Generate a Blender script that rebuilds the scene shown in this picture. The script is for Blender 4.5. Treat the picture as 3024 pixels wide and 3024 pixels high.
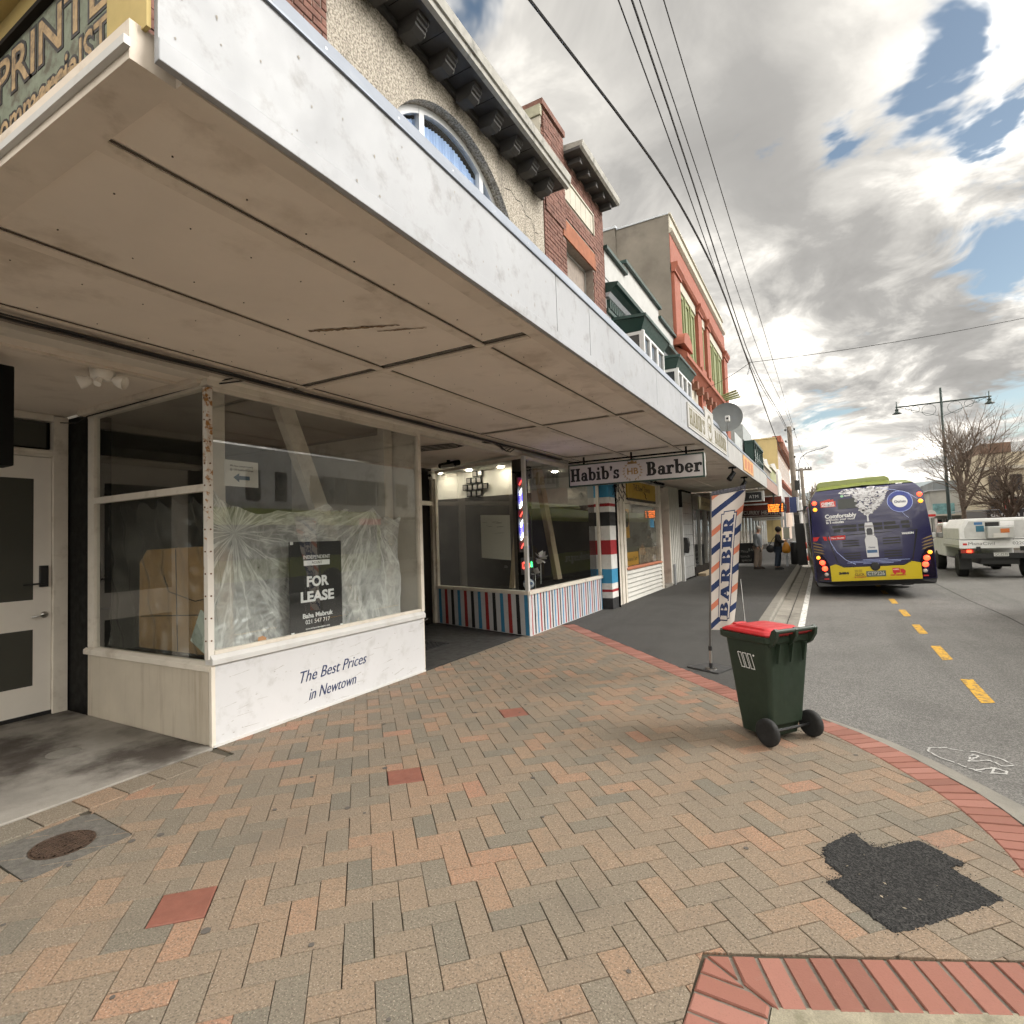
import bpy, bmesh, math, random
from mathutils import Vector, Matrix
random.seed(7)
for _o in list(bpy.data.objects): bpy.data.objects.remove(_o)
S = bpy.context.scene
COL = S.collection
R = math.radians
# ------------------------------------------------------------------ camera
def cam_axes(yaw, pitch, roll):
    f = Vector((-math.sin(yaw)*math.cos(pitch), math.cos(yaw)*math.cos(pitch), math.sin(pitch)))
    r = Vector((math.cos(yaw), math.sin(yaw), 0)); u = r.cross(f)
    c, s = math.cos(roll), math.sin(roll)
    return c*r - s*u, s*r + c*u, f
CR, CU, CF = cam_axes(R(29.2197), R(2.6435), R(1.9351))
cd = bpy.data.cameras.new('camera'); cam = bpy.data.objects.new('camera', cd); COL.objects.link(cam)
cd.sensor_width = 36; cd.sensor_fit = 'HORIZONTAL'; cd.lens = 1635.84/3024*36; cd.clip_start = 0.05; cd.clip_end = 6000
cam.matrix_world = Matrix(((CR.x, CU.x, -CF.x, 0), (CR.y, CU.y, -CF.y, 0), (CR.z, CU.z, -CF.z, 1.6), (0, 0, 0, 1)))
S.camera = cam
# ------------------------------------------------------------------ sun, sky, exposure
SUN_AZ, SUN_EL = R(64), R(35)       # azimuth measured to the right of the street direction (+y)
sun_dir = Vector((math.sin(SUN_AZ)*math.cos(SUN_EL), math.cos(SUN_AZ)*math.cos(SUN_EL), math.sin(SUN_EL)))
sl = bpy.data.lights.new('sun', 'SUN'); sl.energy = 1.3; sl.angle = R(26); sl.color = (1, .97, .92)
so = bpy.data.objects.new('sun', sl); COL.objects.link(so); so.location = (0, 0, 60)
so.rotation_euler = (-sun_dir).to_track_quat('-Z', 'Y').to_euler()
S.view_settings.view_transform = 'Standard'; S.view_settings.look = 'None'
S.view_settings.exposure = 1.75; S.view_settings.gamma = 1; S.view_settings.use_curve_mapping = False
S.render.engine = 'CYCLES'
S.cycles.max_bounces = 7; S.cycles.diffuse_bounces = 4; S.cycles.glossy_bounces = 3; S.cycles.transparent_max_bounces = 10; S.cycles.transmission_bounces = 2
S.cycles.use_adaptive_sampling = True; S.cycles.adaptive_threshold = .03; S.cycles.adaptive_min_samples = 16; S.cycles.sample_clamp_indirect = 6
S.cycles.use_denoising = True

class NT:
    """small helper to wire shader nodes"""
    def __init__(s, tree): s.t = tree; s.n = tree.nodes; s.l = tree.links
    def add(s, typ, **kw):
        n = s.n.new('ShaderNode'+typ)
        for k, v in kw.items(): setattr(n, k, v)
        return n
    def put(s, sock, v):
        if isinstance(v, bpy.types.NodeSocket): s.l.new(v, sock)
        elif v is not None:
            if hasattr(sock, 'default_value'):
                if isinstance(v, (tuple, list)) and len(v) == 3 and sock.type == 'RGBA': v = (*v, 1)
                sock.default_value = v
    def math(s, op, a, b=None, c=None, clamp=False):
        n = s.add('Math', operation=op, use_clamp=clamp); s.put(n.inputs[0], a); s.put(n.inputs[1], b)
        if c is not None: s.put(n.inputs[2], c)
        return n.outputs[0]
    def vec(s, op, a, b=None, out=0):
        n = s.add('VectorMath', operation=op); s.put(n.inputs[0], a)
        if b is not None: s.put(n.inputs[3 if op == 'SCALE' else 1], b)
        return n.outputs['Value'] if op in ('DOT_PRODUCT', 'LENGTH', 'DISTANCE') else n.outputs[0]
    def noise(s, vec, scale, detail=4, rough=.55, dist=0, col=False):
        n = s.add('TexNoise'); s.put(n.inputs['Vector'], vec); n.inputs['Scale'].default_value = scale
        n.inputs['Detail'].default_value = detail; n.inputs['Roughness'].default_value = rough; n.inputs['Distortion'].default_value = dist
        return n.outputs['Color' if col else 'Fac']
    def map(s, v, a, b, c=0., d=1., smooth=False):
        n = s.add('MapRange', interpolation_type='SMOOTHSTEP' if smooth else 'LINEAR'); s.put(n.inputs[0], v)
        for i, q in zip((1, 2, 3, 4), (a, b, c, d)): s.put(n.inputs[i], q)
        return n.outputs[0]
    def mix(s, f, a, b, mode='MIX'):
        n = s.add('Mix', data_type='RGBA', blend_type=mode); s.put(n.inputs[0], f); s.put(n.inputs[6], a); s.put(n.inputs[7], b)
        return n.outputs[2]
    def ramp(s, f, stops, interp='LINEAR'):
        n = s.add('ValToRGB'); r = n.color_ramp; r.interpolation = interp
        while len(r.elements) < len(stops): r.elements.new(.5)
        for e, (p, c) in zip(r.elements, stops): e.position = p; e.color = (*c, 1)
        s.put(n.inputs[0], f); return n.outputs[0]
    def bump(s, h, strength=.3, dist=.01, normal=None):
        n = s.add('Bump'); n.inputs['Strength'].default_value = strength; n.inputs['Distance'].default_value = dist
        s.put(n.inputs['Height'], h)
        if normal: s.put(n.inputs['Normal'], normal)
        return n.outputs[0]

# world: Nishita sky seen through breaks in a broken grey and white cloud layer
W = bpy.data.worlds.new('World'); S.world = W; W.use_nodes = True
wt = NT(W.node_tree); W.node_tree.nodes.clear()
sky = wt.add('TexSky', sky_type='NISHITA', sun_disc=False); sky.sun_elevation = SUN_EL; sky.sun_rotation = SUN_AZ
sky.air_density = 1.0; sky.dust_density = .6; sky.ozone_density = 1.5
D = wt.vec('NORMALIZE', wt.add('TexCoord').outputs['Generated'])
sep = wt.add('SeparateXYZ'); wt.put(sep.inputs[0], D)
dz = wt.math('MAXIMUM', sep.outputs[2], 0.0)
flat = wt.vec('SCALE', D, wt.math('DIVIDE', 1.0, wt.math('ADD', dz, .32)))
warp = wt.vec('ADD', flat, wt.vec('SCALE', wt.noise(flat, 3.0, 1, .5, col=True), .28))
n1 = wt.noise(warp, 2.4, 2, .5)            # big cloud masses
n2 = wt.noise(warp, 6.5, 5, .60)           # billows
n3 = wt.noise(flat, .9, 1, .5)
n4 = wt.noise(warp, 15, 3, .62)             # ragged edges
def total(items):
    """sum of soft spots, each placed in the direction in which the photograph shows that patch of sky"""
    acc = 0.0
    for px, py, r, w in items:
        d = (CF*1635.84 + CR*(px-1512) - CU*(py-1512)).normalized()
        k = int(1/(.52*math.atan(r/1635.84))**2)+.5
        acc = wt.math('MULTIPLY_ADD', wt.math('POWER', wt.vec('DOT_PRODUCT', D, tuple(d)), k), w, acc)
    return acc
holes = total([(2750, 250, 120, .66), (2695, 330, 70, .55), (2840, 170, 60, .5), (2910, 375, 95, .75), (2885, 440, 60, .5), (3000, 700, 150, .92), (2930, 760, 90, .6), (2415, 1225, 90, .9), (1350, 0, 150, 1.0),
               (2985, 860, 80, .7), (2475, 400, 70, .8), (2470, 430, 50, .5), (2870, 60, 90, .8), (2990, 1185, 90, .9), (3020, 320, 70, .7)])
nn = wt.math('ADD', wt.math('MULTIPLY', wt.math('SUBTRACT', n1, .5), 1.6), wt.math('ADD', wt.math('MULTIPLY', wt.math('SUBTRACT', n2, .5), 2.2), wt.math('MULTIPLY', wt.math('SUBTRACT', n4, .5), 2.0)))
dens = wt.math('SUBTRACT', wt.math('ADD', nn, 1.0), holes)
cover = wt.map(dens, -.20, .55, 0, 1, True)
calm = total([(2000, 150, 900, 1.0), (2450, 100, 420, .5)])
darks = total([(2300, 450, 1500, .34), (2200, 130, 600, .36), (2350, 420, 330, .2), (2600, 600, 240, .3), (2950, 560, 200, .42), (2720, 900, 200, .45), (2400, 780, 380, .3), (2900, 960, 180, .35), (1700, 500, 600, .25), (2990, 1150, 130, .3), (2580, 1130, 240, .35), (2830, 980, 150, .3)])
brights = total([(2900, 150, 260, .3), (2480, 450, 190, .5), (2750, 480, 200, .32), (2700, 770, 220, .42), (2620, 1000, 160, .3), (2470, 1380, 260, .45), (2850, 1080, 200, .25), (1480, 330, 330, .2), (2960, 500, 120, .2)])
lum = wt.math('ADD', wt.math('ADD', wt.math('MULTIPLY', wt.map(n2, .3, .7, -.52, .60), wt.map(calm, 0, 1, 1, .22)), wt.map(n1, .3, .7, -.3, .3)), wt.math('ADD', wt.map(n3, .3, .7, .28, .56), wt.math('SUBTRACT', brights, darks)))
lum = wt.math('ADD', lum, wt.map(cover, .2, 1, .22, 0))     # thin cloud edges glow
cl = wt.ramp(wt.map(lum, -.75, 1.05), [(0, (.118, .114, .108)), (.28, (.150, .145, .137)), (.46, (.235, .226, .21)), (.64, (.43, .41, .375)), (1, (1.5, 1.42, 1.27))])
bg1 = wt.add('Background'); wt.put(bg1.inputs[0], wt.mix(1.0, sky.outputs[0], (.92, .84, .70), 'MULTIPLY')); bg1.inputs[1].default_value = .05
bg2 = wt.add('Background'); wt.put(bg2.inputs[0], cl); bg2.inputs[1].default_value = 1.0
ms = wt.add('MixShader'); wt.put(ms.inputs[0], cover); wt.l.new(bg1.outputs[0], ms.inputs[1]); wt.l.new(bg2.outputs[0], ms.inputs[2])
wo = wt.add('OutputWorld'); wt.l.new(ms.outputs[0], wo.inputs[0])

# ------------------------------------------------------------------ mesh helpers
WLOC = {}
def tag(o, label=None, cat=None, group=None, kind=None):
    if label: o['label'] = label
    if cat: o['category'] = cat
    if group: o['group'] = group
    if kind: o['kind'] = kind
    return o
def thing(name, label, cat, loc=(0, 0, 0), rotz=0, group=None, rot=None):
    o = bpy.data.objects.new(name, None); COL.objects.link(o); o.empty_display_size = .2
    o.location = loc; o.rotation_euler = rot if rot else (0, 0, rotz)
    WLOC[o.name] = Vector(loc); return tag(o, label, cat, group)
def struct(o): o['kind'] = 'structure'; return o
class MB:
    """mesh builder; build() links everything collected as ONE mesh object"""
    def __init__(s): s.v = []; s.f = []; s.attr = []
    def add(s, vs, fs):
        b = len(s.v); s.v += [Vector(v) for v in vs]; s.f += [tuple(b+i for i in f) for f in fs]; return s
    def box(s, x0, x1, y0, y1, z0, z1):
        return s.add([(x0, y0, z0), (x1, y0, z0), (x1, y1, z0), (x0, y1, z0), (x0, y0, z1), (x1, y0, z1), (x1, y1, z1), (x0, y1, z1)],
                     [(3, 2, 1, 0), (4, 5, 6, 7), (0, 1, 5, 4), (1, 2, 6, 5), (2, 3, 7, 6), (3, 0, 4, 7)])
    def prism(s, poly, z0, z1):                       # xy polygon (ccw) extruded in z
        n = len(poly)
        return s.add([(x, y, z0) for x, y in poly]+[(x, y, z1) for x, y in poly],
                     [tuple(range(n-1, -1, -1)), tuple(range(n, 2*n))]+[(i, (i+1) % n, n+(i+1) % n, n+i) for i in range(n)])
    def slab(s, poly, ax, a0, a1):                    # polygon in the plane normal to ax, extruded from a0 to a1
        n = len(poly)
        def P(p, a): return (a, p[0], p[1]) if ax == 0 else (p[0], a, p[1]) if ax == 1 else (p[0], p[1], a)
        return s.add([P(p, a0) for p in poly]+[P(p, a1) for p in poly],
                     [tuple(range(n-1, -1, -1)), tuple(range(n, 2*n))]+[(i, (i+1) % n, n+(i+1) % n, n+i) for i in range(n)])
    def tube(s, pts, r, n=8, cap=True):
        pts = [Vector(p) for p in pts]; rs = r if isinstance(r, (list, tuple)) else [r]*len(pts)
        b = len(s.v); up = Vector((0, 0, 1)); last = None
        for i, p in enumerate(pts):
            t = (pts[min(i+1, len(pts)-1)]-pts[max(i-1, 0)]).normalized()
            if last is None:
                a = t.cross(up if abs(t.z) < .9 else Vector((1, 0, 0))).normalized()
            else:
                a = (last-t*last.dot(t)).normalized()
            last = a; c = t.cross(a)
            for k in range(n):
                q = 2*math.pi*k/n; s.v.append(p+(a*math.cos(q)+c*math.sin(q))*rs[i])
        for i in range(len(pts)-1):
            for k in range(n):
                k2 = (k+1) % n; s.f.append((b+i*n+k, b+(i+1)*n+k, b+(i+1)*n+k2, b+i*n+k2))
        if cap:
            s.f.append(tuple(b+k for k in range(n))); e = b+(len(pts)-1)*n; s.f.append(tuple(e+k for k in range(n-1, -1, -1)))
        return s
    def cyl(s, c, r, h, ax=2, n=20, r2=None):
        e = Vector(c); d = Vector((0, 0, 0)); d[ax] = h
        return s.tube([e, e+d], [r, r if r2 is None else r2], n)
    def lathe(s, c, prof, n=20, ax=2):                # prof: (radius, height)
        b = len(s.v); c = Vector(c)
        for r_, h_ in prof:
            for k in range(n):
                q = 2*math.pi*k/n; a_, b_ = r_*math.cos(q), r_*math.sin(q)
                s.v.append(c+(Vector((a_, b_, h_)) if ax == 2 else Vector((a_, h_, b_)) if ax == 1 else Vector((h_, a_, b_))))
        for i in range(len(prof)-1):
            for k in range(n):
                k2 = (k+1) % n; s.f.append((b+i*n+k, b+i*n+k2, b+(i+1)*n+k2, b+(i+1)*n+k))
        if prof[0][0] > 1e-6: s.f.append(tuple(b+k for k in range(n-1, -1, -1)))
        if prof[-1][0] > 1e-6: s.f.append(tuple(b+(len(prof)-1)*n+k for k in range(n)))
        return s
    def loft(s, rings, cap=True):                     # rings of equal length
        b = len(s.v); n = len(rings[0])
        for r_ in rings: s.v += [Vector(p) for p in r_]
        for i in range(len(rings)-1):
            for k in range(n):
                k2 = (k+1) % n; s.f.append((b+i*n+k, b+i*n+k2, b+(i+1)*n+k2, b+(i+1)*n+k))
        if cap:
            s.f.append(tuple(b+k for k in range(n-1, -1, -1))); s.f.append(tuple(b+(len(rings)-1)*n+k for k in range(n)))
        return s
    def sheet(s, grid):                               # rows of points
        b = len(s.v); n = len(grid[0])
        for r_ in grid: s.v += [Vector(p) for p in r_]
        for i in range(len(grid)-1):
            for k in range(n-1): s.f.append((b+i*n+k, b+i*n+k+1, b+(i+1)*n+k+1, b+(i+1)*n+k))
        return s
    def xform(s, m):
        s.v = [m @ v for v in s.v]; return s
    def mesh(s, name, off=None):
        me = bpy.data.meshes.new(name); o = off or Vector((0, 0, 0))
        me.from_pydata([tuple(v-o) for v in s.v], [], s.f); me.update(); return me
    def build(s, name, mat, parent=None, local=False, smooth=False, bevel=0, solid=0, subsurf=0, fix=True):
        off = Vector((0, 0, 0))
        if parent is not None and not local: off = WLOC[parent.name]
        me = s.mesh(name, off)
        if fix:
            bm = bmesh.new(); bm.from_mesh(me); bmesh.ops.recalc_face_normals(bm, faces=bm.faces); bm.to_mesh(me); bm.free()
        me.materials.append(mat)
        o = bpy.data.objects.new(name, me); COL.objects.link(o)
        if parent is not None: o.parent = parent
        WLOC[o.name] = off
        if bevel:
            m = o.modifiers.new('b', 'BEVEL'); m.width = bevel; m.segments = 2; m.limit_method = 'ANGLE'; m.angle_limit = R(35)
        if solid: m = o.modifiers.new('s', 'SOLIDIFY'); m.thickness = solid; m.offset = 0
        if subsurf: m = o.modifiers.new('u', 'SUBSURF'); m.levels = subsurf; m.render_levels = subsurf
        if smooth:
            for p in me.polygons: p.use_smooth = True
        return o
def box(name, mat, parent, x0, x1, y0, y1, z0, z1, bevel=0, **k): return MB().box(x0, x1, y0, y1, z0, z1).build(name, mat, parent, bevel=bevel, **k)
def copy_tree(o, parent=None):
    c = o.copy(); COL.objects.link(c); c.parent = parent; WLOC[c.name] = WLOC.get(o.name, Vector())
    for ch in list(o.children): copy_tree(ch, c)
    return c
def text(body, size, mat, parent, M4, name='lettering', bold=0, shear=0, width=None, depth=.002, align='CENTER', spacing=1, local=True):
    """lettering laid in the xy plane of matrix M4 (given in the parent's frame)"""
    cu = bpy.data.curves.new(name, 'FONT'); cu.body = body; cu.size = size; cu.align_x = align; cu.align_y = 'CENTER'
    cu.offset = bold; cu.shear = shear; cu.extrude = depth; cu.space_character = spacing; cu.resolution_u = 3
    t = bpy.data.objects.new('tmp', cu); COL.objects.link(t)
    dg = bpy.context.evaluated_depsgraph_get(); me = bpy.data.meshes.new_from_object(t.evaluated_get(dg))
    bpy.data.objects.remove(t); bpy.data.curves.remove(cu)
    if width and me.vertices:
        xs = [v.co.x for v in me.vertices]; w = max(xs)-min(xs)
        me.transform(Matrix.Scale(width/w, 4, (1, 0, 0)))
    me.transform(M4); me.materials.clear(); me.materials.append(mat)
    o = bpy.data.objects.new(name, me); COL.objects.link(o)
    if parent is not None: o.parent = parent
    WLOC[o.name] = WLOC.get(parent.name, Vector()) if parent else Vector()
    me.name = name
    return o
def frame(o, xax, yax):
    """matrix with origin o, x axis xax, y axis yax"""
    x = Vector(xax).normalized(); y = Vector(yax).normalized(); z = x.cross(y)
    return Matrix(((x.x, y.x, z.x, o[0]), (x.y, y.y, z.y, o[1]), (x.z, y.z, z.z, o[2]), (0, 0, 0, 1)))
def rel(parent, m): return Matrix.Translation(-WLOC[parent.name]) @ m
# ------------------------------------------------------------------ materials
MATS = {}
def base_mat(name):
    m = bpy.data.materials.new(name); m.use_nodes = True; t = NT(m.node_tree)
    return m, t, m.node_tree.nodes['Principled BSDF']
def mat(name, col, rough=.75, var=.1, scale=5, bump=0, bscale=80, metal=0, dirt=None, dscale=3, damt=.5, spec=.4, streak=False, fine=0, coat=0, dlo=.5):
    if name in MATS: return MATS[name]
    m, t, b = base_mat(name)
    pos = t.add('NewGeometry').outputs['Position']
    n = t.noise(pos, scale, 5, .6)
    c = t.mix(t.map(n, .3, .7), tuple(v*(1-var) for v in col), tuple(min(1, v*(1+var)) for v in col))
    if fine: c = t.mix(t.map(t.noise(pos, 180, 2, .6), .35, .65, 0, fine), c, tuple(v*.45 for v in col))
    if dirt:
        p2 = pos
        if streak:
            mp = t.add('Mapping'); t.put(mp.inputs['Vector'], pos); mp.inputs['Scale'].default_value = (3, 3, .22); p2 = mp.outputs[0]
        c = t.mix(t.map(t.noise(p2, dscale, 7, .65), dlo, dlo+.22, 0, damt, True), c, dirt)
    t.put(b.inputs['Base Color'], c); b.inputs['Metallic'].default_value = metal
    t.put(b.inputs['Roughness'], t.map(t.noise(pos, scale*3, 3), .3, .7, max(.02, rough-.08), min(1, rough+.08)))
    b.inputs['Specular IOR Level'].default_value = spec
    if coat: b.inputs['Coat Weight'].default_value = coat; b.inputs['Coat Roughness'].default_value = .05
    if bump: t.put(b.inputs['Normal'], t.bump(t.noise(pos, bscale, 4, .6), bump, .01))
    MATS[name] = m; return m
def flat(name, col, rough=.5, emit=0, metal=0, spec=.5, coat=0):
    if name in MATS: return MATS[name]
    m, t, b = base_mat(name); b.inputs['Base Color'].default_value = (*col, 1); b.inputs['Roughness'].default_value = rough
    b.inputs['Metallic'].default_value = metal; b.inputs['Specular IOR Level'].default_value = spec
    if coat: b.inputs['Coat Weight'].default_value = coat; b.inputs['Coat Roughness'].default_value = .04
    if emit: b.inputs['Emission Color'].default_value = (*col, 1); b.inputs['Emission Strength'].default_value = emit
    MATS[name] = m; return m
def glass(name, tint=(.9, .93, .92), ior=1.6, rough=.0, dirty=0, k=1):
    m = bpy.data.materials.new(name); m.use_nodes = True; t = NT(m.node_tree); m.node_tree.nodes.clear()
    ge = t.add('NewGeometry'); cs_ = t.math('ABSOLUTE', t.vec('DOT_PRODUCT', ge.outputs['Normal'], ge.outputs['Incoming']))
    f0 = ((ior-1)/(ior+1))**2*1.5; frs = t.math('MULTIPLY_ADD', t.math('POWER', t.math('SUBTRACT', 1.0, cs_, clamp=True), 5.0), 1-f0, f0)   # pane with two faces, same from either side
    tr = t.add('BsdfTransparent'); tr.inputs[0].default_value = (*tint, 1)
    gl = t.add('BsdfGlossy'); gl.inputs['Roughness'].default_value = rough; gl.inputs[0].default_value = (1, 1, 1, 1)
    mx = t.add('MixShader'); t.put(mx.inputs[0], t.math('MULTIPLY', frs, k)); t.l.new(tr.outputs[0], mx.inputs[1]); t.l.new(gl.outputs[0], mx.inputs[2])
    out = mx.outputs[0]
    if dirty:
        df = t.add('BsdfDiffuse'); df.inputs[0].default_value = (.5, .48, .44, 1)
        m2 = t.add('MixShader'); pos = t.add('NewGeometry').outputs['Position']
        t.put(m2.inputs[0], t.map(t.noise(pos, 2.5, 6, .6), .35, .8, 0, dirty)); t.l.new(out, m2.inputs[1]); t.l.new(df.outputs[0], m2.inputs[2]); out = m2.outputs[0]
    o = t.add('OutputMaterial'); t.l.new(out, o.inputs[0]); MATS[name] = m; return m
GLASS = glass('shop_glass', ior=1.9, dirty=.012)
GLASS2 = glass('plain_glass', ior=1.55, tint=(.75, .78, .78))
GLASS3 = glass('old_window_glass', ior=1.5, tint=(.9, .93, .95), k=.3)
DARKGLASS = flat('dark_glass', (.012, .013, .014), .08, spec=.6)
WINGLASS = flat('window_glass', (.05, .055, .06), .03, spec=.9)
# pavers: each piece carries its own tone
def paver_mat():
    m, t, b = base_mat('paver_stone')
    at = t.add('Attribute', attribute_name='tone').outputs['Fac']; pos = t.add('NewGeometry').outputs['Position']
    c = t.ramp(at, [(0, (.155, .141, .113)), (.2, (.182, .157, .121)), (.45, (.218, .17, .124)), (.64, (.258, .180, .122)), (.8, (.295, .180, .118)), (1, (.325, .168, .112))])
    sp = t.noise(pos, 105, 3, .65)                                                    # exposed aggregate
    c = t.mix(t.map(sp, .49, .62, 0, .72), c, (.085, .066, .048))
    c = t.mix(t.map(t.noise(pos, 140, 2, .5), .58, .70, 0, .5), c, (.48, .41, .32))
    c = t.mix(t.map(t.noise(pos, 22, 5, .65), .45, .75, 0, .45, True), c, (.15, .122, .094))  # blotches inside each stone
    g = t.noise(pos, 1.6, 6, .65)
    c = t.mix(t.map(g, .50, .72, 0, .5, True), c, (.13, .112, .09))                     # walked-in stains that ignore the joints
    c = t.mix(t.map(t.noise(pos, 6, 6, .7), .58, .8, 0, .4, True), c, (.12, .10, .078))
    t.put(b.inputs['Base Color'], c); t.put(b.inputs['Roughness'], t.map(g, .3, .7, .85, .68)); b.inputs['Specular IOR Level'].default_value = .3
    t.put(b.inputs['Normal'], t.bump(sp, .35, .004)); return m
PAVER = paver_mat()
def red_brick_mat():
    m, t, b = base_mat('red_border_brick')
    at = t.add('Attribute', attribute_name='tone').outputs['Fac']; pos = t.add('NewGeometry').outputs['Position']
    c = t.ramp(at, [(0, (.19, .078, .056)), (.5, (.25, .102, .074)), (1, (.31, .145, .112))])
    c = t.mix(t.map(t.noise(pos, 150, 3, .6), .55, .75, 0, .4), c, (.16, .07, .05))
    c = t.mix(t.map(t.noise(pos, 12, 6, .65), .55, .8, 0, .5, True), c, (.24, .14, .11))
    t.put(b.inputs['Base Color'], c); b.inputs['Roughness'].default_value = .8
    t.put(b.inputs['Normal'], t.bump(t.noise(pos, 120, 4, .6), .25, .004)); return m
REDBRICK = red_brick_mat()
def asphalt_mat(name, col, agg, wear=.4, scale=300):
    m, t, b = base_mat(name); pos = t.add('NewGeometry').outputs['Position']
    v = t.add('TexVoronoi'); t.put(v.inputs['Vector'], pos); v.inputs['Scale'].default_value = scale
    k = t.add('SeparateXYZ'); t.put(k.inputs[0], v.outputs['Color'])
    c = t.mix(t.map(k.outputs[0], .35, 1.0, 0, 1), col, agg)
    c = t.mix(t.map(t.noise(pos, .9, 6, .65), .4, .75, 0, wear, True), c, tuple(x*.55 for x in col))
    c = t.mix(t.map(t.noise(pos, 5, 6, .7), .55, .8, 0, wear*.7, True), c, tuple(min(1, x*1.7) for x in col))
    c = t.mix(t.map(t.noise(pos, 38, 4, .7), .5, .72, 0, .45, True), c, tuple(x*.6 for x in col))
    mp = t.add('Mapping'); t.put(mp.inputs['Vector'], pos); mp.inputs['Scale'].default_value = (1.6, .12, 1)
    c = t.mix(t.map(t.noise(mp.outputs[0], 1.3, 4, .6), .5, .7, 0, wear*.8, True), c, tuple(x*.65 for x in col))     # tyre-polished and oily tracks along the street
    t.put(b.inputs['Base Color'], c); b.inputs['Roughness'].default_value = .85; b.inputs['Specular IOR Level'].default_value = .18
    t.put(b.inputs['Normal'], t.bump(v.outputs['Distance'], .5, .006)); return m
ROADM = asphalt_mat('road_chipseal', (.125, .121, .115), (.25, .243, .23), .35, 120)
PATHM = asphalt_mat('footpath_asphalt', (.062, .06, .057), (.105, .102, .097), .35, 190)
PATCHM = asphalt_mat('patch_asphalt', (.018, .018, .018), (.06, .058, .056), .2, 150)
CONC = mat('concrete', (.27, .25, .215), .9, .2, 2.5, .35, 90, dirt=(.10, .09, .075), dscale=2.2, damt=.7, fine=.35)
KERBC = mat('kerb_concrete', (.23, .215, .185), .9, .2, 3, .3, 90, dirt=(.09, .082, .07), dscale=3, damt=.7, fine=.4)
THRESH = mat('threshold_concrete', (.27, .25, .22), .85, .3, 1.4, .25, 60, dirt=(.05, .04, .032), dscale=.9, damt=1, dlo=.40, fine=.25)
PADC = mat('lichen_concrete', (.30, .27, .2), .95, .25, 8, .5, 60, dirt=(.14, .13, .085), dscale=9, damt=.7, fine=.4)
WHITE = mat('white_paint', (.56, .555, .54), .55, .05, 3, .05, 40, dirt=(.40, .37, .32), dscale=5, damt=.4)
FASCIAM = mat('fascia_paint', (.335, .345, .365), .5, .07, 1.5, .08, 20, dirt=(.18, .176, .166), dscale=6, damt=.6)
FASCIAG = mat('fascia_grey_paint', (.36, .355, .345), .6, .1, 1.5, .1, 20, dirt=(.19, .185, .17), dscale=3, damt=.7, streak=True)
SOFFIT = mat('soffit_paint', (.78, .70, .61), .8, .06, 1.2, .06, 30, dirt=(.52, .44, .35), dscale=1.3, damt=.8)
BATTEN = mat('batten_paint', (.70, .62, .53), .75, .08, 3, .05, 30, dirt=(.4, .33, .25), dscale=5, damt=.6)
CREAM = mat('cream_paint', (.66, .61, .53), .6, .07, 3, .06, 30, dirt=(.34, .28, .21), dscale=4, damt=.5)
RISERC = mat('tan_riser_panel', (.50, .445, .36), .6, .06, 3, .06, 30, dirt=(.25, .19, .13), dscale=3, damt=.5, streak=True)
RISERW = mat('white_riser_panel', (.56, .56, .57), .45, .03, 2, .05, 30, dirt=(.32, .31, .29), dscale=7, damt=.35)
BLACK = mat('black_paint', (.005, .005, .005), .5, .3, 4, .05, 40, spec=.12)
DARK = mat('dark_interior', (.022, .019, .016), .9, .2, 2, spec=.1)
DOORW = mat('door_paint', (.70, .66, .60), .5, .04, 3)
FROST = flat('frosted_glass', (.045, .045, .036), .45, spec=.4)
STEEL = flat('brushed_steel', (.55, .54, .52), .3, metal=1)
GALV = mat('galvanised', (.42, .44, .47), .5, .1, 6, 0, 50, metal=.6)
FLASH = mat('flashing_metal', (.24, .265, .31), .55, .08, 2, .04, 8, metal=.35, dirt=(.33, .34, .36), dscale=2, damt=.5)
RUST = None
def rust_mat():
    m, t, b = base_mat('rusting_white_metal'); pos = t.add('NewGeometry').outputs['Position']
    sz = t.add('SeparateXYZ'); t.put(sz.inputs[0], pos)
    n = t.math('ADD', t.noise(pos, 14, 7, .7), t.map(sz.outputs[2], 1.0, 2.5, -.15, .015))
    c = t.mix(t.map(n, .5, .6, 0, 1, True), (.66, .63, .58), (.36, .17, .045))
    c = t.mix(t.map(n, .62, .72, 0, 1, True), c, (.10, .04, .015))
    t.put(b.inputs['Base Color'], c); b.inputs['Roughness'].default_value = .7; return m
RUST = rust_mat()
def roughcast_mat():
    m, t, b = base_mat('roughcast_render'); pos = t.add('NewGeometry').outputs['Position']
    n = t.noise(pos, 36, 4, .68); sz = t.add('SeparateXYZ'); t.put(sz.inputs[0], pos)
    c = t.mix(t.map(n, .40, .58), (.17, .148, .12), (.50, .455, .385))
    mp = t.add('Mapping'); t.put(mp.inputs['Vector'], pos); mp.inputs['Scale'].default_value = (3, 3, .5)
    c = t.mix(t.map(t.noise(mp.outputs[0], .9, 6, .65), .48, .7, 0, .7, True), c, (.07, .062, .052))     # soot streaks
    t.put(b.inputs['Base Color'], c); b.inputs['Roughness'].default_value = .95
    t.put(b.inputs['Normal'], t.bump(n, .8, .018)); return m
ROUGH = roughcast_mat()
BRICKW = mat('wall_brick', (.18, .09, .07), .9, .35, 7, .4, 60, dirt=(.09, .05, .04), dscale=4, damt=.6)
MORTAR = mat('mortar', (.26, .22, .19), .95, .15, 10)
TERRA = mat('terracotta_lintel', (.27, .095, .045), .8, .2, 5, .2, 40, dirt=(.2, .08, .04), dscale=3, damt=.6, streak=True)
CORN = mat('cornice_dark_paint', (.055, .052, .05), .6, .15, 4)
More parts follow.
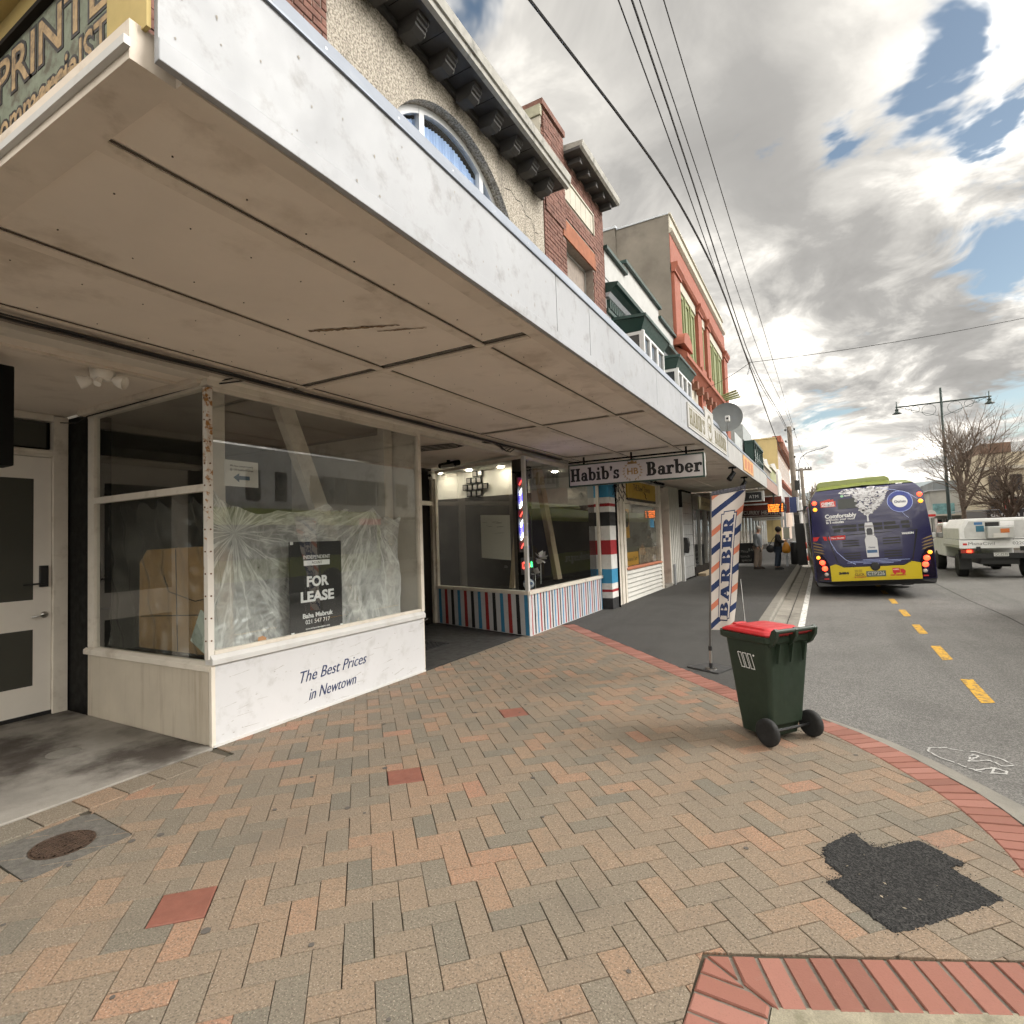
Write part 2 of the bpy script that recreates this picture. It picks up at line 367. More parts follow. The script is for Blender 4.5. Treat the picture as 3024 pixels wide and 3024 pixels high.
CORNE = mat('cornice_edge_paint', (.34, .33, .30), .7, .15, 6, dirt=(.08, .08, .07), dscale=4, damt=.8)
CURT = flat('blue_net_curtain', (.55, .66, .9), .9)
WINW = mat('window_white', (.62, .63, .64), .5, .06, 6)
DGREEN = mat('dark_green_paint', (.014, .042, .036), .4, .1, 5)
WHITEB = mat('white_weathered_wall', (.40, .40, .39), .7, .08, 3, .1, 20, dirt=(.38, .38, .37), dscale=2.5, damt=.6, streak=True)
GREYC = mat('grey_weathered_render', (.20, .178, .15), .95, .25, .7, .2, 20, dirt=(.12, .105, .09), dscale=.45, damt=.85)
ORANGE = mat('orange_paint', (.27, .08, .047), .7, .12, 3, .1, 20, dirt=(.30, .12, .08), dscale=2, damt=.6, streak=True)
SAGE = mat('sage_paint', (.20, .22, .10), .7, .1, 3)
CREAMB = mat('pale_cream_trim', (.45, .42, .35), .7, .08, 3)
OCHRE = mat('ochre_wall', (.45, .35, .17), .85, .15, .3, .1, 10, dirt=(.2, .16, .09), dscale=.35, damt=.8, streak=True)
BINGREEN = mat('bin_green_plastic', (.016, .028, .017), .5, .08, 5, .06, 300)
BINRED = mat('bin_red_plastic', (.42, .02, .024), .38, .08, 6, .04, 200)
RUBBER = mat('black_rubber', (.014, .014, .014), .75, .2, 12, .2, 80)
BLKPL = flat('black_plastic', (.012, .012, .013), .45)
NAVY = flat('bus_navy_wrap', (.016, .015, .066), .28, coat=.4)
LIME = flat('bus_lime_paint', (.175, .21, .03), .35, coat=.3)
YELLOW = flat('bus_yellow_bumper', (.60, .46, .015), .4)
LAMPR = flat('red_lamp_lit', (1, .05, .018), .3, emit=1.8)
LAMPO = flat('amber_lamp', (.95, .32, .03), .3, emit=.7)
LAMPW = flat('clear_lamp', (.5, .46, .42), .2)
TXTW = flat('white_lettering', (.78, .78, .78), .5)
TXTB = flat('black_lettering', (.01, .01, .011), .5)
TXTN = flat('navy_lettering', (.025, .04, .115), .5)
REDP = flat('red_print', (.55, .025, .022), .5)
BLUEP = flat('blue_print', (.02, .19, .48), .5)
GOLD = flat('gold_print', (.36, .22, .08), .5)
SIGNW = mat('sign_white', (.60, .57, .57), .4, .03, 3)
YELP = flat('yellow_print', (.55, .33, .03), .5)
ROADY = mat('worn_yellow_marking', (.60, .34, .03), .75, .12, 20, .2, 120, dirt=(.16, .12, .07), dscale=25, damt=1, dlo=.44)
ROADW = mat('worn_white_marking', (.70, .70, .67), .75, .1, 20, .2, 120, dirt=(.22, .21, .19), dscale=18, damt=1, dlo=.45)
WOODP = mat('raw_timber', (.42, .33, .22), .8, .15, 6)
BARK = mat('tree_bark', (.15, .115, .09), .9, .3, 8)
LED = flat('led_orange', (1, .2, .02), .4, emit=1.1)
SKIN = flat('skin', (.32, .17, .11), .6)
WIRE = flat('cable_black', (.012, .012, .012), .6)
# ------------------------------------------------------------------ ground, road, footpath
RZ = -0.10                                   # road level below the footpath
o = MB().add([(-900, -300, RZ-.03), (900, -300, RZ-.03), (900, 2500, RZ-.03), (-900, 2500, RZ-.03)], [(0, 1, 2, 3)]).build('ground', PATHM); struct(o); tag(o, 'dark ground reaching away to the horizon', 'ground')
o = MB().add([(-.46, -40, RZ), (10.4, -40, RZ), (10.4, 160, RZ), (9, 600, RZ), (1, 600, RZ), (-.46, 160, RZ)], [(0, 1, 2, 3, 4, 5)]).build('road', ROADM); struct(o); tag(o, 'worn grey chipseal street running away to the right of the shops', 'road')
# lines of the paved corner (metres on the ground, camera above 0,0)
SLOPE_A, SLOPE_B = Vector((-4.18, 9.16)), Vector((-.80, 5.58))    # near edge of the diagonal brick edging
arc_in = [(-.42, 5.34), (-.22, 5.17), (-.006, 4.96), (.13, 4.78), (.25, 4.61), (.34, 4.46), (.43, 4.30), (.51, 4.16), (.575, 4.0), (.625, 3.84), (.665, 3.68), (.695, 3.53), (.715, 3.36), (.72, 3.15), (.715, 2.9), (.70, 2.7)]
def offset(path, d):
    out = []
    for i, p in enumerate(path):
        a = Vector(path[max(i-1, 0)]); b = Vector(path[min(i+1, len(path)-1)]); t = (b-a).normalized()
        out.append((p[0]-t.y*d, p[1]+t.x*d))
    return out
arc_out = offset(arc_in, .22); arc_road = offset(arc_in, .52)
pave = struct(thing('brick_pavement', 'herringbone pavement of tan and orange concrete pavers in the foreground', 'pavement'))
# mortar bed below the pavers
bed = [(-4.32, -3), (.70, -3), (.70, 2.7)] + [tuple(p) for p in reversed(arc_in)] + [(-.80, 5.58), (-4.18, 9.16), (-4.4, 9.16)]
BEDM = mat('paver_joint_dirt', (.06, .05, .035), .95, .3, 12, .4, 60, dirt=(.045, .06, .02), dscale=3, damt=.7)
MB().prism(bed, -.09, -.010).build('bedding', BEDM, pave)
# clip helper: subject polygon clipped by a convex ccw polygon
def clip(subj, conv):
    out = list(subj)
    for i in range(len(conv)):
        a, b = conv[i], conv[(i+1) % len(conv)]; inp, out = out, []
        if not inp: return []
        def side(p): return (b[0]-a[0])*(p[1]-a[1])-(b[1]-a[1])*(p[0]-a[0])
        for j in range(len(inp)):
            p, q = inp[j-1], inp[j]; sp, sq = side(p), side(q)
            if (sp >= 0) != (sq >= 0):
                t = sp/(sp-sq); out.append((p[0]+(q[0]-p[0])*t, p[1]+(q[1]-p[1])*t))
            if sq >= 0: out.append(q)
    return out
def area(p): return .5*sum(p[i-1][0]*p[i][1]-p[i][0]*p[i-1][1] for i in range(len(p)))
def inset(poly, d):
    n = len(poly); c = (sum(p[0] for p in poly)/n, sum(p[1] for p in poly)/n); out = []
    for p in poly:
        v = Vector((c[0]-p[0], c[1]-p[1])); L = v.length or 1; out.append((p[0]+v.x/L*d*1.3, p[1]+v.y/L*d*1.3))
    return out
def piece(mb, poly, top, bot=-.03, ch=.0022):
    i = inset(poly, ch); n = len(poly); tz = [random.uniform(-.0006, .0006) for _ in range(3)]
    b = len(mb.v); f0 = len(mb.f)
    mb.v += [Vector((x, y, bot)) for x, y in poly]+[Vector((x, y, top-ch)) for x, y in poly]+[Vector((x, y, top)) for x, y in i]
    mb.f += [tuple(b+2*n+k for k in range(n))]
    for k in range(n):
        k2 = (k+1) % n
        mb.f += [(b+k, b+k2, b+n+k2, b+n+k), (b+n+k, b+n+k2, b+2*n+k2, b+2*n+k)]
    return len(mb.f)-f0
def set_tone(o, tones):
    a = o.data.attributes.new('tone', 'FLOAT', 'FACE'); a.data.foreach_set('value', tones)
region_main = [(-4.065, -.5), (-.485, -.5), (-.485, 2.235), (.70, 2.775)] + [tuple(p) for p in reversed(arc_in[:-1])] + [(-.80, 5.58), (-4.18, 9.16), (-4.33, 9.1), (-4.33, 2.76), (-4.065, 2.74), (-4.065, 1.76), (-3.975, 1.755), (-3.475, 1.725), (-3.49, 1.23), (-4.03, 1.24), (-4.03, 1.70), (-4.065, 1.70)]
w = .1175; TH = R(44.4); ct, sn = math.cos(TH), math.sin(TH); UO = Vector((-2.5945, 1.322))     # near corner of the first red tile
def uv2xy(u, v): return (UO.x+(u*ct-v*sn)*w, UO.y+(u*sn+v*ct)*w)
def xy2uv(x, y):
    dx, dy = (x-UO.x)/w, (y-UO.y)/w; return (dx*ct+dy*sn, -dx*sn+dy*ct)
red_cells = set(); reds = []
for cx, cy in ((-2.598, 1.488), (-2.583, 2.999), (-2.573, 4.447)):
    u, v = xy2uv(cx, cy); iu, iv = round(u-1), round(v-1); reds.append((iu, iv))
    for a in (0, 1):
        for b in (0, 1): red_cells.add((iu+a, iv+b))
PATCH = [(-.079, 3.218), (-.065, 3.076), (.001, 2.987), (-.066, 2.918), (.084, 2.746), (.166, 2.669), (.428, 2.929), (.58, 3.095), (.439, 3.275), (.502, 3.344), (.339, 3.49), (.179, 3.334), (.127, 3.326), (.057, 3.438)]
def inside(p, poly):
    c = False
    for i in range(len(poly)):
        (x1, y1), (x2, y2) = poly[i-1], poly[i]
        if (y1 > p[1]) != (y2 > p[1]) and p[0] < (x2-x1)*(p[1]-y1)/(y2-y1)+x1: c = not c
    return c
bricks = []
us = [xy2uv(x, y) for x in (-4.5, 1) for y in (-.6, 9.3)]
u0, u1 = int(min(a for a, b in us))-2, int(max(a for a, b in us))+2; v0, v1 = int(min(b for a, b in us))-2, int(max(b for a, b in us))+2
J = .012
for i in range(u0, u1):
    for j in range(v0, v1):
        k = (i-j) % 4
        cells = [(i, j), (i+1, j)] if k == 0 else [(i, j), (i, j+1)] if k == 3 else None
        if not cells: continue
        cells = [c for c in cells if c not in red_cells]
        if not cells: continue
        a0 = min(c[0] for c in cells); a1 = max(c[0] for c in cells)+1; b0 = min(c[1] for c in cells); b1 = max(c[1] for c in cells)+1
        jt = [random.uniform(.006, .026) for _ in range(4)]
        r = [uv2xy(a0+jt[0], b0+jt[1]), uv2xy(a1-jt[2], b0+jt[1]), uv2xy(a1-jt[2], b1-jt[3]), uv2xy(a0+jt[0], b1-jt[3])]
        cx, cy = sum(p[0] for p in r)/4, sum(p[1] for p in r)/4
        if not (-4.6 < cx < 1 and -.6 < cy < 9.4): continue
        poly = clip(region_main, r)
        if len(poly) < 3 or abs(area(poly)) < 2e-4: continue
        # clean doubles
        q = [p for n_, p in enumerate(poly) if (Vector(p)-Vector(poly[n_-1])).length > 1e-3]
        if len(q) < 3: continue
        if area(q) < 0: q.reverse()
        bricks.append((math.hypot(cx, cy), q))
bricks.sort(key=lambda b: b[0])
def seen(q):
    x = sum(p[0] for p in q)/len(q); y = sum(p[1] for p in q)/len(q); d = Vector((x, y, -1.6)); f = d.dot(CF)
    return f > .1 and abs(d.dot(CR)/f) < .96 and abs(d.dot(CU)/f) < .96
rest = MB(); rt = []; n_ind = 0
for d_, q in bricks:
    tone = min(.93, max(.02, random.gauss(.42, .2))); top = random.uniform(-.0015, .0015)
    if n_ind < 296 and seen(q):
        mb = MB(); nf = piece(mb, q, top); o = mb.build('paver', PAVER, pave); set_tone(o, [tone]*nf); n_ind += 1
    else:
        rt += [tone]*piece(rest, q, top)
o = rest.build('paver_field', PAVER, pave); set_tone(o, rt); o['kind'] = 'stuff'
REDTILE = mat('red_tile', (.20, .078, .054), .75, .12, 10, .15, 150, dirt=(.25, .10, .07), dscale=9, damt=.5, fine=.12)
for iu, iv in reds:
    q = [uv2xy(iu+.04, iv+.04), uv2xy(iu+1.96, iv+.04), uv2xy(iu+1.96, iv+1.96), uv2xy(iu+.04, iv+1.96)]
    mb = MB(); piece(mb, q, .001, ch=.004); o = mb.build('square_tile', REDTILE, pave)
# soldier row of pavers against the concrete doorway slab
sold = MB(); stn = []
y = -.3
while y < 2.62:
    L = .235*random.uniform(.95, 1.0); xo = -.02*math.sin(y*3)
    if not (1.23 < y+.1 < 1.83 and False):
        q = [(-4.315, y), (-4.078, y), (-4.078, y+L-.008), (-4.315, y+L-.008)]
        mb = MB(); nf = piece(mb, q, .002); ob = mb.build('paver', PAVER, pave); set_tone(ob, [random.choice((.12, .3, .5, .66))]*nf)
    y += L
# red brick edging: along the diagonal and round the bulb of the kerb
edge = struct(thing('brick_edging', 'row of red bricks edging the pavement beside kerb and asphalt', 'edging'))
def run(path_in, width, mod=.082, joint=.010, z=.003, parent=edge, skip=None):
    L = [0]
    for a, b in zip(path_in, path_in[1:]): L.append(L[-1]+(Vector(b)-Vector(a)).length)
    def at(s):
        for i in range(len(path_in)-1):
            if s <= L[i+1] or i == len(path_in)-2:
                a, b = Vector(path_in[i]), Vector(path_in[i+1]); t = (b-a).normalized(); return a+t*(s-L[i]), t
    s = 0
    while s+mod <= L[-1]+.001:
        p, t = at(s+joint/2); p2, t2 = at(s+mod-joint/2); nrm = Vector((-t.y, t.x)); nr2 = Vector((-t2.y, t2.x)); w1 = width+random.uniform(-.006, .006)
        q = [tuple(p), tuple(p2), tuple(p2+nr2*w1), tuple(p+nrm*w1)]
        if area(q) < 0: q.reverse()
        mb = MB(); nf = piece(mb, q, z+random.uniform(-.002, .002), ch=.005); o = mb.build('brick', REDBRICK, parent); set_tone(o, [min(1, max(0, random.gauss(.5, .25)))]*nf)
        s += mod
MORT2 = mat('edging_mortar', (.17, .15, .125), .95, .2, 20, .4, 80)
dg = (SLOPE_B-SLOPE_A).normalized(); dn = Vector((-dg.y, dg.x))
run([tuple(SLOPE_A), tuple(SLOPE_B)], .235)
MB().prism([tuple(SLOPE_A), tuple(SLOPE_B), tuple(SLOPE_B+dn*.235), tuple(SLOPE_A+dn*.235)], -.08, -.006).build('mortar_bed', MORT2, edge)
arc_full = [(-.80, 5.58)]+arc_in
run(arc_full, .22, mod=.086)
af_out = offset(arc_full, .225)
for i in range(len(arc_full)-1):
    MB().prism([arc_full[i], arc_full[i+1], af_out[i+1], af_out[i]], -.08, -.006).build('mortar_bed', MORT2, edge)
# concrete kerb falling to the road round the bulb
kb = MB(); kr = offset(arc_full, .50); km = offset(arc_full, .24)
kb.sheet([[(x, y, .0) for x, y in af_out], [(x, y, -.006) for x, y in km], [(x, y, RZ*.55) for x, y in offset(arc_full, .36)], [(x, y, RZ+.006) for x, y in kr], [(x, y, RZ-.05) for x, y in offset(arc_full, .505)]])
struct(tag(kb.build('bulb_kerb', KERBC, smooth=True), 'smooth grey concrete kerb sloping to the road round the brick corner', 'kerb'))
# lower right: red brick surround of a concrete pad
surr = struct(thing('brick_surround', 'wide jointed red bricks framing the concrete pad in the near corner', 'edging'))
A, B2 = Vector((-.47, 2.217)), Vector((.72, 2.775)); C, D2 = Vector((-.236, 2.085)), Vector((.70, 2.52))
t = (B2-A).normalized(); nn = Vector((t.y, -t.x)); Wd = .235; mod = .0925
corner = C
def quad_brick(q):
    if area(q) < 0: q = list(reversed(q))
    mb = MB(); nf = piece(mb, q, .004+random.uniform(-.002, .002), ch=.006); ob = mb.build('brick', REDBRICK, surr); set_tone(ob, [min(1, max(0, random.gauss(.45, .2)))]*nf)
# mitred bricks at the corner, then square ones along both arms
def arm(origin, tdir, inn, first, count, sh):
    # clip each brick against the mitre line through A and C
    for k in range(count):
        a = origin+tdir*(k*mod+.006); b = origin+tdir*((k+1)*mod-.008)
        q = [tuple(a), tuple(b), tuple(b+inn*Wd), tuple(a+inn*Wd)]
        if area(q) < 0: q.reverse()
        m = (C-A).normalized(); m0 = A+Vector((m.y, -m.x))*.006*sh*-1
        far = A+tdir*3
        half = [tuple(A+m*3), tuple(A-m*3), tuple(far-m*3), tuple(far+m*3)]
        if area(half) < 0: half.reverse()
        off = tdir*.007
        half = [(p[0]+off.x, p[1]+off.y) for p in half]
        q = clip(q, half)
        q = [p for n_, p in enumerate(q) if (Vector(p)-Vector(q[n_-1])).length > 2e-3]
        if len(q) >= 3 and abs(area(q)) > 3e-4: quad_brick(q)
arm(A, t, nn, 0, 14, 1)
t2 = Vector((-.035, -1)).normalized(); n2 = Vector((1, -.035)).normalized()
arm(A, t2, n2, 0, 14, -1)
MB().prism([tuple(A-t2*0), tuple(A+t2*1.3), tuple(A+t2*1.3+n2*Wd), tuple(C), tuple(C+t*.95), tuple(A+t*1.2)], -.08, -.004).build('mortar_bed', MORT2, surr)
o = MB().prism([tuple(C+Vector((.004, -.004))), tuple(A+t2*1.3+n2*(Wd+.004)), (1.1, .9), (1.1, 2.68), tuple(C+t*.98+Vector((0, -.004)))], -.08, .001).build('concrete_pad', PADC); struct(tag(o, 'pale lichen-spotted concrete pad inside the red brick surround', 'pad'))
# asphalt footpath, kerb stones, channel
fp = [(-4.32, 9.45), tuple(SLOPE_A+dn*.24), tuple(SLOPE_B+dn*.24+dg*.0), (-.95, 5.98), (-.98, 6.6), (-1.07, 7.2), (-1.07, 140), (-4.6, 140), (-4.6, 9.45)]
fp = [tuple(SLOPE_A+dn*.238), tuple(SLOPE_B+dn*.238-dg*.02), (-.80, 6.3), (-1.02, 7.4), (-1.07, 8.2), (-1.07, 140), (-5.2, 140), (-5.2, 9.45)]
o = MB().prism(fp, -.09, 0).build('footpath', PATHM); struct(tag(o, 'dark smooth asphalt footpath under the canopies beyond the brick edging', 'footpath'))
kerb = struct(thing('kerb', 'worn concrete kerb stones along the asphalt footpath', 'kerb', (-1, 8, 0)))
y = 8.2; ln = [1.5, 1.9, 2.2, 2.5]; i = 0
while y < 120:
    L = 2.4 if y > 13 else (1.3, 1.7, 1.9)[i % 3]; i += 1
    if y > 40: L = 20
    m = MB(); x0, x1 = -1.066, -.90+random.uniform(-.006, .006)
    m.loft([[(x0, yy, -.15), (x1+.03, yy, -.15), (x1+.02, yy, -.02), (x1-.01, yy, .004), (x0, yy, .006)] for yy in (y+.006, y+L-.006)])
    m.build('kerb_stone', KERBC, kerb); y += L
ch = MB().sheet([[(-.89, y, RZ+.012) for y in (8.2, 20, 60, 120)], [(-.68, y, RZ-.004) for y in (8.2, 20, 60, 120)], [(-.46, y, RZ+.004) for y in (8.2, 20, 60, 120)]])
o = ch.build('gutter_channel', CONC); struct(tag(o, 'concrete gutter channel between kerb stones and white line', 'gutter'))
MB().box(-.652, -.640, 8.2, 120, RZ+.001, RZ+.0045).build('gutter_seam', mat('tar_seam', (.03, .028, .025), .9), o)
# broken concrete transition behind the bin
tr = MB().sheet([[(-1.02, 7.4, -.0), (-1.07, 8.2, -.0)], [(-.86, 7.2, -.03), (-.89, 8.2, RZ+.0)], [(-.50, 6.9, RZ+.012), (-.46, 8.2, RZ+.008)]])
tr.add([(-.80, 6.3, .001), (-.62, 5.9, -.05), (-.42, 6.0, RZ+.01), (-.50, 6.9, RZ+.012), (-.86, 7.2, -.03), (-1.02, 7.4, .001)], [(0, 1, 2, 3, 4, 5)])
tr.add([(-.80, 5.83, 0), (-.62, 5.7, -.03), (-.62, 5.9, -.05), (-.80, 6.3, .001)], [(0, 1, 2, 3)])
struct(tag(tr.build('kerb_ramp', CONC), 'cracked concrete ramp at the end of the kerb behind the bin', 'ramp'))
# footpath on the far side
o = MB().box(10.4, 30, -40, 160, -.2, .02).build('far_footpath', CONC); struct(tag(o, 'concrete footpath on the far side of the street', 'footpath'))
# road markings
mk = MB(); yl = struct(thing('yellow_lane_line', 'broken yellow line painted on the street behind the bus', 'marking'))
y = 6.72
while y < 60:
    x = 1.275+(random.uniform(-.01, .01)) - max(0, y-13)*.004
    m = MB(); m.add([(x-.06, y, RZ+.004), (x+.055, y+.06, RZ+.004), (x+.06, y+.98, RZ+.004), (x-.055, y+.94, RZ+.004)], [(0, 1, 2, 3)])
    m.build('dash', ROADY, yl); y += 1.93
y = 4.79
m = MB().add([(1.24, 4.6, RZ+.004), (1.355, 4.66, RZ+.004), (1.36, 5.6, RZ+.004), (1.245, 5.55, RZ+.004)], [(0, 1, 2, 3)])
wl = struct(thing('white_edge_line', 'white ribbed line painted along the gutter channel', 'marking')); y = 6.3
wr = MB()
while y < 70:
    L = .21; x0 = -.458 - .0014*max(0, y-8); b = [(x0, y, RZ+.0), (x0+.10, y, RZ+.0), (x0+.10, y+L, RZ+.0), (x0, y+L, RZ+.0)]
    if y < 40: mm = MB().box(x0, x0+.10, y, y+L-.012, RZ-.002, RZ+.009); mm.build('rib', ROADW, wl)
    else: wr.box(x0, x0+.10, y, y+L-.012, RZ-.002, RZ+.009)
    y += L+.004
wr.build('rib_run', ROADW, wl)['kind'] = 'stuff'
sp = MB(); sprayed = [[(.60, 5.18), (.62, 5.25), (.70, 5.285), (.90, 5.283), (1.02, 5.2), (1.07, 5.11)], [(.60, 5.17), (.64, 5.08), (.78, 4.93), (.86, 4.87)], [(.84, 5.1), (.90, 5.2), (.86, 5.22), (.82, 5.06), (.95, 5.14), (1.0, 5.05), (1.08, 5.1)], [(.82, 4.9), (.95, 5.0), (.9, 4.88), (.98, 4.9), (1.0, 4.96), (.92, 5.0)]]
for st in sprayed:
    fine_ = []
    for a, b in zip(st, st[1:]): fine_ += [(Vector(a).lerp(Vector(b), k/7)+Vector((random.gauss(0, .003), random.gauss(0, .004)))) for k in range(7)]
    for a, b in zip(fine_, fine_[1:]):
        if random.random() < .12: continue
        a, b = Vector(a), Vector(b); tt = (b-a).normalized(); nv = Vector((-tt.y, tt.x))*.010; a -= tt*.006; b += tt*.006; z = RZ+.004+random.uniform(0, .002)
        nv *= random.uniform(.45, .8); sp.add([(*(a-nv), z), (*(b-nv), z), (*(b+nv), z), (*(a+nv), z)], [(0, 1, 2, 3)])
tag(sp.build('spray_mark', mat('faint_spray', (.46, .455, .44), .8, .1, 20, .2, 120, dirt=(.17, .165, .155), dscale=30, damt=1.0)), 'sprayed white squiggle on the road near the kerb', 'marking')
# seams in the road
sm = MB(); pts = [(2.70, 9), (2.74, 11), (2.77, 12.9), (2.69, 15.5), (2.69, 20), (2.66, 30), (2.6, 60)]
for a, b in zip(pts, pts[1:]): sm.add([(a[0]-.012, a[1], RZ+.003), (a[0]+.012, a[1], RZ+.003), (b[0]+.012, b[1], RZ+.003), (b[0]-.012, b[1], RZ+.003)], [(0, 1, 2, 3)])
struct(tag(sm.build('road_seam', mat('tar_seam', (.03, .028, .025), .9)), 'dark tar seam along the middle of the road', 'seam'))
# asphalt patch in the pavers
random.seed(33); rag = []
for (ax_, ay_), (bx2, by2) in zip(PATCH, PATCH[1:]+PATCH[:1]):
    n_ = max(2, int(math.hypot(bx2-ax_, by2-ay_)/.012))
    for k in range(n_): rag.append((ax_+(bx2-ax_)*k/n_+random.gauss(0, .0035), ay_+(by2-ay_)*k/n_+random.gauss(0, .0035)))
_pc = (.25, 3.08)
def _sh(f): return [(_pc[0]+(x-_pc[0])*f, _pc[1]+(y-_pc[1])*f) for x, y in rag]
nr = len(rag); pv = [(x, y, .0005) for x, y in _sh(1.015)]+[(x, y, .0045) for x, y in _sh(.985)]
pm = MB().add(pv, [(i, (i+1) % nr, nr+(i+1) % nr, nr+i) for i in range(nr)]+[tuple(range(nr, 2*nr))])
struct(tag(pm.build('asphalt_patch', PATCHM), 'rough black asphalt patch filling a gap in the pavers', 'patch'))
pb = MB()
random.seed(3)
for _ in range(1500):
    x, y = random.uniform(-.08, .6), random.uniform(2.66, 3.5)
    if _ % 4 == 0:
        i_ = random.randrange(len(PATCH)); p_ = Vector(PATCH[i_-1]).lerp(Vector(PATCH[i_]), random.random()); x, y = p_.x+random.gauss(0, .016), p_.y+random.gauss(0, .016)
    elif not inside((x, y), PATCH): continue
    s = random.uniform(.002, .006); a = random.random()*6.3; h = random.uniform(.000, .003)
    pb.add([(x+s*math.cos(a+q), y+s*math.sin(a+q), .004) for q in (0, 2.1, 4.2)]+[(x, y, h+.005)], [(0, 1, 3), (1, 2, 3), (2, 0, 3)])
tag(pb.build('asphalt_chips', PATCHM), 'loose black stone chips on the asphalt patch', 'chips', kind='stuff')
# leaf litter and gum spots
lit = MB()
for _ in range(120):
    r_ = random.random()
    if r_ < .10: x, y, z = random.uniform(.0, .5), random.uniform(2.8, 3.4), .010
    elif r_ < .75: x, y, z = random.uniform(-4.1, .5), random.uniform(1.2, 7), .0035
    else: x, y, z = random.uniform(-3.9, -1.3), random.uniform(8, 14), .004
    if not inside((x, y), region_main) and r_ < .75: continue
    s = random.uniform(.004, .012); a = random.random()*6.3
    lit.add([(x+s*math.cos(a), y+s*math.sin(a), z), (x+s*.5*math.cos(a+1.5), y+s*.5*math.sin(a+1.5), z+.002), (x-s*math.cos(a), y-s*math.sin(a), z), (x+s*.4*math.cos(a-1.5), y+s*.4*math.sin(a-1.5), z+.001)], [(0, 1, 2, 3)])
tag(lit.build('litter', mat('pale_litter', (.26, .22, .16), .9, .5, 30)), 'tiny scraps and dry leaf bits scattered on the paving', 'litter', kind='stuff')
gum = MB()
for _ in range(60):
    x, y = random.uniform(-4, .4), random.uniform(1.0, 6.5)
    if not inside((x, y), region_main): continue
    r_ = random.uniform(.008, .02); gum.cyl((x, y, .0012), r_, .002, n=9)
tag(gum.build('gum_spots', mat('old_gum', (.09, .08, .07), .9)), 'dark old chewing gum spots trodden onto pavers', 'stains', kind='stuff')
# concrete doorway slab and round cover in it
o = MB().prism([(-4.322, -1.2), (-4.322, 2.72), (-4.34, 2.735), (-7.0, 2.735), (-7.0, -1.2)], -.08, .012).build('doorway_slab', THRESH, bevel=.006); struct(tag(o, 'stained concrete slab in front of the recessed white door', 'slab'))
MB().lathe((-5.35, 2.14, .012), [(.115, 0), (.115, .003), (.10, .004), (.095, .002), (0, .002)], 24).build('inspection_lid', KERBC, o)
# square concrete surround with iron lid
dc = thing('drain_cover', 'round rusty iron lid set in a square of rough concrete beside the doorway slab', 'drain cover', (-3.68, 1.56, 0))
MB().prism([(-4.025, 1.25), (-3.495, 1.24), (-3.48, 1.718), (-3.98, 1.748), (-4.025, 1.70)], -.06, -.001).build('surround', mat('rough_surround', (.13, .12, .105), .95, .3, 25, .6, 45, dirt=(.07, .065, .05), dscale=14, damt=.7, fine=.5), dc)
IRON = mat('rusty_iron', (.055, .034, .023), .6, .3, 20, .3, 90)
lidc = (-3.73, 1.49)
MB().lathe((*lidc, 0), [(.148, -.004), (.148, .003), (.138, .003), (.136, -.001), (0, -.001)], 36).build('lid', IRON, dc)
for k in range(-4, 5):
    hw = math.sqrt(.135**2-(k*.028)**2)
    box('rib', IRON, dc, lidc[0]+k*.028-.005, lidc[0]+k*.028+.005, lidc[1]-hw, lidc[1]+hw, -.002, .008)
for k in range(-3, 4):
    hw = math.sqrt(.135**2-(k*.036)**2)
    box('rib', IRON, dc, lidc[0]-hw, lidc[0]+hw, lidc[1]+k*.036-.0025, lidc[1]+k*.036+.0025, -.002, .006)
text('DCM', .06, IRON, dc, rel(dc, frame((*lidc, .004), (1, .1, 0), (-.1, 1, 0))), bold=.002)
# ------------------------------------------------------------------ the empty shop on the left: shop front, recess, upper storey
FX = -4.34                                     # plane of the shop window
shop = thing('corner_shop', 'empty corner shop with big plastic-draped window and roughcast upper wall', 'shop', (FX, 4, 0))
# white stall riser below the window
rs = box('riser', RISERW, shop, FX-.06, FX, 2.755, 5.44, .02, .655)
SCUFF = mat('scuff_grey', (.30, .28, .25), .8)
random.seed(11)
sc = MB()
for _ in range(90):
    y, z = random.uniform(2.8, 5.4), random.uniform(.03, .6); L = random.choice((.01, .015, .02, .12, .18)); h = random.uniform(.002, .006)
    if L > .1: h *= .4
    dz_ = L*random.uniform(-.05, .25); sc.add([(FX+.0015, y, z), (FX+.0015, y+L, z+dz_), (FX+.0015, y+L*.9, z+dz_+h), (FX+.0015, y+.2*L, z+h)], [(0, 1, 2, 3)])
sc.build('scuff_marks', SCUFF, rs)
box('skirting_bead', WHITE, shop, FX-.05, FX+.012, 2.74, 5.45, .0, .02)
text('The Best Prices', .155, TXTN, shop, rel(shop, frame((FX+.003, 4.0, .355), (0, 1, .015), (0, 0, 1))), bold=-.0012, shear=.36, width=.86)
text('in Newtown', .155, TXTN, shop, rel(shop, frame((FX+.003, 3.985, .175), (0, 1, .02), (0, 0, 1))), bold=-.0012, shear=.36, width=.61)
sill = MB().slab([(FX-.07, .655), (FX+.028, .655), (FX+.03, .70), (FX+.0, .735), (FX-.07, .735)], 1, 2.72, 5.45).build('sill', WHITE, shop, bevel=.004)
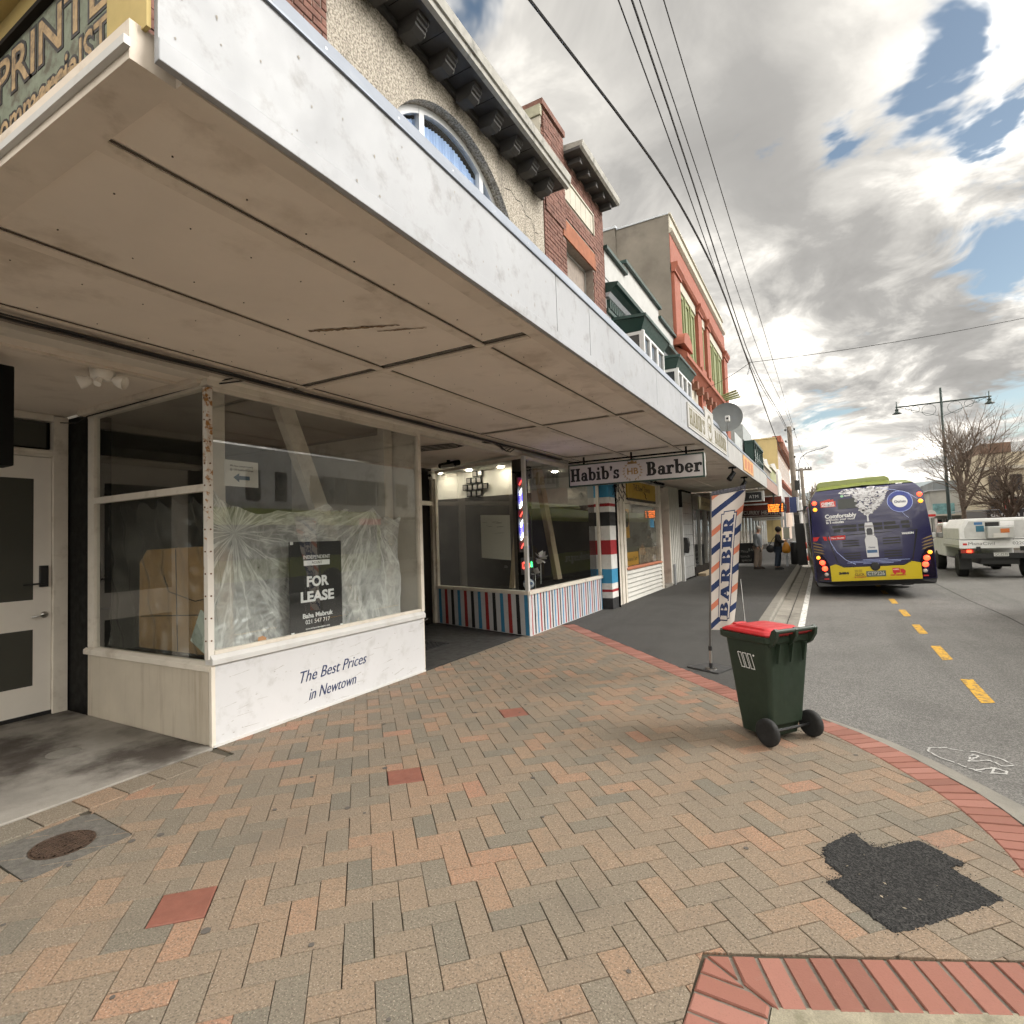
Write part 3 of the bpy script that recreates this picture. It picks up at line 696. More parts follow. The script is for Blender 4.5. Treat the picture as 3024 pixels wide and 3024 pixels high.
# left return: riser, sill, window
box('return_riser', RISERC, shop, -6.36, FX-.06, 2.74, 2.79, .0, .60)
MB().slab([(2.73, .60), (2.80, .60), (2.80, .67), (2.755, .67), (2.715, .645), (2.715, .60)], 0, -6.40, FX-.02).build('return_sill', CREAM, shop, bevel=.004)
box('corner_cap', CREAM, shop, FX-.03, FX+.004, 2.725, 2.757, .0, .66)
post = box('corner_post', RUST, shop, FX-.055, FX-.002, 2.705, 2.758, .70, 2.92, bevel=.003)
bolts = MB()
for k in range(12):
    z = .85+k*.18
    bolts.cyl((FX-.003, 2.732, z), .007, .006, ax=0, n=8); bolts.cyl((FX-.03, 2.70, z), .007, .006, ax=1, n=8)
bolts.build('bolts', mat('rust_bolt', (.14, .06, .025), .8), post)
# main window: frame, big pane
fr = MB().box(FX-.04, FX+.004, 2.758, 5.42, .735, .765).box(FX-.04, FX+.004, 2.758, 5.42, 2.90, 2.935).box(FX-.045, FX+.012, 5.40, 5.455, .735, 2.955)
fr.build('window_frame', CREAM, shop)
MB().add([(FX-.02, 2.758, .765), (FX-.02, 5.40, .765), (FX-.02, 5.40, 2.90), (FX-.02, 2.758, 2.90)], [(0, 1, 2, 3)]).build('pane', GLASS, shop)
MB().slab([(FX-.08, 2.935), (FX+.01, 2.935), (FX+.02, 2.98), (FX+.05, 3.0), (FX+.06, 3.047), (FX-.08, 3.047)], 1, 2.70, 12.2).build('header_moulding', CREAM, shop)
# left return window
MB().box(-6.36, -6.24, 2.738, 2.79, .67, 2.93).build('return_stile', CREAM, shop)
MB().box(-6.24, FX-.055, 2.738, 2.79, 2.07, 2.13).build('return_rail', CREAM, shop)
MB().box(-6.36, FX-.055, 2.735, 2.80, 2.93, 3.0).build('return_head', CREAM, shop)
for z0, z1 in ((.67, 2.07), (2.13, 2.93)):
    MB().add([(-6.24, 2.765, z0), (FX-.055, 2.765, z0), (FX-.055, 2.765, z1), (-6.24, 2.765, z1)], [(0, 1, 2, 3)]).build('pane', GLASS, shop)
# interior room
INT = mat('interior_wall', (.30, .28, .25), .9, .12, 1.5, dirt=(.15, .14, .12), dscale=1.2, damt=.5)
MB().box(-8.6, -8.5, 2.8, 6.4, 0, 3.1).build('rear_wall', INT, shop)
MB().box(-8.5, FX-.07, 5.46, 5.52, 0, 3.04).build('party_wall', INT, shop)
MB().box(-8.5, -6.4, 2.80, 2.86, 0, 3.04).build('inner_side_wall', INT, shop)
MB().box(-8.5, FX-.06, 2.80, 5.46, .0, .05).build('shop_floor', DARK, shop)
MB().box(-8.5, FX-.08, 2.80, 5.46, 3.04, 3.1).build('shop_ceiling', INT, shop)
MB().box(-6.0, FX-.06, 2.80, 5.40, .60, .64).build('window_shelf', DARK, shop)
for (y0, x0) in ((2.99, FX-.42), (5.24, FX-.40)): box('stud', CREAM, shop, x0-.10, x0, y0, y0+.15, .64, 3.04)
b0, b1 = Vector((FX-.5, 3.90, 3.04)), Vector((FX-.5, 4.95, .64))
MB().slab([(3.78, 3.04), (3.99, 3.04), (5.02, .64), (4.83, .64)], 0, FX-.60, FX-.50).build('diagonal_brace', CREAM, shop)
# recess left of the shop: door wall, black pilaster, ceiling
DX = -6.78
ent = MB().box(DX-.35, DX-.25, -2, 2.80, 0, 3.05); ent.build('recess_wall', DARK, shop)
box('black_pilaster', BLACK, shop, DX-.25, -6.365, 2.74, 2.95, .0, 2.98)
dr = box('door', DOORW, shop, DX-.05, DX, 1.55, 2.60, .05, 2.56)
for z0, z1 in ((.32, .86), (1.15, 2.34)):
    box('glazing', FROST, dr, DX-.006, DX+.002, 1.75, 2.455, z0, z1)
ha = box('push_plate', BLKPL, dr, DX, DX+.03, 2.50, 2.57, 1.27, 1.48, bevel=.004)
MB().tube([(DX+.03, 2.53, 1.305), (DX+.055, 2.53, 1.305), (DX+.055, 2.36, 1.30)], .009).build('pull_bar', BLKPL, dr)
MB().cyl((DX, 2.545, .995), .03, .014, ax=0).tube([(DX+.01, 2.545, .995), (DX+.05, 2.545, .995), (DX+.05, 2.43, .985)], .010).build('lever_handle', STEEL, dr, smooth=True)
box('threshold', mat('black_seal', (.01, .01, .01), .8), dr, DX-.03, DX+.006, 1.5, 2.62, .0, .05)
arch = MB().box(DX-.06, DX+.035, 2.605, 2.73, 0, 2.99).box(DX-.06, DX+.02, 1.4, 2.605, 2.57, 2.64).box(DX-.06, DX+.03, 1.4, 2.605, 2.93, 3.0)
arch.build('door_frame', CREAM, shop, bevel=.004)
MB().slab([(DX, 2.565), (DX+.05, 2.60), (DX+.05, 2.625), (DX, 2.64)], 1, 1.4, 2.64).build('door_head_moulding', CREAM, shop)
box('fanlight', FROST, shop, DX-.03, DX-.01, 1.4, 2.56, 2.66, 2.92)
MB().box(-7.1, FX-.09, -2, 2.733, 3.003, 3.06).build('recess_ceiling', SOFFIT, shop)
MB().box(FX-.40, FX-.33, -2, 2.73, 2.985, 3.002).build('ceiling_batten', BATTEN, shop)
MB().box(FX-.12, FX+.05, -2, 2.70, 2.985, 3.046).build('recess_head_beam', CREAM, shop)
MB().box(-6.40, FX-.06, 2.66, 2.73, 2.955, 3.002).build('return_cornice', BATTEN, shop)
# ---- upper storey: roughcast wall with arched window
UX = -4.42; ZB = 3.3
def arch_pts(cy, cz, ry, rz, a0=0, a1=180, n=36): return [(cy+ry*math.cos(R(a0+(a1-a0)*k/n)), cz+rz*math.sin(R(a0+(a1-a0)*k/n))) for k in range(n+1)]
CY, CZ, RY, RZ_ = 6.72, 5.95, 1.80, 1.87
wm = MB(); ap = arch_pts(CY, CZ, RY, RZ_)
top_y = [9.55+(4.13-9.55)*k/36 for k in range(37)]
for k in range(36):
    a, b = ap[k], ap[k+1]; ya, yb = top_y[k], top_y[k+1]
    wm.add([(UX, ya, 8.3), (UX, yb, 8.3), (UX, b[0], b[1]), (UX, a[0], a[1])], [(0, 1, 2, 3)])
    wm.add([(UX, a[0], a[1]), (UX, b[0], b[1]), (UX-.26, b[0], b[1]), (UX-.26, a[0], a[1])], [(0, 1, 2, 3)])
wm.add([(UX, 4.13, 8.3), (UX, 4.13, ZB), (UX, CY-RY, ZB), (UX, CY-RY, CZ)], [(0, 1, 2, 3)])
wm.add([(UX, 9.55, 8.3), (UX, 9.55, ZB), (UX, CY+RY, ZB), (UX, CY+RY, CZ)], [(0, 1, 2, 3)])
for yy in (CY-RY, CY+RY): wm.add([(UX, yy, ZB), (UX, yy, CZ), (UX-.26, yy, CZ), (UX-.26, yy, ZB)], [(0, 1, 2, 3)])
wm.build('roughcast_wall', ROUGH, shop, fix=False)
# raised band round the arch
bd = MB(); ao = arch_pts(CY, CZ, RY+.16, RZ_+.16)
for k in range(36):
    a, b, c, d = ap[k], ap[k+1], ao[k+1], ao[k]
    bd.add([(UX+.015, *a), (UX+.015, *b), (UX+.004, *c), (UX+.004, *d)], [(0, 1, 2, 3)])
win = thing('tmp', None, None, (FX, 4, 0)); bpy.data.objects.remove(win)
wn = MB()
ai = arch_pts(CY, CZ, RY-.002, RZ_-.002); ai2 = arch_pts(CY, CZ, RY-.10, RZ_-.10)
for k in range(36): wn.slab([ai[k], ai[k+1], ai2[k+1], ai2[k]], 0, UX-.24, UX-.16)
for yy in (5.98, 7.52): wn.box(UX-.235, UX-.155, yy-.055, yy+.055, ZB, 7.6 if yy < 6.5 else 7.55)
wf = wn.build('arched_window_frame', WINW, shop)
MB().slab(ai2+[(CY-RY+.1, ZB), (CY+RY-.1, ZB)], 0, UX-.215, UX-.205).build('arched_pane', GLASS3, wf)
cu = MB(); 
for k in range(0, 150):
    y0 = CY-RY+.12+k*(2*RY-.24)/150; y1 = y0+(2*RY-.24)/150
    def zt(y): 
        q = 1-((y-CY)/(RY-.1))**2; return CZ+(RZ_-.1)*math.sqrt(max(0, q))-.05-(.05 if 6.05 < y < 7.46 else .0)
    cu.add([(UX-.26+.015*math.sin(k*1.9), y0, ZB), (UX-.26+.015*math.sin((k+1)*1.9), y1, ZB), (UX-.26+.015*math.sin((k+1)*1.9), y1, zt(y1)), (UX-.26+.015*math.sin(k*1.9), y0, zt(y0))], [(0, 1, 2, 3)])
cu.build('net_curtain', CURT, wf, smooth=True)
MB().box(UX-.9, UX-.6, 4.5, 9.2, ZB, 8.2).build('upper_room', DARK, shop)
# cornice: soffit board, moulded gutter edge, brackets
cr = MB().box(UX-.02, -3.93, 2.2, 9.52, 8.185, 8.26).box(UX, UX+.06, 2.2, 9.5, 8.10, 8.185)
co = cr.build('cornice', CORN, shop)
MB().slab([(-3.93, 8.17), (-3.87, 8.19), (-3.86, 8.26), (-3.83, 8.27), (-3.81, 8.40), (-3.85, 8.42), (-4.5, 8.42), (-4.5, 8.262), (-3.93, 8.262)], 1, 2.2, 9.56).build('gutter_edge', CORNE, co)
for k in range(-4, 7):
    y = 5.37+.63*k
    MB().slab([(UX+.06, 8.186), (UX+.06, 7.99), (UX+.26, 7.975), (UX+.30, 8.0), (UX+.33, 8.02), (UX+.33, 8.06), (UX+.355, 8.07), (UX+.355, 8.11), (UX+.385, 8.12), (UX+.385, 8.186)], 1, y-.10, y+.10).build('bracket', CORN, co)
    MB().slab([(UX+.31, 7.99), (UX+.333, 8.02), (UX+.333, 8.06), (UX+.358, 8.07), (UX+.358, 8.11), (UX+.388, 8.12), (UX+.388, 8.184), (UX+.30, 8.184)], 1, y+.1005, y+.104).build('bracket_face', CORNE, co)
    box('soffit_seam', BLACK, co, UX+.10, -3.94, y+.31, y+.318, 8.181, 8.1845)
# crack in the render
ck = MB(); pts = [(8.05, 7.55), (8.25, 7.62), (8.42, 7.55), (8.6, 7.6), (8.8, 7.45), (9.0, 7.48), (9.15, 7.30), (9.3, 7.34)]
for a, b in zip(pts, pts[1:]): ck.add([(UX+.003, a[0], a[1]-.008), (UX+.003, b[0], b[1]-.006), (UX+.003, b[0], b[1]+.006), (UX+.003, a[0], a[1]+.01)], [(0, 1, 2, 3)])
ck.build('render_crack', DARK, shop)
# brick pieces ---------------------------------------------------------------
BR_ME = {}
def bricks_wall(parent, x, y0, y1, z0, z1, openings=(), limit=300, L=.232, H=.076, jt=.011, depth=.10):
    """running bond of separate bricks on the plane x (facing +x); returns count made as objects"""
    out = []; row = 0; z = z0
    while z+H <= z1+.001:
        y = y0-(L+jt)/2*(row % 2)
        while y < y1:
            a, b = max(y, y0), min(y+L, y1)
            if b-a > .03:
                segs = [(a, b)]
                for (oy0, oy1, oz0, oz1) in openings:
                    if z+H > oz0+.005 and z < oz1-.005:
                        ns = []
                        for s0, s1 in segs:
                            if s1 <= oy0 or s0 >= oy1: ns.append((s0, s1)); continue
                            if s0 < oy0-.03: ns.append((s0, oy0-.004))
                            if s1 > oy1+.03: ns.append((oy1+.004, s1))
                        segs = ns
                for s0, s1 in segs: out.append((s0, s1, z))
            y += L+jt
        z += H+jt; row += 1
    out.sort(key=lambda q: abs(q[0]-8)+abs(q[2]-7)*.6)
    rest = MB(); base = WLOC[parent.name]
    for k, (s0, s1, z) in enumerate(out):
        e = random.uniform(-.004, .004)
        if k < limit:
            key = round(s1-s0, 3)
            if key not in BR_ME:
                m = MB(); h = .006
                m.add([(-depth, 0, 0), (-depth, key, 0), (-depth, key, H), (-depth, 0, H), (-h, 0, 0), (-h, key, 0), (-h, key, H), (-h, 0, H), (0, h, h), (0, key-h, h), (0, key-h, H-h), (0, h, H-h)],
                      [(4, 5, 9, 8), (5, 6, 10, 9), (6, 7, 11, 10), (7, 4, 8, 11), (8, 9, 10, 11), (0, 1, 5, 4), (1, 2, 6, 5), (2, 3, 7, 6), (3, 0, 4, 7)])
                me = m.mesh('brick'); me.materials.append(BRICKW); BR_ME[key] = me
            o = bpy.data.objects.new('brick', BR_ME[key]); COL.objects.link(o); o.parent = parent; o.location = Vector((x+e, s0, z))-base
        else: rest.box(x-depth, x+e, s0, s1, z, z+H)
    if rest.v: rest.build('brickwork', BRICKW, parent)['kind'] = 'stuff'
bricks_wall(shop, UX+.03, 3.2, 4.12, 3.6, 8.1, limit=140)
bricks_wall(shop, UX+.03, -.5, 3.19, 3.6, 8.1, limit=0)
MB().box(UX-.3, UX+.018, -.6, 3.195, 3.3, 8.2).build('side_mortar', MORTAR, shop)
MB().box(UX-.1, FX-.06, .9, 12.3, 3.05, 3.35).build('leak_backing', DARK, shop)  # added backing that blocks sky light leaking in above the soffit
MB().box(UX-.3, UX+.018, 3.2, 4.125, 3.3, 8.2).build('pier_mortar', MORTAR, shop)
# ------------------------------------------------------------------ slab-serif lettering drawn as shapes
BOLD = [.035]
class Pen:
    def __init__(s): s.polys = []; s.b = BOLD[0]
    def rect(s, x0, y0, x1, y1): b = s.b; s.polys.append([(x0-b, y0-b*.3), (x1+b, y0-b*.3), (x1+b, y1+b*.3), (x0-b, y1+b*.3)])
    def line(s, x0, y0, x1, y1, t):
        h = t/2+s.b; s.polys.append([(x0-h, y0), (x0+h, y0), (x1+h, y1), (x1-h, y1)])
    def arc(s, cx, cy, rx, ry, a0, a1, t, thin=.5):
        n = max(6, int(abs(a1-a0)/12)); P = []; t += s.b*2; rx += s.b; ry += s.b*.4
        for k in range(n+1):
            a = R(a0+(a1-a0)*k/n); tt = t*(thin+(1-thin)*abs(math.cos(a))); P.append(((cx+rx*math.cos(a), cy+ry*math.sin(a)), (cx+(rx-tt)*math.cos(a), cy+max(.01, ry-tt)*math.sin(a))))
        for (a, b), (c, d) in zip(P, P[1:]): s.polys.append([b, a, c, d])
    def disc(s, cx, cy, r): s.polys.append([(cx+r*math.cos(k*.5236), cy+r*math.sin(k*.5236)) for k in range(12)])
def glyph(ch):
    p = Pen(); w = .8
    if ch == 'H':
        for x in (.07, .60): p.rect(x, 0, x+.22, 1); p.rect(x-.09, 0, x+.31, .10); p.rect(x-.09, .90, x+.31, 1)
        p.rect(.29, .44, .60, .57); w = .97
    elif ch == 'B':
        p.rect(.09, 0, .33, 1); p.rect(0, 0, .45, .10); p.rect(0, .90, .45, 1); p.rect(.3, .47, .45, .56); p.arc(.42, .745, .29, .255, -90, 90, .21, .48); p.arc(.43, .275, .36, .275, -90, 90, .23, .42); w = .86
    elif ch == 'A':
        p.line(.13, 0, .43, 1, .13); p.line(.72, 0, .46, 1, .24); p.rect(.24, .27, .66, .38); p.rect(0, 0, .29, .10); p.rect(.52, 0, .95, .10); w = .97
    elif ch == 'R':
        p.rect(.09, 0, .33, 1); p.rect(0, 0, .42, .10); p.rect(0, .90, .45, 1); p.arc(.42, .725, .30, .275, -90, 90, .21, .45); p.rect(.3, .45, .46, .555); p.line(.70, .02, .46, .52, .23); p.rect(.58, 0, .95, .10); w = .97
    elif ch == 'E':
        p.rect(.09, 0, .33, 1); p.rect(0, 0, .74, .11); p.rect(0, .89, .72, 1); p.rect(.3, .45, .56, .56); p.rect(.60, .68, .72, .95); p.rect(.62, .05, .74, .33); p.rect(.48, .36, .57, .65); w = .82
    elif ch == 'I': p.rect(.1, 0, .34, 1); p.rect(0, 0, .44, .10); p.rect(0, .90, .44, 1); w = .5
    elif ch == 'S':
        p.arc(.36, .735, .30, .265, 20, 270, .2, .5); p.arc(.36, .28, .32, .28, -160, 90, .2, .5); p.rect(.56, .66, .65, .98); p.rect(.03, .02, .12, .34); w = .74
    elif ch == "'": p.disc(.14, .88, .12); p.line(.10, .62, .20, .90, .09); w = .3
    elif ch == 'a': p.arc(.30, .20, .25, .21, 0, 360, .17, .5); p.rect(.42, .08, .60, .46); p.arc(.34, .44, .26, .22, 0, 165, .17, .5); p.rect(.45, 0, .70, .10); p.disc(.14, .47, .08); w = .72
    elif ch == 'b': p.rect(.08, .02, .27, 1.02); p.rect(-.02, .92, .27, 1.02); p.arc(.40, .33, .32, .34, -180, 180, .2, .42); w = .77
    elif ch == 'i': p.rect(.10, 0, .30, .64); p.rect(.0, .55, .30, .64); p.rect(.0, 0, .40, .10); p.disc(.20, .86, .12); w = .45
    elif ch == 's': p.arc(.29, .49, .23, .185, 20, 270, .16, .5); p.arc(.29, .19, .25, .195, -160, 90, .16, .5); p.rect(.42, .44, .50, .66); p.rect(.03, 0, .11, .24); w = .58
    elif ch == 'r': p.rect(.09, 0, .28, .64); p.rect(0, .55, .28, .64); p.rect(0, 0, .40, .10); p.arc(.44, .42, .24, .24, 45, 170, .14, .7); p.disc(.53, .52, .10); w = .62
    elif ch == 'e': p.arc(.34, .33, .32, .34, 12, 330, .2, .42); p.rect(.10, .31, .64, .40); w = .70
    else: w = .4
    return p.polys, w
def slab_text(body, height, mat_, parent, M4, width=None, name='lettering', depth=.002, vertical=False):
    polys = []; x = 0
    for ch in body:
        g, w = glyph(ch); polys += [[(px+x, py) for px, py in q] for q in g]; x += w+.05
    x -= .05; sx = (width/x) if width else height; m = MB()
    for k, q in enumerate(polys):
        if area(q) < 0: q = list(reversed(q))
        z = depth+.00012*(k % 9)
        b = len(m.v); n = len(q)
        m.v += [Vector(((px-x/2)*sx, (py-.5)*height, z)) for px, py in q]; m.f.append(tuple(b+i for i in range(n)))
    m.xform(M4); return m.build(name, mat_, parent, local=True, fix=False)
# ------------------------------------------------------------------ street canopy over the first two shops
CXF = -1.65
can = thing('shop_canopy', 'long white canopy over the footpath in front of the first two shops', 'canopy', (CXF, .9, 3.05))
GAPM = mat('soffit_dark', (.11, .09, .07), .9)  # dark colour of the joint lines, batten shadow strips and nail heads
lanes = [(-4.27, -3.185), (-3.155, -2.185), (-2.155, -1.775)]
segs = [(.975, 3.46), (3.50, 6.48), (6.52, 9.48), (9.52, 12.25)]
for li, (x0, x1) in enumerate(lanes):
    for y0, y1 in segs:
        z = 3.062+random.uniform(-.0015, .0015)
        box('soffit_panel', SOFFIT, can, x0, x1, y0+.006, y1-.006, z, z+.02)
MB().box(-4.30, -1.70, .98, 12.28, 3.10, 3.12).build('roof_deck', DARK, can)
for x, wd in ((-2.17, .045), (-3.17, .045), (-4.13, .05)):
    box('batten', BATTEN, can, x-wd/2-.02, x+wd/2+.01, .975, 12.25, 3.046, 3.060)
    box('batten_shadow_strip', GAPM, can, x+wd/2+.010, x+wd/2+.017, .975, 12.25, 3.053, 3.0585)  # solid dark strip painted as the shadow line along the batten
for y in (3.48, 6.50, 9.50):
    box('cross_batten', BATTEN, can, -4.25, -1.78, y+.02, y+.075, 3.043, 3.059)
    box('cross_gap', GAPM, can, -4.25, -1.78, y+.007, y+.0195, 3.054, 3.0585)
box('edge_board', BATTEN, can, -1.775, CXF-.02, .97, 12.3, 3.044, 3.10)
box('end_beam', BATTEN, can, -4.3, -1.70, .835, .974, 3.042, 3.165)
box('end_flashing', WHITE, can, -4.3, -1.69, .815, .834, 3.07, 3.098)
ys = [.885, 3.74, 4.42, 6.61, 7.92, 12.28]
for a, b in zip(ys, ys[1:]):
    fp_ = box('fascia_panel', FASCIAM, can, CXF-.02, CXF, a+.004, b-.004, 3.052, 3.56)
    sc = MB()
    for _ in range(int((b-a)*16)):
        y, z = random.uniform(a, b), random.choice((random.uniform(3.07, 3.15), random.uniform(3.1, 3.52))); r_ = random.uniform(.003, .009)
        sc.add([(CXF+.0013, y-r_, z), (CXF+.0013, y, z-r_*random.uniform(1, 3)), (CXF+.0013, y+r_*.7, z), (CXF+.0013, y, z+r_)], [(0, 1, 2, 3)])
    if sc.v: sc.build('paint_chips', SCUFF, fp_)
box('bottom_bead', FASCIAM, can, CXF-.01, CXF+.012, .885, 12.28, 3.048, 3.118, bevel=.003)
MB().slab([(CXF+.012, 3.556), (CXF+.013, 3.565), (CXF-.028, 3.672), (CXF-.06, 3.69), (CXF-.13, 3.69), (CXF-.13, 3.556)], 1, .87, 12.30).build('top_flashing', FLASH, can)
box('drip_edge', BLACK, can, CXF-.005, CXF+.006, .885, 12.28, 3.5605, 3.5640)
for k in range(26): MB().cyl((CXF-.018, 1.1+k*.44, 3.60), .006, .02, ax=0, n=8).build('roofing_screw', GALV, can)
# stained strip of peeled soffit paint
PEEL = mat('peeled_soffit', (.22, .15, .09), .9, .3, 14, .3, 40, dirt=(.34, .28, .2), dscale=20, damt=.9)
random.seed(31)
def ragged(x0, y0, x1, y1, w0, n, jit, z):
    a_, b_ = Vector((x0, y0)), Vector((x1, y1)); d_ = (b_-a_).normalized(); nv_ = Vector((-d_.y, d_.x)); L_, R_ = [], []
    for k in range(n+1):
        t_ = k/n; p_ = a_.lerp(b_, t_); h_ = w0*(.35+.65*math.sin(math.pi*min(1, t_*1.1+.05))**.5); L_.append(p_+nv_*(h_*random.uniform(.6, 1)+random.gauss(0, jit))); R_.append(p_-nv_*(h_*random.uniform(.5, 1)+random.gauss(0, jit)))
    m_ = MB()
    for k in range(n): m_.add([(*L_[k], z), (*L_[k+1], z), (*R_[k+1], z), (*R_[k], z)], [(0, 1, 2, 3)])
    return m_
ragged(-3.0, 2.60, -2.42, 2.86, .022, 40, .006, 3.0575).build('peeled_strip', PEEL, can)
ragged(-2.62, 2.86, -2.30, 3.0, .012, 20, .003, 3.0572).build('peeled_strip', PEEL, can)
for x_ in (-4.0, -3.45, -2.95, -2.45, -2.05):
    nl = MB()
    for k in range(36): nl.cyl((x_+random.uniform(-.01, .01), 1.15+k*.31, 3.0585), .004, .004, n=6)
    nl.build('nail_heads', GAPM, can)['kind'] = 'stuff'
# painted board on the end of the canopy
sg = thing('painted_sign_board', 'old green sign board with tan lettering on the end of the canopy', 'sign', (-2.6, .85, 3.1))
SAGEP = mat('sage_sign_paint', (.21, .24, .18), .75, .15, 8, .15, 60, dirt=(.11, .095, .07), dscale=14, damt=.9, dlo=.44)
TANP = mat('tan_sign_paint', (.44, .31, .17), .75, .18, 12, .1, 60, dirt=(.2, .15, .1), dscale=25, damt=.9, dlo=.44)
PLY = mat('yellow_plywood', (.48, .37, .15), .8, .18, 3, .1, 40, dirt=(.3, .2, .09), dscale=4, damt=.5)
bb = box('board', SAGEP, sg, -4.3, -1.90, .884, .91, 3.15, 3.575)
text('PRINTER', .235, TXTB, sg, rel(sg, frame((-2.28, .8825, 3.45), (1, 0, -.02), (0, 0, 1))), bold=.014, width=1.06, depth=.0006)
text('PRINTER', .235, TANP, sg, rel(sg, frame((-2.28, .8815, 3.45), (1, 0, -.02), (0, 0, 1))), bold=.002, width=1.025, depth=.0006)
text('CommercialSTA', .20, TXTB, sg, rel(sg, frame((-2.34, .8825, 3.26), (1, 0, 0), (0, 0, 1))), bold=.012, width=1.07, depth=.0006)
text('CommercialSTA', .20, TANP, sg, rel(sg, frame((-2.34, .8815, 3.26), (1, 0, 0), (0, 0, 1))), bold=.001, width=1.04, depth=.0006)
box('plywood_cover', PLY, sg, -1.90, -1.671, .868, .8808, 3.155, 3.72)
fl = MB(); 
for k in range(14):
    a = k/13; fl.add([(-2.66+.55*a, .8815, 3.16+.10*math.sin(a*2.4)), (-2.66+.55*(a+.08), .8815, 3.16+.10*math.sin((a+.08)*2.4)), (-2.66+.55*(a+.08), .8815, 3.185+.10*math.sin((a+.08)*2.4)), (-2.66+.55*a, .8815, 3.185+.10*math.sin(a*2.4))], [(0, 1, 2, 3)])
fl.build('painted_scroll', TANP, sg)
box('top_shadow_strip', DARK, sg, -4.3, -1.90, .86, .91, 3.576, 3.595)  # dark strip put in for the shadow line above the board
box('capping_soffit', PLY, sg, -4.3, -1.68, .75, .905, 3.725, 3.735)
box('upper_board', PLY, sg, -4.3, -1.90, .885, .91, 3.596, 3.724)
box('capping', WHITE, sg, -4.3, -1.68, .72, .905, 3.736, 3.80)
# hanging sign
hs = thing('hanging_barber_sign', "white hanging sign reading Habib's Barber with green frame under canopy", 'sign', (-2.9, 9.58, 2.5))
GRN = flat('sign_green_frame', (.012, .045, .03), .4)
x0, x1, z0, z1 = -4.10, -1.66, 2.50, 2.915
box('panel', SIGNW, hs, x0+.02, x1-.02, 9.555, 9.615, z0+.02, z1-.02)
MB().box(x0, x1, 9.548, 9.622, z0, z0+.024).box(x0, x1, 9.548, 9.622, z1-.024, z1).box(x0, x0+.022, 9.548, 9.622, z0+.024, z1-.024).box(x1-.022, x1, 9.548, 9.622, z0+.024, z1-.024).build('frame', GRN, hs)
box('end_cap', WHITE, hs, x1, x1+.012, 9.56, 9.61, z0+.02, z1-.02)
for x in (-3.8, -2.9, -1.95): box('hanger', BLACK, hs, x-.015, x+.015, 9.575, 9.595, z1, 3.05)
MB().box(x0, x1, 9.56, 9.61, z1+.03, z1+.055).build('top_rail', BLACK, hs)
def on_sign(x, z, y=9.5535): return rel(hs, frame((x, y, z), (1, 0, 0), (0, 0, 1)))
slab_text("Habib's", .235, TXTB, hs, on_sign(-3.585, 2.715), width=.93)
slab_text('Barber', .235, TXTB, hs, on_sign(-2.16, 2.715), width=.93)
em = MB(); ex, ez = -2.88, 2.70
text('HB', .155, GOLD, hs, on_sign(ex, ez-.005, 9.5525), bold=.004, width=.20)
for sgn in (-1, 1):
    for k in range(9):
        a = R(-75+k*19); px_, pz_ = ex+sgn*.15*math.cos(a)*1.0, ez+.145*math.sin(a)
        for off in (-.5, .6):
            b = a+off+.9; L = .042
            em.add([(px_, 9.5525, pz_), (px_+sgn*L*.5*math.cos(b-.4), 9.5525, pz_+L*.5*math.sin(b-.4)), (px_+sgn*L*math.cos(b), 9.5525, pz_+L*math.sin(b)), (px_+sgn*L*.5*math.cos(b+.4), 9.5525, pz_+L*.5*math.sin(b+.4))], [(0, 1, 2, 3)])
em.add([(ex-.07, 9.5525, ez+.13), (ex+.07, 9.5525, ez+.13), (ex+.085, 9.5525, ez+.19), (ex+.04, 9.5525, ez+.16), (ex, 9.5525, ez+.20), (ex-.04, 9.5525, ez+.16), (ex-.085, 9.5525, ez+.19)], [(0, 1, 2, 3, 4, 5, 6)])
em.build('crest', GOLD, hs)
# sign plates on the fascia
fs = thing('fascia_barber_sign', "pale sign plates reading Habib's Barber on the canopy fascia", 'sign', (CXF, 10.2, 3.1))
PLATE = mat('cream_sign_plate', (.45, .44, .42), .6, .05, 3, 0, 0, dirt=(.30, .29, .27), dscale=4, damt=.5, streak=True)
OLDT = flat('faded_olive_lettering', (.16, .14, .075), .6)
for (y0, y1, za, zb) in ((8.28, 9.66, 3.125, 3.50), (9.67, 10.47, 3.125, 3.70), (10.48, 12.02, 3.125, 3.50)): 
    pl = box('plate', PLATE, fs, CXF+.002, CXF+.022, y0, y1, za, zb, bevel=.003)
    MB().box(CXF+.0215, CXF+.0225, y0+.03, y1-.03, za+.03, za+.038).box(CXF+.0215, CXF+.0225, y0+.03, y1-.03, zb-.038, zb-.03).build('border_line', OLDT, pl)
def on_fascia(y, z): return rel(fs, frame((CXF+.0225, y, z), (0, 1, 0), (0, 0, 1)))
slab_text("HABIB'S", .24, OLDT, fs, on_fascia(8.98, 3.31), width=1.22); slab_text('BARBER', .24, OLDT, fs, on_fascia(11.25, 3.31), width=1.36)
cm = MB()
for k in range(26):
    a = k*.242; r1, r2 = .19, .26
    for q in (0, 1):
        b = a+q*.12; cm.add([(CXF+.0235, 10.07+r1*math.cos(b), 3.38+r1*math.sin(b)*.95), (CXF+.0235, 10.07+r2*math.cos(b+.1), 3.38+r2*math.sin(b+.1)*.95), (CXF+.0235, 10.07+r1*math.cos(b+.14), 3.38+r1*math.sin(b+.14)*.95)], [(0, 1, 2)])
cm.build('crest', OLDT, fs); text('HB', .2, OLDT, fs, on_fascia(10.07, 3.38), bold=.006)
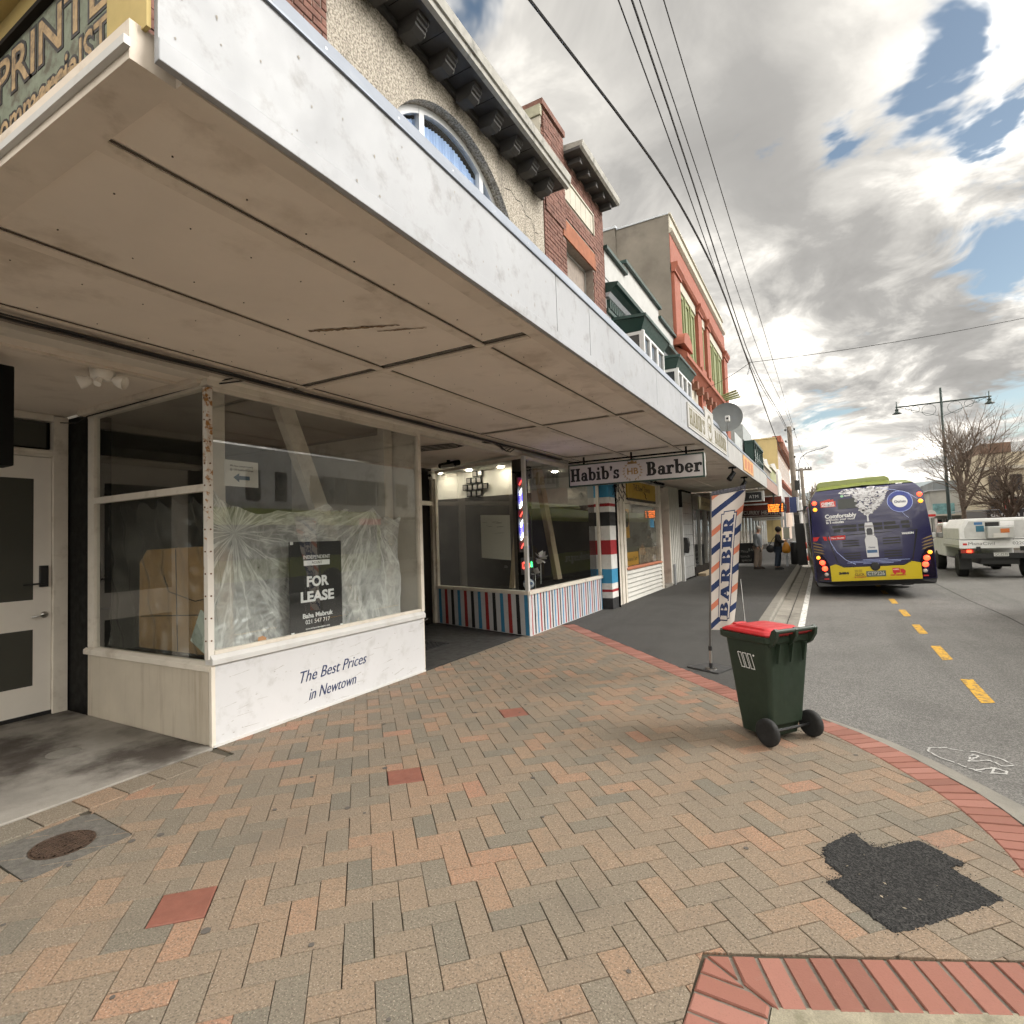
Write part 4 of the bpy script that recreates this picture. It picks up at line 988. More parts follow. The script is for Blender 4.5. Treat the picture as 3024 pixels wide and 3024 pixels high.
# electric cables stapled along the head of the shop fronts
cb = thing('cable_bundle', 'black and grey cables stapled along the soffit above the shop windows', 'cables', (-4.2, 3, 3.02))
random.seed(5)
CABG = flat('cable_grey', (.20, .17, .14), .6)
for k in range(6):
    x = -4.235+.018*k; pts = []
    y = -1.5
    while y < 9.6: pts.append((x+random.uniform(-.004, .004), y, 3.03-.012*(k % 2)-random.uniform(0, .014))); y += .42
    MB().tube(pts, .0065 if k != 1 else .011, 5).build('cable', CABG if k in (1, 4) else WIRE, cb)
for k in range(4):
    z = 2.985-.016*k
    MB().tube([(-4.25, 6.9+.05*k, 3.02), (-4.35, 6.75, 3.0), (-4.6, 6.55+.02*k, z), (-5.4, 6.35+.03*k, z-.01), (-6.4, 6.2, z-.03)], .008, 5).build('cable', WIRE, cb)
for k in range(3):
    MB().tube([(-4.22, 7.0+.1*k, 3.02), (-4.18, 7.15+.1*k, 2.97-.02*k), (-4.24, 7.35+.12*k, 2.95), (-4.22, 7.5+.1*k, 3.015)], .009, 5).build('cable_loop', WIRE if k else CABG, cb)
MB().tube([(-4.22, 2.9, 3.02), (-4.4, 2.74, 2.965), (-5.2, 2.72, 2.95), (-6.3, 2.71, 2.945), (-6.5, 2.70, 2.90), (-6.75, 2.66, 2.93)], .006, 5).build('cable', WIRE, cb)
MB().tube([(-4.20, 3.0, 3.02), (-4.36, 2.76, 2.95), (-4.45, 2.70, 2.99)], .007, 5).build('cable', WIRE, cb)
# twin security light on the recess ceiling
lt = thing('security_light', 'white twin-headed security light on the recess ceiling', 'light', (-4.79, 2.16, 3.0))
LW = flat('white_plastic', (.82, .78, .72), .4)
MB().lathe((-4.79, 2.16, 3.002), [(0, -.08), (.06, -.08), (.078, -.06), (.09, 0)], 20).build('base', LW, lt, smooth=True)
for sx, sy in ((-1, -1), (1, .9)):
    d = Vector((sx*.6+.2, sy*.7, -.35)).normalized(); p0 = Vector((-4.79+sx*.045, 2.16+sy*.04, 2.93)); m = MB()
    q = d.to_track_quat('Z', 'Y').to_matrix().to_4x4(); q.translation = p0+d*.01
    m.lathe((0, 0, 0), [(0, 0), (.02, .004), (.034, .024), (.048, .06), (.052, .095), (.046, .095), (.04, .08), (0, .076)], 18).xform(q); m.build('lamp_head', LW, lt, smooth=True)
    MB().tube([(-4.79+sx*.02, 2.16+sy*.02, 2.925), p0], .014, 8).build('arm', LW, lt)
MB().tube([(-4.76, 2.13, 2.92), (-4.74, 2.10, 2.87)], [.022, .026], 10).build('sensor', LW, lt)
# black boxed sign blade at the far left
bx_ = thing('black_sign_box', 'black box hanging at the left edge beside the door', 'box', (-5.0, 1.6, 2.2))
box('case', BLACK, bx_, -5.10, -4.93, 1.30, 1.675, 2.22, 2.93, bevel=.01)
box('bracket', BLACK, bx_, -5.03, -4.99, 1.4, 1.6, 2.93, 3.0)
# ------------------------------------------------------------------ things in the shop window
fl_ = thing('for_lease_sign', 'black for lease board taped inside the shop window', 'sign', (FX-.035, 3.83, .66))
box('board', flat('sign_black', (.022, .021, .020), .35), fl_, FX-.034, FX-.028, 3.51, 4.152, .742, 1.628, bevel=.0)
box('olive_base', flat('sign_olive', (.09, .075, .03), .4), fl_, FX-.034, FX-.0285, 3.51, 4.152, .700, .7418)
def on_l(y, z): return rel(fl_, frame((FX-.0275, y, z), (0, 1, 0), (0, 0, 1)))
text('INDEPENDENT', .052, TXTW, fl_, on_l(3.835, 1.475), width=.33)
box('agent_strip', TXTW, fl_, FX-.028, FX-.0268, 3.675, 3.995, 1.395, 1.445); text('AGENT', .038, TXTB, fl_, rel(fl_, frame((FX-.0262, 3.835, 1.42), (0, 1, 0), (0, 0, 1))), width=.13, depth=.0005)
text('FOR', .135, TXTW, fl_, on_l(3.835, 1.235), bold=.005, width=.27); text('LEASE', .135, TXTW, fl_, on_l(3.835, 1.09), bold=.005, width=.41)
text('Baha Mabruk', .062, TXTW, fl_, on_l(3.835, .912), bold=.0015, width=.37); text('021 547 717', .058, TXTW, fl_, on_l(3.835, .852), width=.30)
text('www.independentagent.co.nz', .024, TXTW, fl_, on_l(3.835, .79), width=.30)
for y, z in ((3.52, 1.60), (4.12, .75), (3.52, .75)): box('tape', TXTW, fl_, FX-.0275, FX-.0262, y, y+.035, z, z+.028)
np_ = thing('paper_notice', 'white paper notice with a blue arrow taped high in the shop window', 'notice', (FX-.03, 3.0, 2.2))
box('sheet', flat('paper', (.62, .61, .58), .8), np_, FX-.030, FX-.0285, 2.875, 3.195, 2.118, 2.342)
BLU = flat('arrow_blue', (.05, .10, .16), .6)
MB().slab([(2.955, 2.195), (3.01, 2.235), (3.01, 2.212), (3.11, 2.212), (3.11, 2.178), (3.01, 2.178), (3.01, 2.155)], 0, FX-.0283, FX-.0275).build('arrow', BLU, np_)
for s_, z in (('We have moved recently', 2.295), ('@ 150 Riddiford Street', 2.262)): text(s_, .026, TXTB, np_, rel(np_, frame((FX-.0278, 3.035, z), (0, 1, 0), (0, 0, 1))), width=.22, depth=.0004)
# plastic sheet hung behind the glass
def plastic():
    m = bpy.data.materials.new('clear_plastic_sheet'); m.use_nodes = True; t = NT(m.node_tree); m.node_tree.nodes.clear()
    pos = t.add('NewGeometry').outputs['Position']; sp = t.add('SeparateXYZ'); t.put(sp.inputs[0], pos); ridges = []
    for (ay, az, f, sc_) in ((3.02, 1.72, 2.6, .9), (4.68, 1.97, 2.2, .9), (3.2, 2.6, 3.0, .55), (5.6, 2.4, 3.2, .55)):      # creases, with highlights put in as whiter lines, run out from pinned points
        dy, dz_ = t.math('SUBTRACT', sp.outputs[1], ay), t.math('SUBTRACT', sp.outputs[2], az)
        ang = t.math('ARCTAN2', dz_, dy); rad = t.math('SQRT', t.math('ADD', t.math('MULTIPLY', dy, dy), t.math('MULTIPLY', dz_, dz_)))
        cb_ = t.add('CombineXYZ'); t.put(cb_.inputs[0], t.math('MULTIPLY', ang, f)); t.put(cb_.inputs[1], t.math('MULTIPLY', rad, .8)); cb_.inputs[2].default_value = ay
        n_ = t.noise(cb_.outputs[0], 1.6, 4, .6); rg = t.math('SUBTRACT', 1.0, t.math('ABSOLUTE', t.math('MULTIPLY_ADD', n_, 5.0, -2.5)), clamp=True)
        ridges.append(t.math('MULTIPLY', t.math('POWER', rg, 3.6), t.map(rad, .25, 1.9, sc_, .3)))
    rid = ridges[0]
    for r_ in ridges[1:]: rid = t.math('MAXIMUM', rid, r_)
    cl_ = t.noise(pos, 2.2, 5, .6)
    al = t.math('ADD', t.math('MULTIPLY', rid, .62), t.map(cl_, .35, .7, .16, .40), clamp=True)
    df = t.add('BsdfDiffuse'); df.inputs[0].default_value = (.88, .88, .86, 1); gl = t.add('BsdfGlossy'); gl.inputs['Roughness'].default_value = .18; tr = t.add('BsdfTransparent')
    bmp = t.bump(t.math('ADD', rid, t.math('MULTIPLY', cl_, .5)), .25, .012)
    for b_ in (df, gl): t.put(b_.inputs['Normal'], bmp)
    m2 = t.add('MixShader'); m2.inputs[0].default_value = .05; t.l.new(df.outputs[0], m2.inputs[1]); t.l.new(gl.outputs[0], m2.inputs[2])
    m3 = t.add('MixShader'); t.put(m3.inputs[0], al); t.l.new(tr.outputs[0], m3.inputs[1]); t.l.new(m2.outputs[0], m3.inputs[2])
    o_ = t.add('OutputMaterial'); t.l.new(m3.outputs[0], o_.inputs[0]); return m
PLAST = plastic()
random.seed(21)
anch = [(3.05, 1.80), (4.05, 2.03), (4.72, 1.96), (5.15, 1.93)]
def sag(y):     # top hem between anchors
    hem = [(2.80, 2.12), (3.05, 1.95), (3.45, 1.93), (4.05, 2.02), (4.3, 1.97), (4.72, 1.985), (4.95, 1.90), (5.2, 1.93)]
    for (a, za), (b, zb) in zip(hem, hem[1:]):
        if a <= y <= b: t = (y-a)/(b-a); return za+(zb-za)*t-.05*math.sin(math.pi*t)
    return hem[-1][1]
def crease(y, z):
    v = 0
    for ay, az in ((3.02, 1.72), (4.66, 1.94), (4.05, 1.98), (3.5, 1.0), (5.12, 1.85), (2.9, .8)):
        a = math.atan2(z-az, y-ay); r_ = math.hypot(y-ay, z-az); v += .012*math.sin(a*23+ay*9)*math.exp(-r_*1.6)*min(1, r_*6)+.006*math.sin(a*51+az*5)*math.exp(-r_*2.2)
    return v+.006*math.sin(y*31+z*9)+.004*math.sin(z*37-y*13)
g = []
for j in range(101):
    row = []
    for i in range(161):
        y = 2.80+2.36*i/160; zt_ = sag(y); z = .66+(zt_-.66)*j/100
        row.append((FX-.10-.03*math.sin(j/100*3)+crease(y, z)*.5, y+(.03*math.sin(z*7) if i == 160 else 0), z))
    g.append(row)
tag(MB().sheet(g).build('plastic_sheet', PLAST, smooth=True), 'crumpled clear plastic sheet hanging behind the front shop window', 'plastic sheet')
g = []
for j in range(61):
    row = []
    for i in range(81):
        x = FX-.12-1.75*i/80; z = .66+(1.36+.04*math.sin(i*.5))*j/60
        row.append((x, 2.87+.02*math.sin(x*21+z*5)+.015*math.sin(z*17+x*6), z))
    g.append(row)
PLAST2 = glass('thin_plastic_film', tint=(.86, .88, .87), ior=1.4, rough=.2, dirty=.22)
tag(MB().sheet(g).build('plastic_drape', PLAST2, smooth=True), 'thin clear plastic drape inside the side window by the door', 'plastic sheet')
CARD = mat('brown_cardboard', (.50, .29, .12), .85, .1, 4, .05, 40, dirt=(.2, .1, .04), dscale=3, damt=.4)
cbd = thing('cardboard_sheet', 'large brown cardboard sheet standing inside the side window', 'cardboard', (-5.2, 3.0, .65))
MB().slab([(-5.95, .645), (-4.50, .645), (-4.50, 1.55), (-4.62, 1.62), (-5.80, 1.60), (-5.93, 1.48)], 1, 3.0, 3.03).build('sheet', CARD, cbd)
MB().slab([(-4.75, 1.45), (-4.50, 1.10), (-4.50, 1.56), (-4.6, 1.6)], 1, 2.985, 2.998).build('flap', mat('card_flap', (.42, .21, .08), .85, .1, 4), cbd)
cs = MB()
for st in ([(-5.5, 1.35), (-5.42, 1.2), (-5.0, 1.12), (-4.62, 1.18)], [(-4.62, 1.18), (-4.85, .92), (-4.95, .80)], [(-5.3, 1.6), (-5.28, .65)], [(-5.9, .95), (-4.9, 1.0)]):
    cs.tube([(x, 2.994, z) for x, z in st], .004, 4)
cs.build('crease_lines', DARK, cbd)
tag(MB().add([(-4.70, 2.86, 1.07), (-4.46, 2.86, .92), (-4.50, 2.86, .66), (-4.57, 2.86, .66), (-4.85, 2.86, .80), (-4.70, 2.872, 1.07), (-4.46, 2.872, .92), (-4.50, 2.872, .66), (-4.57, 2.872, .66), (-4.85, 2.872, .80)], [(0, 1, 2, 3, 4), (9, 8, 7, 6, 5), (0, 5, 6, 1), (1, 6, 7, 2), (2, 7, 8, 3), (3, 8, 9, 4), (4, 9, 5, 0)]).build('plaster_offcut', mat('pale_green_board', (.50, .54, .47), .8, .08, 10, .1, 60, dirt=(.2, .2, .17), dscale=25, damt=.5)), 'pale broken board leaning in the corner of the side window', 'board')
tag(MB().add([(FX-.07, 3.20, .737), (FX-.05, 3.27, .737), (FX-.06, 3.28, .78), (FX-.07, 3.25, .80), (FX-.08, 3.21, .79), (FX-.10, 3.24, .737)], [(0, 1, 2, 3, 4), (5, 1, 2, 3), (0, 5, 3, 4)]).build('paper_scrap', mat('orange_paper', (.55, .26, .10), .8)), 'crumpled orange paper scrap on the window sill', 'paper')
# ------------------------------------------------------------------ barber shop
BX = -4.2
bs = thing('barber_shop', 'barber shop front with red blue and black striped riser', 'shop', (BX, 9.7, 0))
c0, c1, c2 = Vector((BX, 7.97)), Vector((-6.62, 8.72)), Vector((BX, 11.36))     # window corner, inner end of the side, far end of the front
sd = (c1-c0).normalized(); sN = Vector((sd.y, -sd.x)); sN = sN if sN.y < 0 else -sN
def side(u, z, out=0): p = c0+sd*u+sN*out; return (p.x, p.y, z)
LS = (c1-c0).length
def side_box(mb, u0, u1, o0, o1, z0, z1):
    q = [side(u0, 0, o0)[:2], side(u1, 0, o0)[:2], side(u1, 0, o1)[:2], side(u0, 0, o1)[:2]]
    if area(q) < 0: q.reverse()
    return mb.prism(q, z0, z1)
box('riser', RISERW, bs, BX-.06, BX, 8.0, 11.36, .0, .665)
side_box(MB(), .0, LS, -.06, 0, 0, .665).build('side_riser', RISERW, bs)
stripe = {'r': mat('stripe_red', (.32, .03, .03), .6, .08, 6), 'b': mat('stripe_blue', (.05, .23, .42), .6, .08, 6), 'k': mat('stripe_black', (.02, .02, .022), .6, .08, 6)}
y = 8.05; seq = 'rkb'; k = 0
while y < 11.3:
    MB().add([(BX+.002, y, 0.01), (BX+.002, y+.045, .01), (BX+.002, y+.03, .66), (BX+.002, y-.012, .66)], [(0, 1, 2, 3)]).build('stripe', stripe[seq[k % 3]], bs); y += .112; k += 1
u = .05; k = 0
while u < LS-.1:
    MB().add([side(u-.045, .01, .002), side(u+.045, .01, .002), side(u+.06, .66, .002), side(u-.02, .66, .002)], [(0, 1, 2, 3)]).build('stripe', stripe['bkr'[k % 3]], bs); u += .196; k += 1
box('sill', CREAM, bs, BX-.08, BX+.03, 7.95, 11.38, .665, .725, bevel=.004)
side_box(MB(), -.02, LS, -.08, .03, .665, .722).build('side_sill', CREAM, bs)
MB().box(BX-.05, BX+.01, 7.95, 8.01, .725, 2.93).build('corner_post', WHITE, bs)
MB().box(BX-.05, BX+.01, 11.31, 11.37, .725, 2.93).box(BX-.05, BX+.008, 8.01, 11.31, 2.88, 2.93).build('window_frame', CREAM, bs)
side_box(side_box(MB(), LS-.06, LS, -.05, .01, .722, 2.93), .05, LS-.06, -.05, .01, 2.90, 2.95).build('side_frame', CREAM, bs)
MB().add([(BX-.02, 8.01, .725), (BX-.02, 11.31, .725), (BX-.02, 11.31, 2.88), (BX-.02, 8.01, 2.88)], [(0, 1, 2, 3)]).build('pane', GLASS, bs)
MB().add([side(.04, .722, -.02), side(LS-.06, .722, -.02), side(LS-.06, 2.9, -.02), side(.04, 2.9, -.02)], [(0, 1, 2, 3)]).build('side_pane', GLASS, bs)
# interior
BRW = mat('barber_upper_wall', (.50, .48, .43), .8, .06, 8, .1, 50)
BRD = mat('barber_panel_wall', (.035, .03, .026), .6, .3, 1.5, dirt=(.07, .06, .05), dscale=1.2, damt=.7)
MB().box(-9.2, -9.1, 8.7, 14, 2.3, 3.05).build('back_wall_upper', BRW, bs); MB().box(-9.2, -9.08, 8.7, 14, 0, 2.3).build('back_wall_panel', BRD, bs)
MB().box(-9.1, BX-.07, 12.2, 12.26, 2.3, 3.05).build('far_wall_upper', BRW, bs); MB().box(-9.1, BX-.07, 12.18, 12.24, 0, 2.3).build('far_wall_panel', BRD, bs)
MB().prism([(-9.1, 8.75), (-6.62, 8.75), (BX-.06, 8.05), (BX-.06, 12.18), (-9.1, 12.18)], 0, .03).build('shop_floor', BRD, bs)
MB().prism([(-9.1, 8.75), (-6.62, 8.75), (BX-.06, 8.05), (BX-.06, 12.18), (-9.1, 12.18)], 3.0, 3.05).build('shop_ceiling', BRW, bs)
box('dark_post', BLACK, bs, BX-.45, BX-.25, 8.35, 8.55, .7, 3.0)
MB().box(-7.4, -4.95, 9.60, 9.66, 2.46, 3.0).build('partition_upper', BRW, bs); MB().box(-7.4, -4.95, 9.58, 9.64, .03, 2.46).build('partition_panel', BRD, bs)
DLT = flat('downlight', (1, .9, .72), .4, emit=60)
for x, y in ((-6.9, 9.30), (-6.18, 9.33), (-5.46, 9.36), (-5.0, 10.9), (-8.4, 9.3)):  # last two downlights are added where no lamp is seen
    MB().cyl((x, y, 2.985), .055, .012).build('downlight', DLT, bs)
MB().slab([(9.2, 2.95), (9.42, 2.95), (8.85, .7), (8.65, .7)], 0, BX-.75, BX-.65).build('timber_brace', WOODP, bs)
MB().slab([(9.75, 2.95), (9.97, 2.95), (10.75, .7), (10.53, .7)], 0, BX-.75, BX-.65).build('timber_brace', WOODP, bs)
box('bench', DARK, bs, -5.6, BX-.1, 8.6, 11.3, .55, .66)
# barber mirror frames, poster, neon and flowers are separate things
pf = thing('picture_cluster', 'cluster of small black picture frames high on the barber wall', 'picture frames', (-6.2, 9.56, 2.4))
random.seed(2)
for (i, j) in ((0, 3), (1, 3), (-1, 2), (0, 2), (1, 2), (-1, 1), (0, 1), (1, 1), (-1, 0), (0, 0), (1, 0), (-2, 1), (2, 1)):
    x, z = -6.28+i*.125+.03*(j % 2), 2.47+j*.135
    f_ = box('frame', BLACK, pf, x, x+.115, 9.55, 9.575, z, z+.125); box('photo', flat('photo_grey', (.14, .13, .12), .3), f_, x+.018, x+.097, 9.545, 9.549, z+.018, z+.107)
po = thing('wall_poster', 'pale poster taped inside the barber side window', 'poster', side(.95, 1.5, -.03))
q = [side(.42, 1.22, -.032), side(1.18, 1.26, -.032), side(1.18, 2.02, -.032), side(.42, 1.98, -.032)]
MB().add(q, [(0, 1, 2, 3)]).build('sheet', flat('poster_paper', (.78, .76, .68), .7), po)
m = MB()
random.seed(9)
for k in range(14):
    u, z = random.uniform(.55, 1.05), random.uniform(1.55, 1.9); L = random.choice((.03, .1, .16)); m.add([side(u, z, -.030), side(u+L, z, -.030), side(u+L, z+.006, -.030), side(u, z+.006, -.030)], [(0, 1, 2, 3)])
m.build('drawn_lines', flat('poster_ink', (.25, .24, .21), .7), po)
ne = thing('neon_barber_pole', 'glowing white blue and red barber pole light in the window corner', 'light', (BX-.16, 8.22, 1.2))
box('backing', flat('led_backing', (.02, .015, .012), .5), ne, BX-.22, BX-.20, 8.08, 8.40, 1.35, 2.75)
NW, NB, NR = flat('neon_white', (.9, .95, 1), .4, emit=2.2), flat('neon_blue', (.10, .08, 1), .4, emit=3), flat('neon_red', (1, .06, .04), .4, emit=2)
NG = flat('neon_green', (.05, .9, .2), .4, emit=1.6); NOR = flat('led_dim_orange', (.30, .10, .02), .5)
for k in range(25):
    z = 1.42+k*.044; mm = (NR, NOR, NOR, NW, NW, NB, NB, NB, NW, NW, NOR, NOR)[(24-k) % 12]
    MB().tube([(BX-.175, 8.10, z), (BX-.175, 8.24, z+.12)], .0085, 6).build('tube', mm, ne)
    if k % 3 == 0: MB().tube([(BX-.185, 8.25, z+.12), (BX-.185, 8.38, z+.01)], .005, 6).build('tube', NW if k % 2 else NB, ne)
MB().box(BX-.20, BX-.10, 8.07, 8.42, 2.60, 2.80).build('speaker_grille', BLACK, ne)
og = thing('neon_open_sign', 'small red neon open sign with green squiggle at the window corner', 'light', (BX-.12, 8.25, 1.1))
box('backing', BLKPL, og, BX-.18, BX-.17, 8.06, 8.50, .98, 1.26)
text('Open', .16, NR, og, rel(og, frame((BX-.16, 8.22, 1.13), (0, 1, .06), (0, 0, 1))), name='neon_lettering', bold=.002, width=.26)
text('&', .14, NG, og, rel(og, frame((BX-.16, 8.42, 1.13), (0, 1, 0), (0, 0, 1))), name='neon_squiggle', bold=.001)
def flower(name, label, c, n, r_, colm, seed):
    t_ = thing(name, label, 'flowers', c); random.seed(seed); V = Vector(c)
    for k in range(n):
        a = random.random()*6.28; e = random.uniform(-.5, 1.2); d = Vector((math.cos(a)*math.cos(e), math.sin(a)*math.cos(e), math.sin(e))); s_ = d.cross(Vector((.3, .2, 1))).normalized()*r_*.38
        MB().add([V, V+d*r_*.55+s_, V+d*r_, V+d*r_*.55-s_], [(0, 1, 2), (0, 2, 3)]).build('petal', colm, t_)
    MB().tube([V, V+Vector((-.03, .04, -.45))], .008, 6).build('stem', WHITE, t_)
PET = flat('white_petal', (.60, .58, .54), .7)
flower('artificial_flower', 'larger white paper flower standing high in the barber window', (BX-.25, 8.95, 1.20), 12, .17, PET, 1)
flower('artificial_flower', 'small white paper flower low between ball and larger flower', (BX-.25, 8.72, .95), 10, .13, PET, 2)
flower('artificial_flower', 'white paper flower beside the neon open sign', (BX-.3, 8.55, 1.15), 9, .12, PET, 3)
bl = thing('patterned_ball', 'blue and white patterned ball in the barber window', 'ball', (BX-.22, 8.62, .80))
def uvball(c, r_, n=14, mm=8): return MB().lathe(c, [(max(1e-7, r_*math.sin(math.pi*k/mm)), -r_*math.cos(math.pi*k/mm)) for k in range(mm+1)], n)
uvball((BX-.22, 8.40, .80), .095).build('shell', flat('ball_white', (.5, .54, .58), .4), bl, smooth=True)
for k in range(9):
    a = k*2.4; e = -.8+k*.2; d = Vector((math.cos(a)*math.cos(e), math.sin(a)*math.cos(e), math.sin(e))); q = d.to_track_quat('Z', 'Y').to_matrix().to_4x4(); q.translation = Vector((BX-.22, 8.40, .80))+d*.092
    MB().lathe((0, 0, 0), [(.032, 0), (.028, .005), (0, .006)], 6).xform(q).build('patch', flat('ball_blue', (.05, .09, .2), .4), bl)
# recess between the two shops
MB().box(-6.75, -6.70, 5.5, 8.75, 0, 3.03).build('recess_wall', DARK, bs)
for y0, y1 in ((6.0, 6.9), (7.15, 8.1)):
    d_ = box('door', mat('dark_door', (.02, .016, .013), .4, .2, 3), bs, -6.70, -6.66, y0, y1, .03, 2.25, bevel=.004)
    MB().cyl((-6.66, y0+.08, 1.0), .03, .05, ax=0, n=12).build('door_knob', STEEL, d_)
    box('fanlight', WINGLASS, bs, -6.695, -6.675, y0, y1, 2.4, 2.85)
for y in (5.95, 7.02, 8.17): box('door_post', CREAM, bs, -6.70, -6.60, y-.06, y+.06, 0, 2.95, bevel=.004)
side_box(MB(), LS-.01, LS+.10, -.05, .06, 0, 2.95).build('fluted_post', CREAM, bs)
MB().box(-6.7, -6.62, 5.5, 8.7, 2.28, 2.36).build('door_head', CREAM, bs)
box('recess_ceiling', SOFFIT, bs, -6.75, -4.30, 5.53, 8.7, 3.005, 3.05)
box('shop_side_wall', CREAM, bs, -6.7, FX-.06, 5.445, 5.53, 0, 3.0)
o = MB().prism([(-6.7, 5.53), (-4.345, 5.46), (-4.345, 6.2), (BX-.12, 7.9), (-6.6, 8.68)], -.05, .009).build('recess_slab', mat('dark_vinyl', (.035, .034, .033), .5, .25, 3, .1, 40)); struct(tag(o, 'dark entry floor in the recess between the two shops', 'slab'))
mt = thing('door_mat', 'black rubber ring mat in the recess between the shops', 'mat', (-5.6, 6.6, .01))
MB().box(-6.3, -5.1, 6.2, 7.0, .0095, .016).build('base', RUBBER, mt)
mr = MB()
for i in range(14):
    for j in range(9): mr.lathe((-6.25+i*.085, 6.25+j*.085, .016), [(.034, 0), (.034, .008), (.022, .008), (.022, 0)], 8)
mr.build('rings', RUBBER, mt)['kind'] = 'stuff'
cc = thing('security_camera', 'small white dome camera on the barber door post', 'camera', (-6.5, 8.72, 2.8))
box('housing', LW, cc, -6.60, -6.50, 8.52, 8.62, 2.78, 2.93, bevel=.01); MB().cyl((-6.55, 8.50, 2.85), .03, .03, ax=1).build('lens', BLKPL, cc)
eh = thing('ceiling_heater', 'small black heater fixed under the recess ceiling', 'heater', (-5.7, 7.9, 2.95))
MB().tube([(-5.95, 8.05, 2.93), (-5.45, 7.90, 2.93)], .05, 12).build('case', BLACK, eh, smooth=True); MB().tube([(-5.87, 8.0, 2.90), (-5.53, 7.9, 2.90)], .038, 10).build('reflector', STEEL, eh); box('bracket', BLACK, eh, -5.72, -5.68, 7.93, 7.98, 2.95, 3.005)
ds = thing('wall_switch_box', 'small white plastic box on the barber window post', 'box', (BX, 7.95, 1.55))
box('case', LW, ds, BX-.035, BX+.028, 7.925, 7.948, 1.45, 1.62, bevel=.004)
# ------------------------------------------------------------------ striped pillar
pl_ = thing('painted_pillar', 'square pillar painted in blue white red and black bands', 'pillar', (-4.05, 11.5, 0))
px0, px1, py0, py1 = -4.32, -3.98, 11.39, 11.86
zs = [0, .235, .365, .42, .55, .855, 1.165, 1.475, 1.785, 2.085, 2.205, 2.27, 2.405, 2.95]
cols = ['k', 'w', 'r', 'w', 'b', 'w', 'r', 'w', 'k', 'w', 'r', 'w', 'b']
PB = {'k': mat('pillar_black', (.025, .025, .026), .7, .2, 6, .15, 60), 'w': mat('pillar_white', (.66, .65, .62), .7, .08, 5, .15, 60, dirt=(.4, .38, .34), dscale=6, damt=.4), 'r': mat('pillar_red', (.33, .02, .025), .6, .1, 5, .15, 60), 'b': mat('pillar_blue', (.04, .24, .42), .6, .1, 5, .15, 60)}
for k, cl_ in enumerate(cols):
    e = random.uniform(-.002, .002); box('band', PB[cl_], pl_, px0, px1+e, py0+e, py1, zs[k]+.001, zs[k+1]-.001)
MB().tube([(-3.96, 11.80, 0), (-3.965, 11.80, 2.6), (-4.02, 11.80, 2.98)], .022, 8).build('downpipe', BLACK, pl_)
random.seed(4); tg = MB()
for k in range(7):
    p = [(-3.95, 11.85, 2.75)]
    for q in range(6): p.append((p[-1][0]+random.uniform(-.05, .08), p[-1][1]+random.uniform(-.12, .12), p[-1][2]+random.uniform(-.16, .09)))
    tg.tube(p, .008, 5)
tag(tg.build('cable_tangle', WIRE), 'tangle of loose black wires at the top of the painted pillar', 'cables')
# fluted pilaster and the small weatherboard shop
ws = thing('weatherboard_shop', 'small shop with white weatherboard riser and yellow sign over its window', 'shop', (-4.1, 14, 0))
for k in range(6): box('flute', CREAM, ws, -4.3, -4.06+(.02 if k % 2 else 0), 11.90+k*.125, 11.90+k*.125+.12, 0, 2.95)
GB = mat('grey_weatherboard', (.52, .51, .47), .7, .06, 4, .05, 40, dirt=(.35, .33, .3), dscale=5, damt=.4)
for k in range(7):
    z = k*.106; MB().slab([(-4.10, z), (-4.045, z+.003), (-4.045, z+.012), (-4.088, z+.105), (-4.10, z+.105)], 1, 12.68, 15.98).build('weatherboard', GB, ws)
MB().slab([(-4.15, .745), (-4.03, .745), (-4.03, .775), (-4.06, .80), (-4.15, .80)], 1, 12.68, 15.92).build('sill', mat('terracotta_sill', (.42, .15, .08), .6, .1, 5), ws)
box('window_side', CREAM, ws, -4.15, -4.05, 12.60, 12.72, .80, 2.95); box('window_side', CREAM, ws, -4.15, -4.05, 15.85, 16.0, 0, 2.95)
box('window_head', CREAM, ws, -4.15, -4.06, 12.72, 15.85, 2.33, 2.42); box('sign_backing', CREAM, ws, -4.15, -4.09, 12.72, 15.85, 2.42, 2.95)
MB().add([(-4.11, 12.72, .80), (-4.11, 15.85, .80), (-4.11, 15.85, 2.33), (-4.11, 12.72, 2.33)], [(0, 1, 2, 3)]).build('pane', GLASS, ws)
MB().box(-6.5, -6.4, 12.3, 16, 0, 3).build('back_wall', BRD, ws); MB().box(-6.4, -4.15, 12.3, 16, .7, .75).build('window_shelf', BRD, ws)
box('inner_wall', CREAM, ws, -6.4, -4.16, 15.86, 15.95, 0, 3.0)
yp = flat('poster_orange', (.50, .26, .03), .6)
for y0, y1, z0_, z1_ in ((12.8, 13.25, 1.5, 2.2), (12.8, 13.9, .82, 1.15)): 
    p_ = box('window_poster', yp, ws, -4.135, -4.13, y0, y1, z0_, z1_)
text('Bhuna Fast', .14, TXTB, ws, rel(ws, frame((-4.128, 13.35, .98), (0, 1, 0), (0, 0, 1))), width=.85, depth=.0005)
MB().lathe((-4.128, 13.02, 1.95), [(.2, 0), (.2, .002), (.13, .002), (.13, 0)], 20, ax=0).build('poster_ring', flat('poster_black', (.05, .03, .01), .6), ws)
rug = box('patterned_cloth', mat('patterned_cloth', (.26, .20, .14), .9, .6, 9, dirt=(.1, .06, .05), dscale=7, damt=.9), ws, -4.16, -4.14, 14.0, 15.8, .82, 1.22)
box('blue_sticker', flat('sticker_blue', (.1, .38, .65), .5), ws, -4.108, -4.104, 15.05, 15.45, 1.75, 1.98)
ysn = thing('yellow_shop_sign', 'yellow sign with black lettering over the weatherboard shop window', 'sign', (-4.07, 14.2, 2.4))
